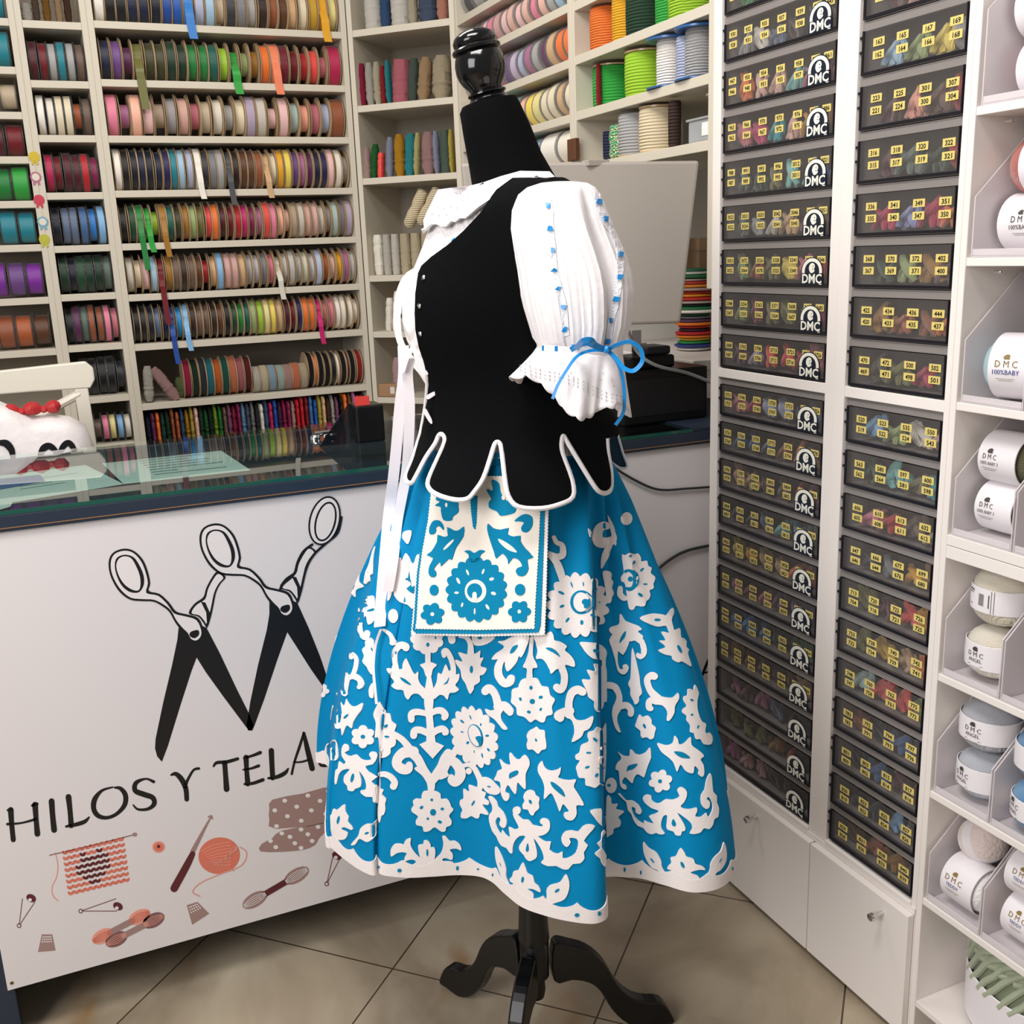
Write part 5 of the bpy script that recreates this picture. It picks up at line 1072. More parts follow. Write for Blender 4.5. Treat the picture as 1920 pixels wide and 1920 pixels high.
# sleeve
SR = [(341, 1035, 1082, .015), (344, 1012, 1102, .035), (352, 988, 1116, .052), (366, 971, 1125, .062), (395, 958, 1138, .070), (430, 956, 1152, .074), (470, 962, 1169, .077), (505, 969, 1181, .079), (540, 974, 1187, .08), (575, 982, 1185, .078), (605, 991, 1181, .074), (632, 999, 1172, .068), (646, 1008, 1166, .063), (655, 1012, 1163, .061)]
rs = []; NS = 150
for y, l, r, d in SR:
    f = (y-341)/314; ra_ = ring2((l, y), (r, y+4*f), d, .128+.03*f, NS, 2.3)
    c = sum(ra_, Vector())/NS; rr = []
    for i, p in enumerate(ra_):
        t = 2*PI*i/NS; amp = .012*math.sin(58*t)*min(1, f*4+.15)
        cre = -.24*math.exp(-((t-1.0)/.11)**2)*min(1, f*2.4)*(1-.3*f) + .07*math.exp(-((t-1.28)/.2)**2)-.05*math.exp(-((t-1.9)/.09)**2)*f
        rr.append(c+(p-c)*(1+amp+cre))
    rs.append(rr)
sb = MB().rings(rs); SS = Surf(sb)
mb = MB().rings([[p-O3 for p in r] for r in rs]); slv = mb.obj('sleeve', M['cotton'], bl, True)
# far sleeve, mirrored through the body's middle plane
mc_ = sum(bodyrings(0)[6], Vector())/NT
mb = MB().rings([[(p-HF*(2*(p-mc_).dot(HF)))-O3 for p in r] for r in rs]); mb.obj('sleeve', M['cotton'], bl, True)
# insertion bands and ribbon squares
A_ = [(1029, 387), (1033, 429), (1036, 470), (1040, 507), (1048, 541), (1057, 576), (1060, 617)]; B_ = [(1121, 380), (1133, 412), (1152, 440), (1162, 478), (1161, 520), (1155, 561), (1146, 601), (1141, 640)]
mb = MB()
for ln in (A_, B_):
    pts = [(ln[0][0]-2, ln[0][1]-24)]+ln+[(ln[-1][0]+2, ln[-1][1]+12)]
    patch(mb, stroke(pts, [13]*len(pts), 3, False), rel(SS, O3), .0006, .0008, 7, jump=.02)
mb.obj('lace_insertion', M['lace'], bl)
for ln in (A_, B_):
    for i, (x, y) in enumerate(ln):
        mb = MB(); w_ = 4.6 if ln is A_ else 4.2; sk = 1.5 if i > 2 else 0; hh_ = 5 if i not in (3, 4) or ln is B_ else 3.5
        patch(mb, [(x-w_+sk, y-hh_), (x+w_+sk, y-hh_+1), (x+w_-sk, y+hh_), (x-w_-sk, y+hh_-1)], rel(SS, O3), .0028, .001); 
        if mb.v: mb.obj('ribbon_slot', M['satinb'], bl)
for x, y, w_ in ((1018, 653, 2), (1043, 654, 3), (1076, 651, 4)):
    mb = MB(); patch(mb, [(x-w_, y-5), (x+w_, y-5), (x+w_, y+5), (x-w_, y+5)], lambda X, Y: (onM(X, Y, .236)-O3, -HF), -.001, .001); mb.obj('ribbon_slot', M['satinb'], bl)
# frill
def frill(nm, mirror=False):
    top = ring2((1008, 648), (1166, 655), .066, .16, 180, 2.1); bot = ring2((964, 702), (1172, 768), .10, .165, 180, 2.1)
    R_ = []
    for k in range(13):
        f = k/12; rr = []
        for i in range(180):
            t = 2*PI*i/180; p = top[i].lerp(bot[i], f); c = (sum(top, Vector())/180).lerp(sum(bot, Vector())/180, f)
            wv = 1+.10*f*math.sin(9*t+.9*math.sin(2*t))+.03*f*math.sin(22*t)
            p = c+(p-c)*wv; p = p+ZV*(-.004*f*abs(math.sin(16*t))-.008*f*math.cos(4*t+.4)+(.010*math.sin(3*t))*f)
            rr.append(p)
        R_.append(rr)
    return R_
fr_ = frill('f'); fb = MB().rings(fr_, cap0=False, cap1=False); FS = Surf(fb)
frv = MB().rings([[p-O3 for p in r] for r in fr_], cap0=False, cap1=False).obj('sleeve_frill', M['cotton'], bl, True); md = frv.modifiers.new('th', 'SOLIDIFY'); md.thickness = .0012
MB().rings([[(p-HF*(2*(p-mc_).dot(HF)))-O3 for p in r] for r in fr_], cap0=False, cap1=False).obj('sleeve_frill', M['cotton'], bl, True)
MB().rings([[c+(p-c)*1.02-O3 for p in rr] for rr, c in ((q, sum(q, Vector())/180) for q in ([p+ZV*.006 for p in fr_[0]], [p+ZV*.001 for p in fr_[0]], [p-ZV*.005 for p in fr_[0]]))], cap0=False, cap1=False).obj('cuff_band', M['cotton'], bl, True)
mb = MB()
for i in range(34):
    f = i/33
    for j in range(3):
        x = 968+f*196+3*math.sin(i*2.1); y = 690+f*66+j*7-6+4*math.sin(f*9)
        patch(mb, ellipse(x, y-8, .95, 1.25, 0, 6), rel(FS, O3), .0012, .0003)
for x, y in [(982, 672), (986, 682), (990, 668), (994, 678), (1130, 700), (1126, 712), (1146, 712), (1150, 724), (1070, 700), (1075, 712)]: patch(mb, ellipse(x, y, .9, 1.2, 0, 6), rel(FS, O3), .0012, .0003)
mb.obj('eyelet_pattern', M['hole'], bl)
# blue bow
def rib(pts, wd, m, par, d=None, nm='ribbon_loop', side=None, off=O3):
    P3 = []
    for q in pts:
        x, y = q[0], q[1]; dd = q[2] if len(q) > 2 else d; P3.append(onM(x, y, dd)-off)
    P3 = smoothcurve(P3, 5); sd = []
    for i, p in enumerate(P3):
        t = (P3[min(i+1, len(P3)-1)]-P3[max(i-1, 0)]).normalized(); s = (side or HF).cross(t); sd.append((s.normalized() if s.length > .01 else HR)+HF*.35)
    mb = MB(); mb.strip(P3, sd, wd, .0008); return mb.obj(nm, m, par, True)
bw = thing('ribbon_bow', 'blue satin ribbon bow tied at the frilled sleeve cuff', 'ribbon bow', onM(1137, 657, .24)); ob = bw.location
Bq = M['satinb']
rib([(1070, 656, .235), (1085, 648, .245), (1100, 643, .255), (1116, 649, .255), (1137, 657, .245)], .0078, Bq, bw, off=ob)
rib([(1080, 655, .24), (1092, 640, .27), (1108, 638, .275), (1116, 647, .262), (1137, 657, .247)], .0085, Bq, bw, off=ob)
rib([(1137, 658, .243), (1110, 657, .25), (1082, 668, .26), (1060, 698, .262), (1045, 724, .262), (1036, 748, .262)], .0042, Bq, bw, off=ob, nm='ribbon_tail')
rib([(1137, 657, .245), (1160, 645, .255), (1182, 641, .262), (1201, 655, .262), (1204, 678, .26), (1188, 695, .258), (1170, 690, .255), (1155, 672, .25), (1139, 657, .246)], .0058, Bq, bw, off=ob)
rib([(1140, 658, .243), (1158, 680, .24), (1168, 712, .235), (1171, 750, .23), (1168, 775, .225), (1154, 797, .22)], .0048, Bq, bw, off=ob, nm='ribbon_tail')
MB().lathe([(.002, 0), (.005, .002), (.0055, .006), (.002, .009)], 12, onM(1137, 657, .25)-ob-HR*.004, HR+ZV*.2).obj('knot', Bq, bw, True)
# ---- skirt
ZH = .52; WZ = onM(950, 838).z
HEMPX = [(612, 1570), (625, 1588), (648, 1608), (675, 1627), (700, 1638), (708, 1631), (722, 1638), (765, 1642), (810, 1640), (860, 1637), (900, 1640), (925, 1651), (948, 1672), (980, 1697), (1020, 1712), (1060, 1722), (1105, 1728), (1128, 1724), (1137, 1713), (1134, 1690), (1124, 1660), (1126, 1644), (1142, 1640), (1170, 1641), (1205, 1644), (1250, 1657), (1295, 1669), (1335, 1666), (1362, 1652), (1378, 1628), (1374, 1600), (1358, 1560), (1348, 1530), (1352, 1508), (1361, 1492)]
H2 = []
for x, y in HEMPX:
    q = onZ(x, y, ZH)-MAN; H2.append((q.dot(HR), -q.dot(HF)))
H2 += [(.29, -.05), (.27, -.13), (.22, -.21), (.13, -.26), (.04, -.29), (-.06, -.29), (-.16, -.27), (-.24, -.22)]
q = onZ(602, 1424, ZH)-MAN; H2 += [(q.dot(HR), -q.dot(HF))]; q = onZ(607, 1442, ZH)-MAN; H2 += [(q.dot(HR)+.012, -q.dot(HF))]
h3 = smoothcurve([(a, b, 0) for a, b in H2], 8, True); NHm = len(h3)
ang = []; cur = None
for p in h3:
    a = math.atan2(p.x, p.y)
    if cur is None: cur = a
    else:
        while a < cur-PI: a += 2*PI
        cur = max(cur+.0035, a)
    ang.append(cur)
anch = [(0, -88), (4, -66), (6, -58), (11, -16), (14, 10), (18, 56), (22, 62), (29, 98), (34, 116), (36, 135), (42, 240), (43, 256), (44, 262), (45, 272)]
ang = []
for i_ in range(NHm):
    q_ = i_/8
    for (a0_, d0_), (a1_, d1_) in zip(anch, anch[1:]):
        if a0_ <= q_ <= a1_: ang.append(math.radians(d0_+(d1_-d0_)*(q_-a0_)/(a1_-a0_))); break
wr = ring2((797, 838), (1128, 838), .150, 0, 256, 2.0); wc = sum(wr, Vector())/256; wa = (wr[0]-wr[128]).length/2; wb_ = .150
def skpt(i, t):
    a = ang[i]; h = h3[i]; W = wc-MAN+HR*(math.sin(a)*wa)-HF*(math.cos(a)*wb_); W.z = 0
    g = 1-(1-t)**1.62; Hh = HR*h.x-HF*h.y
    p = W.lerp(Hh, g)
    rip = .0105*math.sin(a*19+1.5*math.sin(a*5))*min(1, t*6+.2)*(1-t)**1.7
    out = (p-(wc-MAN)); out.z = 0; p = p+out.normalized()*rip
    p.z = WZ+(ZH-WZ)*t
    return p
NV = 44; rsk = [[skpt(i, k/NV) for i in range(NHm)] for k in range(NV+1)]
skw = MB().rings([[p+MAN for p in r] for r in rsk], cap0=False, cap1=False); SK = Surf(skw)
sk = thing('skirt', 'turquoise skirt appliqued all over with white felt flowers and leaves', 'skirt', MAN)
so = MB().rings(rsk, cap0=False, cap1=False).obj('skirt_cloth', M['blue'], sk, True); md = so.modifiers.new('th', 'SOLIDIFY'); md.thickness = .0016; md.offset = -1
MB().rings([rsk[0], [p+ZV*.02 for p in rsk[0]]], cap0=False, cap1=False).obj('waistband', M['blue'], sk, True)
# hem band with waved upper edge, all round
mb = MB(); acc = 0; ups = []; lo = []
for i in range(NHm+1):
    j = i % NHm
    if i: acc += (rsk[NV][j]-rsk[NV][(i-1) % NHm]).length
    t = 1-(.047-.019*abs(math.sin(acc*PI/.052))**.7)
    def at(t): 
        p = skpt(j, t); pn_ = (skpt((j+1) % NHm, t)-skpt((j-1) % NHm, t)); dn = skpt(j, min(1, t+.01))-skpt(j, t-.01); n = pn_.cross(dn).normalized()
        c = p.copy(); c.z = 0; return p, n
    p1, n1 = at(t); p2, n2 = at(1); p3, n3 = at((t+1)/2)
    lo.append((p1, p3, p2, n1, n3, n2))
sgn = 1 if (lo[60][5].dot(lo[60][2]-Vector((0, 0, lo[60][2].z))) > 0) else -1
rr = [[a[0]+a[3]*sgn*.0004 for a in lo[:-1]], [a[0]+a[3]*sgn*.0022 for a in lo[:-1]], [a[1]+a[4]*sgn*.0022 for a in lo[:-1]], [a[2]+a[5]*sgn*.0024-ZV*.002 for a in lo[:-1]], [a[2]-a[5]*sgn*.0024-ZV*.002 for a in lo[:-1]]]
MB().rings(rr, cap0=False, cap1=False).obj('hem_band', M['wfelt'], sk, True)
SKM = rel(SK, O3)
def app(name, shapes, holes=(), mp=SKM, par=None, m='wfelt', hm='bluefelt', off=.0004, step=8, jump=.045):
    mb = MB()
    for poly in shapes: patch(mb, poly, mp, off, .0016, step, jump)
    if not mb.v: return None
    o = mb.obj(name, M[m], par or sk, True)
    mb = MB()
    for poly in holes: patch(mb, poly, mp, off+.0016, .0005, step if len(poly) > 30 else 0, jump)
    if mb.v: mb.obj('cutout', M[hm], o)
    return o
def crop(ox, oy, k=.135417):
    Zf = lambda pts: [(ox+x*k, oy+y*k) for x, y in pts]
    P = lambda s, sub=3: [(q.x, q.y) for q in smoothcurve([(a[0], a[1], 0) for a in Zf(s)], sub, True)]
    S = lambda pts, ws: stroke(Zf(pts), [w_*k for w_ in ws], 5)
    E = lambda x, y, rx, ry, rot=0: ellipse(ox+x*k, oy+y*k, rx*k, ry*k, rot, 12 if rx*k < 6 else 26)
    def F(cx, cy, rx, ry, n, rot=0, dp=.07):
        out = []; N = n*7
        for i in range(N):
            t = 2*PI*i/N; s = 1-dp+dp*2*abs(math.sin(n*t/2))-dp*.3; x = rx*math.cos(t)*s; y = ry*math.sin(t)*s
            out.append((ox+(cx+x*math.cos(rot)-y*math.sin(rot))*k, oy+(cy+x*math.sin(rot)+y*math.cos(rot))*k))
        return out
    return P, S, E, F
def T(s):
    v = [int(a) for a in s.replace(',', ' ').split()]; return list(zip(v[::2], v[1::2]))
# crop A (700,1180)
P, S, E, F = crop(700, 1180)
app('applique_tree', [S(T('760 300 762 480 775 650 778 830 772 1000 775 1150 790 1330 800 1570'), [80, 72, 62, 120, 130, 100, 100, 130]), P(T('650 490 710 465 740 440 800 450 885 490 830 550 805 650 735 650 700 550')), P(T('640 1590 740 1545 870 1560 980 1610 825 1785'), 1),
 S(T('790 1170 870 1125 950 1125 1000 1180 985 1215'), [70, 85, 90, 95, 85]), S(T('760 1170 620 1140 535 1165 530 1245'), [70, 85, 95, 90]), S(T('800 1450 880 1395 960 1375 1005 1415 990 1430'), [90, 90, 92, 92, 70]), S(T('770 1440 660 1392 575 1400 562 1465'), [90, 90, 95, 98]),
 P(T('190 540 290 545 400 545 410 480 455 400 500 480 570 615 625 580 625 680 660 760 740 830 800 850 780 960 700 960 640 900 580 885 530 910 485 970 440 920 415 840 330 830 262 780 300 720 230 630')), S(T('320 560 300 430 310 300 380 220 450 235 458 255'), [90, 85, 90, 95, 100, 95]),
 P(T('900 600 950 615 1005 480 1050 570 1080 560 1145 620 1195 615 1185 700 1140 770 1190 830 1130 870 1060 880 1030 970 980 915 920 905 850 960 790 930 830 830 880 730')), S(T('1110 640 1112 530 1080 400 1020 300 985 310 985 365'), [72, 72, 75, 80, 80, 55]), F(750, 130, 225, 205, 9)],
 [P(T('380 660 450 690 530 765 470 750 400 700')), P(T('1055 655 1030 740 975 755 1015 720')), E(760, 210, 22, 30), E(870, 115, 12, 18)])
app('applique_bud', [S(T('1200 95 1290 110 1345 200 1350 330'), [40, 60, 70, 95]), P(T('1180 315 1310 345 1420 330 1490 290 1480 390 1535 390 1490 500 1580 540 1540 620 1480 640 1480 720 1400 775 1395 820 1345 890 1305 820 1280 750 1225 660 1210 560 1150 470 1145 415 1240 440')), P(T('1390 60 1690 90 1590 200 1400 215'))], [E(1360, 550, 23, 52), E(1480, 115, 34, 20)])
app('applique_leaf', [S(T('1085 60 1095 150'), [110, 100])])
def daisy(P, S, E, F, cx, cy, rx, ry, n, rot, sl):
    return [F(cx, cy, rx, ry, n, rot)], sl
app('applique_daisy', [F(1405, 1485, 425, 305, 17, 1.2), S(T('1210 1570 1110 1720 1020 1850 960 1960'), [110, 90, 110, 130])],
 [E(1425, 1465, 165, 103, 1.2), E(1233, 1268, 34, 14, .7), E(1348, 1210, 34, 8, 1.2), E(1497, 1313, 12, 20), E(1592, 1468, 28, 16), E(1610, 1662, 28, 14, .9), E(1520, 1740, 34, 12, 1.3), E(1402, 1685, 20, 6, 1.6), E(1310, 1562, 22, 18, -.7), E(1232, 1413, 22, 8, .2)])
app('applique_center', [E(1420, 1462, 150, 84, 1.2)], [P(T('1425 1480 1510 1470 1525 1560 1490 1610 1470 1560'))], off=.0026)
app('applique_daisy', [P(T('90 1000 130 1060 180 1150 240 1170 265 1270 325 1320 300 1410 320 1540 300 1610 250 1640 240 1720 155 1775 100 1740 75 1500 30 1490 45 1300 10 1180 50 1070')), S(T('290 1450 400 1520 500 1640 560 1740'), [80, 85, 100, 110])], [E(190, 1337, 30, 17, -.8), E(200, 1482, 32, 14, .1), E(135, 1645, 34, 12, 1.0)])
# crop C (700,1420)
P, S, E, F = crop(700, 1420)
app('applique_scroll', [S(T('800 470 795 330 700 170 620 20 545 -60'), [85, 115, 115, 120, 130]), S(T('560 -80 430 -70 345 10 335 95 400 155 480 160 500 105'), [150, 150, 135, 135, 135, 125, 100]), P(T('570 150 650 120 700 130 740 220 720 290 660 230')),
 S(T('797 340 880 230 950 130 990 20 1040 -60'), [110, 130, 140, 130, 120]), S(T('1000 20 1110 50 1190 140 1205 250 1140 335 1085 310 1080 275'), [130, 130, 140, 150, 130, 110, 90]), P(T('930 130 1050 240 900 300')), S(T('1180 100 1250 110 1320 95 1390 130 1450 230 1490 330 1480 430'), [40, 50, 60, 70, 75, 85, 75]), E(1325, 185, 44, 44), P(T('1470 300 1540 268 1620 290 1700 360 1765 440 1760 490 1700 515 1600 490 1530 420 1510 400'))], [E(1618, 400, 28, 10, .2)])
app('applique_flower', [P(T('670 520 700 465 780 460 860 460 930 500 940 570 1020 570 1065 630 1080 680 1110 720 1050 800 1085 870 1075 930 1010 960 1000 1010 940 1020 850 960 780 1010 700 1020 680 950 600 930 590 870 620 810 540 750 530 700 560 660 550 600 600 565 665 570'))], [E(828, 752, 42, 46), E(810, 580, 19, 19), E(668, 685, 28, 20, -.7), E(955, 705, 24, 19), E(755, 840, 18, 17), E(920, 885, 30, 21, .4)])
app('applique_bud', [P(T('1250 430 1330 470 1325 375 1440 410 1500 400 1510 460 1570 490 1550 560 1610 610 1600 655 1520 650 1600 770 1580 790 1490 770 1470 830 1420 835 1360 805 1300 835 1220 830 1215 770 1235 720 1200 650 1205 590 1250 560'))], [E(1388, 625, 42, 15, -1.0)])
app('applique_leaf', [P(T('245 1350 250 1260 300 1195 380 1190 420 1200 450 1140 520 1115 515 1190 540 1260 600 1340 700 1430 800 1530 500 1530 590 1450 560 1410 500 1410 435 1430 440 1370 465 1320 400 1305 330 1320 270 1360'))])
app('applique_bud', [P(T('620 1230 640 1205 690 1195 700 1150 750 1145 790 1190 800 1240 840 1240 860 1290 850 1400 840 1500 700 1500 640 1350'))], [E(748, 1310, 15, 50)])
app('applique_leaf', [P(T('955 1090 1000 1085 1060 1150 1130 1150 1200 1200 1220 1280 1150 1255 1060 1270 1100 1330 1090 1410 1000 1385 960 1400 970 1430 1100 1440 1100 1530 800 1530 850 1410 930 1330 965 1230 965 1150'))])
app('applique_curl', [S(T('95 235 170 230 250 270 300 340 285 395'), [70, 75, 80, 90, 100]), P(T('20 380 110 430 150 450 130 510 185 570 170 640 175 720 150 790 125 800 95 905 65 760 60 640 0 600')), S(T('88 -300 90 0 92 250 90 430'), [18, 18, 22, 30])])
# crop B (900,1180)
P, S, E, F = crop(900, 1180)
app('applique_arrow', [P(T('690 110 740 110 730 350 790 480 795 530 725 545 725 690 645 690 650 550 600 520 625 450 665 330 680 220'))])
app('applique_leaf', [P(T('250 170 350 150 490 90 670 80 640 250 580 385 550 370 510 470 400 580 360 520 350 450 300 430 265 410 175 415 230 330 340 240')), S(T('305 415 265 520 270 640 340 740 420 725 440 680'), [90, 100, 105, 110, 120, 110])], [P(T('430 330 470 240 540 215 490 310'))])
app('applique_leaf', [P(T('740 80 880 80 940 50 985 30 1020 90 1030 150 1100 170 1195 230 1170 290 1240 350 1300 430 1305 520 1180 490 1170 560 1070 545 990 615 970 560 920 460 860 405 780 405 800 300 770 180')), S(T('1120 510 1165 640 1155 770 1110 830 1062 800'), [100, 95, 95, 110, 100])], [P(T('920 255 990 255 1060 310 1100 380 1030 330 960 290'))])
app('applique_flower', [P(T('550 760 590 690 680 670 800 680 860 780 950 800 980 910 1040 970 1000 1070 1010 1170 930 1200 900 1280 840 1280 770 1245 700 1285 620 1210 530 1180 515 1080 445 1010 450 940 460 830 540 800'))], [E(725, 995, 38, 36), E(705, 805, 24, 28), E(572, 962, 17, 26, -.3), E(850, 938, 32, 23, -.2), E(850, 1105, 26, 18, -.9), E(678, 1140, 26, 20, .4)])
app('applique_branch', [S(T('85 850 140 815 220 900 265 1060'), [120, 110, 95, 110]), S(T('265 1070 350 1060 420 1130 430 1150'), [130, 120, 110, 90]), P(T('80 1100 150 1120 220 1110 330 1110 300 1170 310 1260 390 1375 330 1380 270 1310 210 1240 120 1180'))])
app('applique_flower', [P(T('740 1370 790 1345 830 1385 900 1400 910 1480 925 1580 920 1650 860 1670 810 1720 735 1660 670 1660 650 1590 665 1530 650 1470 680 1405'))], [E(780, 1528, 24, 14, 1.1)])
app('applique_branch', [S(T('1420 865 1350 835 1270 880 1230 1000 1230 1130'), [110, 115, 110, 100, 110]), S(T('1240 1130 1150 1150 1090 1190 1110 1225'), [130, 115, 130, 110]), P(T('1170 1090 1290 1090 1290 1180 1340 1250 1450 1250 1560 1200 1545 1310 1500 1380 1440 1410 1400 1490 1270 1560 1300 1450 1300 1350 1260 1250 1180 1210'))])
app('applique_leaf', [P(T('1380 180 1500 180 1640 200 1730 260 1755 330 1740 410 1735 520 1685 520 1680 425 1570 410 1480 340 1420 260'))], [E(1600, 303, 50, 26, .35)])
app('applique_bud', [P(T('1570 480 1640 490 1690 510 1735 500 1755 600 1755 780 1755 990 1720 1000 1700 1080 1625 1145 1580 1080 1575 1000 1500 940 1480 860 1430 760 1415 690 1530 690 1475 560 1590 580'))], [E(1655, 795, 22, 48)])
app('applique_daisy', [P(T('1745 1300 1690 1380 1620 1350 1570 1400 1500 1420 1485 1480 1500 1550 1400 1600 1375 1700 1320 1740 1330 1800 1380 1815 1330 1900 1340 1960 1370 2050 1450 2060 1460 2150 1520 2170 1590 2190 1650 2140 1705 2160 1735 2000 1745 1700'))],
 [P(T('1735 1570 1640 1640 1580 1740 1580 1850 1640 1930 1700 1925 1725 1900 1740 1700')), E(1585, 1525, 36, 18, .8), E(1500, 1705, 34, 14), E(1482, 1905, 33, 16, -.4), E(1605, 2015, 30, 18, -1.0)])
app('applique_center', [P(T('1740 1610 1670 1610 1640 1660 1700 1690 1690 1750 1640 1760 1620 1820 1670 1870 1735 1850'))], off=.0026)
# crop D (900,1420)
P, S, E, F = crop(900, 1420)
app('applique_leaf', [P(T('285 20 350 80 430 95 420 0 430 -70 500 10 560 20 620 -40 680 20 690 110 640 230 640 430 580 390 530 345 510 500 460 460 405 380 370 430 365 480 410 500 415 560 385 600 340 580 300 480 290 340 210 310 240 240 260 180 315 155 300 90'))], [P(T('420 280 430 215 530 175 538 230 440 285'))])
app('applique_leaf', [P(T('865 45 890 110 930 160 1000 180 1080 160 1120 135 1110 220 1085 270 1150 300 1240 310 1330 305 1300 400 1360 500 1440 655 1340 660 1340 780 1290 860 1210 860 1165 810 1170 760 1230 745 1200 690 1150 645 1110 745 1080 680 1050 600 990 490 895 575 900 420 870 310 810 200 810 110'))], [P(T('985 335 1040 350 1140 440 1180 540 1090 480 1010 400'))])
app('applique_flower', [P(T('640 470 700 445 760 470 780 520 830 560 820 630 825 700 770 750 740 800 700 780 670 720 610 710 600 650 625 600 610 540'))], [E(705, 608, 32, 18, 1.1)])
app('applique_scroll', [E(520, 733, 54, 56), S(T('880 880 925 900 915 980 850 1015 760 1010'), [90, 95, 110, 125, 150]),
 P(T('490 740 545 800 600 855 680 860 730 920 800 960 850 990 840 1060 790 1065 860 1130 920 1160 990 1165 970 1270 1050 1325 1100 1320 1150 1300 1150 1390 1230 1380 1320 1320 1360 1200 1340 1120 1240 1110 1260 1170 1210 1235 1150 1190 1130 1100 1180 1020 1280 1005 1360 1020 1420 950 1500 920 1590 945 1520 1040 1440 1150 1495 1210 1440 1310 1450 1390 1390 1460 1290 1470 1230 1540 1150 1540 1060 1495 950 1500 850 1450 890 1400 870 1300 810 1190 750 1115 790 1260 795 1370 750 1410 690 1430 640 1390 620 1350 560 1280 560 1210 640 1090 560 1085 490 1160 465 1250 460 1325 420 1310 380 1250 310 1220 260 1140 240 1090 180 1010 140 880 140 790 180 740 180 660 125 540 180 540 240 610 260 680 330 750 380 870 370 950 330 975 280 920 300 860 270 820 230 870 240 960 300 1060 320 1000 360 1060 430 1100 410 960 480 990 550 970 510 880 470 790'), 2)], [P(T('670 1180 645 1270 665 1300 688 1265'))])
app('applique_bud', [P(T('600 1450 545 1550 480 1570 460 1640 425 1680 440 1720 510 1760 470 1790 500 1860 560 2000 720 2020 750 1930 740 1870 670 1820 740 1815 845 1860 820 1780 765 1730 740 1640 670 1600 645 1540'))], [E(603, 1685, 18, 42, .15)])
app('applique_leaf', [P(T('1190 1610 1240 1720 1230 1850 1170 1960 1040 2010 900 2060 930 1930 930 1820 980 1760 1110 1720'))], [E(1075, 1835, 38, 19, -.6)])
app('applique_leaf', [P(T('230 1230 300 1340 370 1530 375 1660 440 1800 490 1860 350 1740 290 1600 240 1450 222 1330'))], [E(300, 1480, 26, 4, 1.2)])
app('applique_leaf', [P(T('1525 730 1725 725 1722 950 1650 920 1580 830'))], [E(1695, 828, 22, 18)])
app('applique_leaf', [P(T('1680 1040 1722 1040 1728 1480 1680 1460 1660 1400 1585 1330 1660 1260 1620 1190 1670 1140'))])
# crop E (1120,1180) and F (1120,1420)
P, S, E, F = crop(1120, 1180)
app('applique_leaf', [P(T('160 20 200 70 160 150 190 250 240 420 270 560 330 620 400 610 440 530 400 480 350 500 350 550 300 540 275 450 280 300 360 355 440 200 450 130 485 140 590 200 610 340 560 320 540 370 600 415 670 370 690 280 650 150 560 40 600 0 520 -60 400 -100 280 -60'), 2)], [P(T('400 20 385 110 300 190 330 100'))])
app('applique_leaf', [P(T('490 250 580 600 600 760 625 880 585 930 580 1000 530 1040 500 980 460 900 460 820 430 750 460 680 470 570'))])
app('applique_branch', [S(T('150 770 240 800 300 930 280 1060'), [90, 90, 80, 110]), S(T('280 1070 400 1050 465 1110 465 1165'), [90, 90, 90, 90]), P(T('240 1020 330 1080 280 1180 275 1280 320 1415 280 1410 230 1320 200 1150'))])
app('applique_bud', [P(T('980 -20 1060 10 1130 -10 1145 110 1200 140 1260 260 1240 340 1290 510 1230 480 1160 445 1110 460 1040 420 1020 370 930 350 835 290 940 245 850 160 940 150 880 35 990 50'))], [E(1125, 275, 60, 20, 1.1)])
app('applique_branch', [S(T('790 650 750 640 695 700 735 840 840 960'), [100, 100, 90, 90, 120]), P(T('740 920 850 920 950 940 1040 940 1110 880 1125 960 1070 1060 1060 1160 1000 1260 960 1250 965 1140 900 1050 780 1030')), S(T('790 970 725 1000 722 1080 748 1095'), [100, 90, 85, 70])])
app('applique_flower', [P(T('560 1230 590 1175 630 1210 700 1190 755 1250 760 1310 815 1360 800 1430 785 1500 740 1520 690 1490 630 1500 605 1460 600 1400 530 1340 545 1280'))], [E(660, 1335, 36, 18, 1.1)])
app('applique_daisy', [P(T('1340 770 1380 850 1390 900 1370 1000 1380 1130 1430 1270 1490 1310 1480 1400 1500 1450 1540 1430 1580 1500 1560 1590 1470 1590 1420 1520 1360 1520 1330 1440 1280 1420 1280 1330 1230 1260 1230 1200 1170 1150 1180 1100 1230 1060 1190 990 1190 930 1240 910 1245 830 1290 830 1320 850'))], [E(1295, 980, 24, 14, .5), E(1298, 1183, 16, 16), E(1380, 1350, 26, 10, -1.2)], jump=.05)
app('applique_leaf', [P(T('280 1690 350 1740 440 1750 450 1670 480 1665 530 1720 600 1730 680 1690 735 1630 750 1750 745 1790 700 1902 660 2030 640 2040 560 2000 510 2060 485 2127 420 2072 380 2042 345 2092 350 2132 400 2160 395 2212 340 2192 310 2122 295 1962 250 1930 270 1852 330 1782'))], [P(T('405 1962 420 1892 480 1867 565 1857 510 1922 430 1947'))])
app('applique_leaf', [P(T('835 1570 950 1600 1040 1570 1065 1470 1110 1520 1130 1590 1200 1570 1285 1490 1300 1600 1400 1680 1465 1750 1420 1800 1460 1880 1470 2000 1440 2040 1390 2000 1400 1950 1340 1890 1320 1990 1220 1960 1150 1870 1105 1970 1060 1850 1000 1780 900 1700 860 1640'))], [P(T('1060 1690 1180 1700 1280 1780 1150 1770'))])
P, S, E, F = crop(1120, 1420)
app('applique_flower', [F(880, 325, 150, 145, 6, .26, .16)], [E(875, 325, 28, 28)])
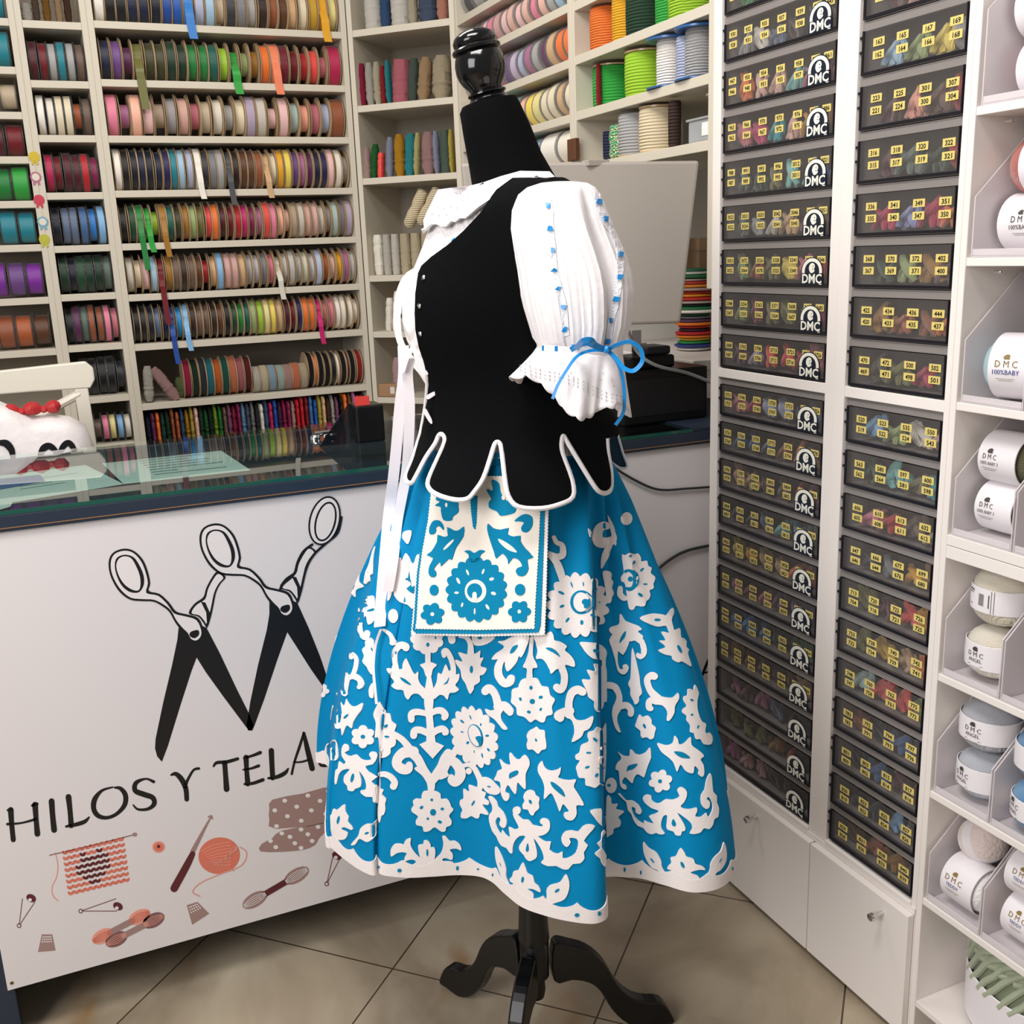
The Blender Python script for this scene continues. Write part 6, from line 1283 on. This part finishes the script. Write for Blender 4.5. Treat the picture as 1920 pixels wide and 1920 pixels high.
app('applique_scroll', [P(T('285 500 320 500 400 590 480 590 570 650 620 740 590 785 530 750 530 700 475 680 500 780 560 860 650 915 650 870 700 890 790 910 720 810 790 780 860 735 760 700 660 620 635 550 680 510 750 530 760 590 820 630 880 620 945 575 1000 580 1070 575 1140 530 1105 450 1150 405 1220 440 1240 520 1200 620 1155 670 1200 705 1290 710 1370 690 1375 750 1350 810 1430 820 1500 765 1525 830 1580 740 1585 640 1540 550 1500 570 1545 610 1540 690 1490 710 1430 640 1430 520 1480 440 1500 320 1550 220 1575 300 1590 470 1640 530 1640 620 1670 700 1660 820 1610 850 1590 930 1540 990 1470 975 1430 1030 1350 1055 1275 1045 1310 980 1290 900 1200 820 1110 760 1170 860 1220 960 1215 1010 1175 1020 1160 1075 1090 1070 1060 1020 990 1000 960 950 975 800 920 810 890 900 895 980 940 1050 870 1060 820 1040 760 1060 690 1030 640 970 560 940 500 860 470 780 420 720 400 620 350 570'), 2)], [P(T('1060 845 1098 920 1070 950 1035 910'))])
app('applique_leaf', [P(T('640 1165 720 1250 820 1310 890 1430 900 1510 960 1600 1090 1660 1090 1720 930 1650 850 1560 760 1520 690 1420 645 1300'))], [E(770, 1420, 44, 10, .9)])
app('applique_bud', [P(T('1150 1250 1210 1310 1240 1370 1330 1400 1360 1470 1450 1500 1490 1550 1400 1550 1290 1590 1400 1640 1370 1720 1100 1720 1050 1600 1100 1570 980 1540 990 1490 1030 1450 1020 1380 1090 1360'))], [E(1185, 1480, 48, 20, 1.1)])
app('applique_leaf', [P(T('1740 1170 1775 1290 1770 1430 1700 1550 1640 1590 1590 1670 1480 1710 1550 1560 1560 1470 1610 1380 1700 1290'))], [E(1690, 1420, 34, 6, -1.1)])
app('applique_bud', [P(T('125 550 190 560 200 640 285 640 260 710 370 745 290 820 325 880 310 950 230 980 220 1040 160 1080 125 1060'))])
app('applique_ring', [E(190, 385, 80, 105)], [E(160, 380, 28, 20)])
# crop K (1010,960)
P, S, E, F = crop(1010, 960)
app('applique_daisy', [F(540, 1290, 415, 435, 17, 0), S(T('130 580 230 690 290 820 330 960'), [50, 90, 100, 80]), S(T('200 350 235 420 320 470 325 590 240 620 130 570'), [50, 60, 70, 95, 85, 60])],
 [E(588, 1252, 158, 166), E(300, 1120, 46, 17, .45), E(310, 1305, 34, 18, -.4), E(390, 1495, 40, 18, -.9), E(595, 1530, 22, 34), E(740, 1440, 40, 18, .7), E(825, 1250, 32, 9), E(777, 1080, 36, 16, -.7), E(615, 1000, 30, 8, 1.5), E(452, 1010, 44, 10, 1.2)])
app('applique_center', [E(582, 1252, 108, 134)], [E(640, 1250, 46, 42), P(T('640 1270 690 1200 700 1300 640 1340 620 1300'))], off=.0026)
app('applique_scroll', [S(T('945 195 880 195 815 270 820 400 930 425 1030 380 1045 300'), [100, 115, 140, 160, 140, 110, 50]), S(T('980 460 910 620 872 770'), [90, 85, 30]), P(T('680 230 720 290 770 420 720 370 690 300')), P(T('955 40 1050 220 1080 440 1040 440 990 230 970 150'))])
app('applique_dot', [E(1212, 97, 78, 88)])
app('applique_daisy', [P(T('1155 600 1200 600 1250 570 1310 590 1370 580 1410 640 1415 690 1490 680 1510 750 1555 780 1545 850 1600 900 1600 950 1580 1000 1585 1060 1530 1090 1540 1150 1520 1210 1480 1240 1450 1310 1350 1300 1320 1350 1260 1340 1230 1200 1200 1000 1150 960 1145 900 1180 850 1180 800')), S(T('1132 1060 1132 1140 1180 1190 1215 1195'), [75, 85, 80, 60])],
 [P(T('1190 810 1260 795 1340 840 1375 930 1350 1040 1280 1095 1220 1080 1210 1040 1280 1040 1305 980 1300 880 1250 830 1200 850')), E(1272, 930, 34, 36), E(1307, 700, 32, 12, -1.2), E(1420, 805, 36, 16, -.7), E(1465, 1005, 34, 12), E(1398, 1150, 36, 17, .9)])
app('applique_daisy', [P(T('885 830 960 820 1005 870 990 930 1030 970 1000 1050 1035 1120 1000 1180 990 1240 950 1250 910 1000'))])
app('applique_leaf', [P(T('1400 1465 1550 1410 1700 1420 1760 1430 1840 1330 1860 1400 1830 1500 1860 1640 1800 1660 1760 1580 1640 1590 1500 1540'))], [E(1635, 1497, 46, 18)])
app('applique_leaf', [P(T('1110 1550 1120 1430 1150 1420 1200 1500 1290 1540 1390 1580 1430 1630 1370 1650 1450 1740 1200 1800 990 1760 1040 1690 970 1640 1000 1590'))])
# crop I (640,960) k .125 and left lobe G (600,1180), H (600,1400)
P, S, E, F = crop(640, 960, .125)
app('applique_dot', [P(T('1060 290 1010 480 940 420 925 350 960 290'))]); app('applique_dot', [E(785, 1560, 72, 105)])
app('applique_scroll', [P(T('800 640 830 670 900 690 910 740 965 620 1020 670 1085 780 1140 640 1200 700 1180 1100 1090 1440 1000 1390 880 1350 800 1250 790 1150 740 1300 700 1310 750 1000 770 860'))], [P(T('1000 990 1050 1020 1060 1120 1110 1110 1095 1220 1020 1180 955 1080 960 1010')), E(815, 812, 12, 12), E(808, 980, 12, 12)])
app('applique_leaf', [P(T('500 1265 400 1270 365 1310 390 1350 290 1410 265 1495 320 1500 260 1640 255 1760 300 1870 400 1920 440 1850 420 1780 370 1780 350 1820 325 1740 330 1620 380 1560 415 1690 510 1620 520 1450'))], [P(T('395 1475 500 1445 500 1480 420 1495'))], jump=.04)
app('applique_daisy', [P(T('345 1060 350 1060 380 1085 430 1040 470 1020 490 700 520 520 480 560 415 800 370 900'))], [E(418, 905, 22, 8, 1.4)], jump=.04)
app('applique_curl', [S(T('650 1770 740 1840 775 1930 770 1960'), [40, 60, 80, 80])])
P, S, E, F = crop(600, 1180)
app('applique_curl', [S(T('560 -30 590 80 650 110 670 55'), [50, 70, 80, 70]), P(T('640 160 750 150 745 600 690 580 660 520 600 450 620 370 595 280 640 230'))], [E(735, 275, 30, 10, 1.2)])
app('applique_branch', [S(T('440 395 455 345 512 420 495 560 440 660'), [45, 60, 62, 65, 70]), S(T('470 640 555 690 580 765 552 800'), [90, 75, 85, 60]), S(T('400 660 375 800 378 900'), [75, 50, 30]), P(T('290 660 370 600 400 650 385 900 320 910 300 840 282 760'))], jump=.04)
app('applique_leaf', [P(T('370 960 400 1010 450 1060 520 1060 600 1020 590 1110 530 1190 470 1290 450 1370 380 1330 320 1470 300 1370 230 1370 210 1270 210 1190 250 1110 190 1080 155 1250 185 1050 235 950 245 850 270 850 265 920 300 1010 340 1050'))], [E(375, 1205, 46, 16, -.75), E(276, 1215, 36, 8, 1.5)], jump=.04)
app('applique_flower', [F(605, 1485, 152, 145, 6, 0, .15)], [E(610, 1485, 30, 28)])
app('applique_bud', [P(T('690 830 720 760 750 755 750 940 700 935 690 880'))])
app('applique_bud', [P(T('180 1540 215 1530 250 1600 262 1700 250 1800 120 1800 75 1700 80 1640 110 1580 150 1580'))], [E(190, 1700, 40, 11, 1.45)], jump=.05)
P, S, E, F = crop(600, 1400)
app('applique_scroll', [P(T('315 20 350 -40 400 -20 410 50 350 80 400 120 450 125 515 105 570 160 640 185 720 170 690 110 720 65 790 80 795 150 740 240 640 265 680 340 790 410 720 480 790 545 790 700 790 780 750 740 730 690 650 690 580 640 580 600 640 590 650 520 620 420 550 330 580 450 575 550 500 580 470 615 400 600 390 540 345 490 350 400 430 310 330 320 270 390 240 515 215 490 225 330 260 300 275 200 330 240 370 210 315 130'), 2)], [E(465, 430, 62, 22, -1.35)], jump=.04)
app('applique_bud', [P(T('350 795 365 900 405 970 400 1040 450 1100 455 1150 350 1110 310 1140 395 1190 350 1280 200 1260 150 1080 140 960 175 920 200 855 250 870'))], [E(270, 1010, 56, 18, -1.35)], jump=.04)
app('applique_leaf', [P(T('795 990 790 1130 740 1260 660 1315 560 1270 500 1350 440 1350 540 1230 570 1130 650 1065 730 1060'))], [E(660, 1190, 30, 15, -.4)])
for cr_, dots in (((700, 1420), [(95, 1510, 12, 20), (368, 1552, 28, 26), (1165, 1520, 18, 30), (1458, 1533, 15, 13), (1672, 1617, 9, 22)]), ((900, 1640), [(1402*.9615, 565*.9615, 32, 27), (1705*.9615, 545*.9615, 20, 30)]), ((1120, 1420), [(380, 1540, 16, 30), (608, 1580, 12, 28), (1850, 1535, 7, 22)])):
    P, S, E, F = crop(*cr_); mb = MB()
    for a_ in dots: patch(mb, E(*a_), SKM, .0030, .0005, 0, .03)
    mb.obj('hem_dots', M['bluefelt'], sk)
# motifs on the far side of the skirt, laid out round the cloth
def far(i0, t0, sc_):
    def mp(x, y):
        i = int(round(i0+x*sc_)) % NHm; fr = i0+x*sc_; ia = int(math.floor(fr)); f = fr-ia
        t = min(.93, max(.02, t0+y/.9)); p = skpt(ia % NHm, t).lerp(skpt((ia+1) % NHm, t), f); dx = skpt((ia+2) % NHm, t)-skpt((ia-2) % NHm, t); dy = skpt(ia % NHm, t+.02)-skpt(ia % NHm, t-.02); n = dx.cross(dy).normalized()*sgn
        return p, n
    return mp
bk0 = 36*8
for r_ in range(4):
    for c_ in range(6):
        i0 = bk0+c_*13+(6 if r_ % 2 else 0); t0 = .25+.17*r_
        if i0 > NHm-14: continue
        mp = far(i0, t0, 8/.05); s = .028
        if (r_+c_) % 3 == 0: sh = [[(s*1.25*math.cos(a*PI/24)*(.9+.1*abs(math.cos(a*PI/24*5))), s*1.25*math.sin(a*PI/24)*(.9+.1*abs(math.cos(a*PI/24*5)))) for a in range(48)]]
        elif (r_+c_) % 3 == 1: sh = [[(s*.75*math.cos(a*PI/18)*(.75+.25*abs(math.cos(a*PI/18*3))), s*.75*math.sin(a*PI/18)*(.75+.25*abs(math.cos(a*PI/18*3)))) for a in range(36)]]
        else: sh = [[(q.x*s, q.y*s) for q in smoothcurve([(0, -1.3, 0), (.5, -.6, 0), (1.1, -.3, 0), (.5, .2, 0), (.7, .9, 0), (0, .6, 0), (-.7, .9, 0), (-.4, .1, 0), (-1.1, -.3, 0), (-.4, -.6, 0)], 3, True)]]
        app('applique_flower' if (r_+c_) % 3 < 2 else 'applique_leaf', sh, [ellipse(0, 0, .004, .006)], mp, step=.008, jump=.05)
# ---- pocket bag hanging over the skirt
pc = [SK(x, y) for x, y in ((815, 930), (1015, 930), (1010, 1180), (790, 1180), (900, 1060))]
pb0 = pc[4][0]; bn_ = ((pc[1][0]-pc[0][0]).cross(pc[3][0]-pc[0][0])).normalized()
if bn_.dot(ray(900, 1060)) > 0: bn_ = -bn_
lift = max((q[0]-pb0).dot(bn_) for q in [SK(800+i*12, 925+j*16) for i in range(19) for j in range(17)] if q)+.002
bp0 = pb0+bn_*lift
pk = thing('pocket_bag', 'cream felt pocket bag with turquoise flower, hanging from the waist over the skirt', 'bag', onP(900, 1050, bp0, bn_)); ok_ = pk.location
J = lambda pts: [(770+x*.16150, 890+y*.16150) for x, y in pts]
def pink(pts, step=3.0, amp=.75):
    pts = J(pts); out = []; n = len(pts); k = 0
    for i in range(n):
        a = Vector(pts[i]); b = Vector(pts[(i+1) % n]); L = (b-a).length; m = max(1, int(L/step)); nn = Vector((-(b-a).y, (b-a).x)).normalized()
        for j in range(m):
            p = a.lerp(b, j/m)+nn*(amp if k % 2 else -amp); k += 1; out.append((p.x, p.y))
    return out
def bmap(lay): return lambda x, y: (onP(x, y, bp0, bn_)-ok_, bn_)
def bagpart(name, polys, m, off, th):
    mb = MB()
    for p in polys: patch(mb, p, bmap(0), off, th, 0, 9)
    return mb.obj(name, M[m], pk)
bagpart('backing', [pink(T('258 20 238 250 205 540 120 870 70 1150 25 1700 10 1860 800 1876 1560 1862 1575 1500 1590 900 1605 340 1608 20'))], 'wfelt', 0, .0022)
bagpart('border', [pink(T('250 20 231 250 199 540 124 870 84 1150 48 1700 33 1800 75 1842 800 1848 1490 1832 1515 1750 1527 1500 1548 900 1566 340 1569 20'))], 'bluefelt', .0022, .0014)
bagpart('front_panel', [pink(T('266 20 248 250 216 540 154 870 116 1150 84 1700 68 1788 800 1800 1448 1788 1460 1500 1495 900 1520 340 1524 20'))], 'crfelt', .0036, .0014)
PJ = lambda s, sub=3: [(q.x, q.y) for q in smoothcurve([(a[0], a[1], 0) for a in J(T(s))], sub, True)]
def EJ(x, y, rx, ry, rot=0): q = J([(x, y)])[0]; return ellipse(q[0], q[1], rx*.1615, ry*.1615, rot, 22)
def FJ(cx, cy, rx, ry, n, rot, dp):
    _, _, _, F_ = crop(770, 890, .1615); return F_(cx, cy, rx, ry, n, rot, dp)
z1, z2 = .0050, .0062
bagpart('flower_motif', [PJ('350 215 450 250 555 270 570 380 570 440 510 490 490 535 400 530 370 430 365 380 300 360 355 320 310 290')], 'bluefelt', z1, .0012)
bagpart('flower_motif', [PJ('955 65 1040 100 1060 200 1110 290 1230 360 1230 430 1180 460 1060 480 1020 430 930 390 925 320 950 280 895 175 970 185')], 'bluefelt', z1, .0012)
bagpart('slit', [pink(T('705 255 792 250 780 560 765 640 740 610 720 450'), 2.6, .6)], 'bluefelt', z1, .0008)
bagpart('bud_motif', [PJ('290 110 305 180 265 205 250 160')], 'bluefelt', z1, .0012)
bagpart('comma_motif', [PJ('240 690 235 620 280 540 350 535 395 590 400 645 350 600 310 620 315 650 290 690')], 'bluefelt', z1, .0012)
bagpart('comma_motif', [PJ('1220 540 1290 480 1360 460 1425 500 1425 600 1370 670 1310 660 1300 610 1330 560 1270 545')], 'bluefelt', z1, .0012)
bagpart('leaf_motif', [PJ('440 610 520 650 580 645 635 605 630 720 550 840 520 920 495 990 460 980 370 1065 360 1010 290 1090 315 1130 310 1180 260 1190 225 1140 240 1050 280 970 205 935 260 890 325 780 330 700 390 720 450 710', 2)], 'bluefelt', z1, .0012)
bagpart('leaf_motif', [PJ('915 570 970 620 1060 640 1155 620 1140 690 1210 720 1290 710 1290 770 1340 850 1440 960 1370 985 1385 1090 1340 1170 1270 1175 1235 1120 1260 1080 1310 1060 1270 990 1200 970 1150 1040 1140 980 1080 915 1010 975 985 900 940 770 905 640', 2)], 'bluefelt', z1, .0012)
bagpart('daisy_motif', [FJ(780, 1335, 345, 365, 19, 0, .055), PJ('640 890 700 880 755 910 820 875 880 890 830 930 800 1010 700 1010 690 930')], 'bluefelt', z1, .0012)
bagpart('dot_motif', [EJ(290, 1340, 52, 64)], 'bluefelt', z1, .0012); bagpart('dot_motif', [EJ(1285, 1335, 60, 68)], 'bluefelt', z1, .0012)
bagpart('flower_motif', [FJ(272, 1615, 128, 120, 6, .3, .15)], 'bluefelt', z1, .0012); bagpart('flower_motif', [FJ(1278, 1590, 120, 125, 6, .52, .15)], 'bluefelt', z1, .0012)
bagpart('cutout', [EJ(772, 1352, 125, 134), EJ(680, 1135, 36, 12, 1.2), EJ(860, 1125, 32, 12, -1.2), EJ(572, 1232, 40, 16, 1.1), EJ(958, 1212, 28, 18, -.3), EJ(552, 1370, 26, 14), EJ(980, 1378, 30, 19, .3), EJ(617, 1510, 26, 12, -1.3), EJ(910, 1535, 36, 15, 1.0), EJ(762, 1585, 36, 10, 1.57), EJ(433, 355, 14, 26), EJ(1095, 270, 22, 28), EJ(272, 1618, 22, 22), EJ(1278, 1588, 20, 22), EJ(460, 815, 86, 15, -.78), PJ('1035 745 1130 790 1210 850 1250 905 1150 875 1060 800')], 'crfelt', z2, .0003)
bagpart('ring_center', [EJ(762, 1350, 88, 90)], 'bluefelt', z2+.0003, .0003)
bagpart('ring_drop', [stroke(J([(762, 1385), (762, 1452)]), [8, 9])], 'crfelt', z2+.0006, .0003)
# ---- vest
vt = thing('vest', 'black wool vest with scalloped white edged tabs over the blouse', 'vest', MAN)
front = [(1046, 330), (1012, 328), (992, 331), (962, 345), (933, 365), (925, 376), (904, 402), (875, 435), (846, 461), (817, 484), (799, 502), (793, 516), (787.5, 551), (786, 586), (787, 615), (793, 647), (802, 674), (808, 697), (810, 717), (809, 747), (804, 785), (798, 815)]
tabs = [(794, 835), (790, 862), (784, 888), (789, 899), (800, 900), (806, 888), (815, 855), (825, 832), (830, 818), (835, 814), (840, 818), (841, 830), (836, 855), (830, 892), (833, 907), (847, 917), (870, 924), (890, 922), (902, 910), (912, 888), (922, 856), (928, 835), (934, 829), (940, 835), (944, 860), (946, 890), (952, 917), (966, 936), (997, 940), (1026, 934), (1044, 922), (1048, 893), (1047, 849), (1049, 828), (1052, 819), (1058, 828), (1071, 867), (1083, 907), (1094, 919), (1107, 920), (1117, 910), (1121, 879), (1124, 848), (1129, 822)]
rim = [(1148, 806), (1151, 796), (1143, 785), (1128, 768), (1110, 745), (1098, 718), (1094, 690), (1096, 650), (1100, 610), (1102, 560), (1100, 500), (1096, 440), (1090, 395), (1078, 362), (1062, 345)]
VP = lambda x, y: VS(x, y) or None
# find uv on the body grid from a pixel, then lay the vest out in uv so that the far side mirrors the near side
VR = bodyrings(0)
def uv_of(x, y):
    h = VS(x, y)
    if not h:
        cxp = 950
        for k in range(1, 30):
            h = VS(x+(cxp-x)*k*.006, y)
            if h: break
        if not h: return None
    best = None; p = h[0]
    for k in range(len(VR)-1):
        zc0 = sum((q.z for q in VR[k]))/NT; zc1 = sum((q.z for q in VR[k+1]))/NT
        if zc1-.02 <= p.z <= zc0+.02:
            for i in range(NT):
                a, b, c, d = VR[k][i], VR[k][(i+1) % NT], VR[k+1][(i+1) % NT], VR[k+1][i]
                e1 = b-a; e2 = d-a; n = e1.cross(e2); w_ = p-a; den = n.length_squared or 1e-12
                u = w_.cross(e2).dot(n)/den; v = e1.cross(w_).dot(n)/den
                if -.15 <= u <= 1.15 and -.15 <= v <= 1.15:
                    dist = abs(w_.dot(n)/math.sqrt(den))+max(0, -u, u-1, -v, v-1)*.01
                    if best is None or dist < best[0]: best = (dist, i+u, k+v)
    return (best[1], best[2]) if best else None
def on_body(u, v, off=0):
    v = min(max(v, 0), len(VR)-1.001); k = int(v); f = v-k; i = int(math.floor(u)); g = u-i
    P_0 = lambda kk, ii: VR[kk][ii % NT]
    p = P_0(k, i).lerp(P_0(k, i+1), g).lerp(P_0(k+1, i).lerp(P_0(k+1, i+1), g), f)
    du = P_0(k, i+1)-P_0(k, i-1); dv = P_0(min(k+1, len(VR)-1), i)-P_0(max(k, 0), i); n = du.cross(dv).normalized()
    c = sum(VR[k], Vector())/NT
    if n.dot(p-c) < 0: n = -n
    if v > 15: n = Vector((n.x, n.y, n.z*max(0, 1-(v-15)/2))).normalized()
    return p+n*off, n
uvf = [uv_of(x, y) for x, y in front]; uvt = [uv_of(x, y) for x, y in tabs]
uvf = [q for q in uvf if q]; uvt = [q for q in uvt if q]
fix = lambda q: (q[0] if q[0] > -5 else q[0]+NT, q[1])
def norm(q): u = q[0] % NT; return (u if u < NT*.85 else u-NT, q[1])   # near side runs from u=0 (back) through NT/4 (camera side) to NT/2 (front)
uvf = [norm(q) for q in uvf]; uvt = [norm(q) for q in uvt]
# one closed outline: neckline/front (near) + tabs, mirrored about the back line u=0
vb_ = uvt[-1][1]; back_low = [(1.2, vb_+.2), (0, vb_+.6)]
near = uvf+uvt
top_back = [(0.0, .35)]
outline = top_back+near+back_low
far_ = [(-u, v) for u, v in outline[1:-1]][::-1]
full = outline+far_
def lift_(v, u=0): return .006+.039*min(1, max(0, (v-16.2)/2.5))*max(0, math.sin(2*PI*abs(u)/NT))**1.6
mpv = lambda x, y: (lambda r: (r[0]-O3, r[1]))(on_body(x, y, lift_(y, x)))
mb = MB(); patch(mb, full, mpv, 0, .003, .8, jump=1)
ob_v = mb.obj('vest_body', M['felt'], vt, True)
def piping(uvs, nm='white_piping', r=.0036, close=False):
    pts = [on_body(u, v, lift_(v, u)+.0025)[0]-O3 for u, v in uvs]
    MB().tube(smoothcurve(pts, 3), r, 8).obj(nm, M['cotton'], vt, True)
k0 = len(uvf)-5
piping(uvf[k0:]+uvt); piping([(-u, v) for u, v in (uvf[k0:]+uvt)])
for i, (x, y) in enumerate(((804, 524), (796, 572), (797, 622))):
    h = VS(x, y)
    if h: MB().lathe([(.0016, 0), (.0036, 0), (.0036, .002), (.0022, .003), (.0016, .001)], 14, h[0]+h[1]*.009-O3, h[1]).obj('button', M['chrome'], vt, True)
# far front edge of the open vest, seen from inside, with eyelets
FE = [(806, 492), (782, 506), (764, 520), (752, 545), (746, 580), (746, 615), (753, 645), (770, 672), (790, 694), (800, 715)]
fm = lambda x, y: (onM(x, y, -.03)-O3, -HF)
mb = MB(); patch(mb, stroke(FE, [5, 11, 14, 15, 14, 13, 12, 13, 14, 8], 4), fm, 0, .006, 0, 9); fe = mb.obj('facing_band', mat('cream_lining', 'f1ede6', .7), vt)
mb = MB(); patch(mb, ellipse(766, 545, 2.6, 4.6, .3, 10), fm, .006, .0006, 0, 9); patch(mb, ellipse(754, 592, 2.2, 5, 0, 10), fm, .006, .0006, 0, 9); mb.obj('eyelet', M['black'], vt)
# far tabs seen beyond the body
for poly, c in (([(1152, 800), (1160, 822), (1168, 850), (1176, 874), (1164, 878), (1148, 868), (1134, 852), (1130, 832)], '1b3347'), ([(796, 822), (789, 850), (776, 875), (766, 890), (764, 880), (776, 850), (786, 822)], '5d6f80')):
    mb = MB(); mm = lambda x, y: (onM(x, y, -.09)-O3, -HF); patch(mb, [(q.x, q.y) for q in smoothcurve([(a[0], a[1], 0) for a in poly], 3, True)], mm, 0, .003, 0, 9); mb.obj('far_tab', mat('lining', c, .8), vt)
    pts = [onM(x, y, -.085)-O3 for x, y in poly]; MB().tube(smoothcurve(pts, 3, True), .0022, 6).obj('white_piping', M['cotton'], vt, True)
# ---- white lacing ribbons at the front
lr = thing('lacing_ribbons', 'long white satin ribbons lacing the vest and hanging down over the skirt', 'ribbon', onM(780, 700, .02)); ol = lr.location
def hang(pts, wd, d0=.02):
    P3 = []
    for x, y in pts:
        h = SK(x+6, y) if y > 880 else None
        base = onM(x, y, d0)
        if h is not None:
            dist = (h[0]-CAM).length-.014; p = CAM+ray(x, y).normalized()*dist
            if (p-CAM).length < (base-CAM).length: base = p
        P3.append(base-ol)
    P3 = smoothcurve(P3, 4); mb = MB(); mb.strip(P3, [HR+HF*.25]*len(P3), wd, .0008); mb.obj('ribbon_tail', M['satinw'], lr, True)
hang([(756, 648), (757, 700), (750, 760), (744, 830), (737, 900), (729, 960), (722, 1040), (716, 1110), (712, 1175)], .0175, .03)
hang([(770, 672), (764, 700), (768, 760), (766, 830), (762, 885), (752, 940), (744, 985), (737, 1050), (727, 1110)], .0165, .045)
hang([(714, 1180), (704, 1210), (700, 1250), (703, 1290), (706, 1320)], .004, .05)
def wstroke(pts, ws, d, th=.004, nm='lacing'):
    mb = MB(); patch(mb, stroke(pts, ws, 4), lambda x, y: (onM(x, y, d)-ol, -HF), 0, th, 0, 9); mb.obj(nm, M['satinw'], lr, True)
wstroke([(784, 640), (772, 655), (762, 672), (756, 695)], [6, 9, 10, 8], .05)
wstroke([(778, 640), (786, 665), (797, 690), (806, 715), (806, 745), (804, 775)], [12, 20, 22, 16, 12, 7], .06)
wstroke([(795, 680), (806, 668), (808, 662)], [9, 8, 4], .09); wstroke([(800, 698), (812, 694), (818, 690)], [8, 7, 3], .09); wstroke([(803, 744), (813, 738), (819, 733)], [8, 7, 3], .09); wstroke([(797, 770), (806, 786), (809, 792)], [8, 7, 4], .09)
wstroke([(776, 800), (771, 780), (772, 760)], [3, 12, 6], .02)
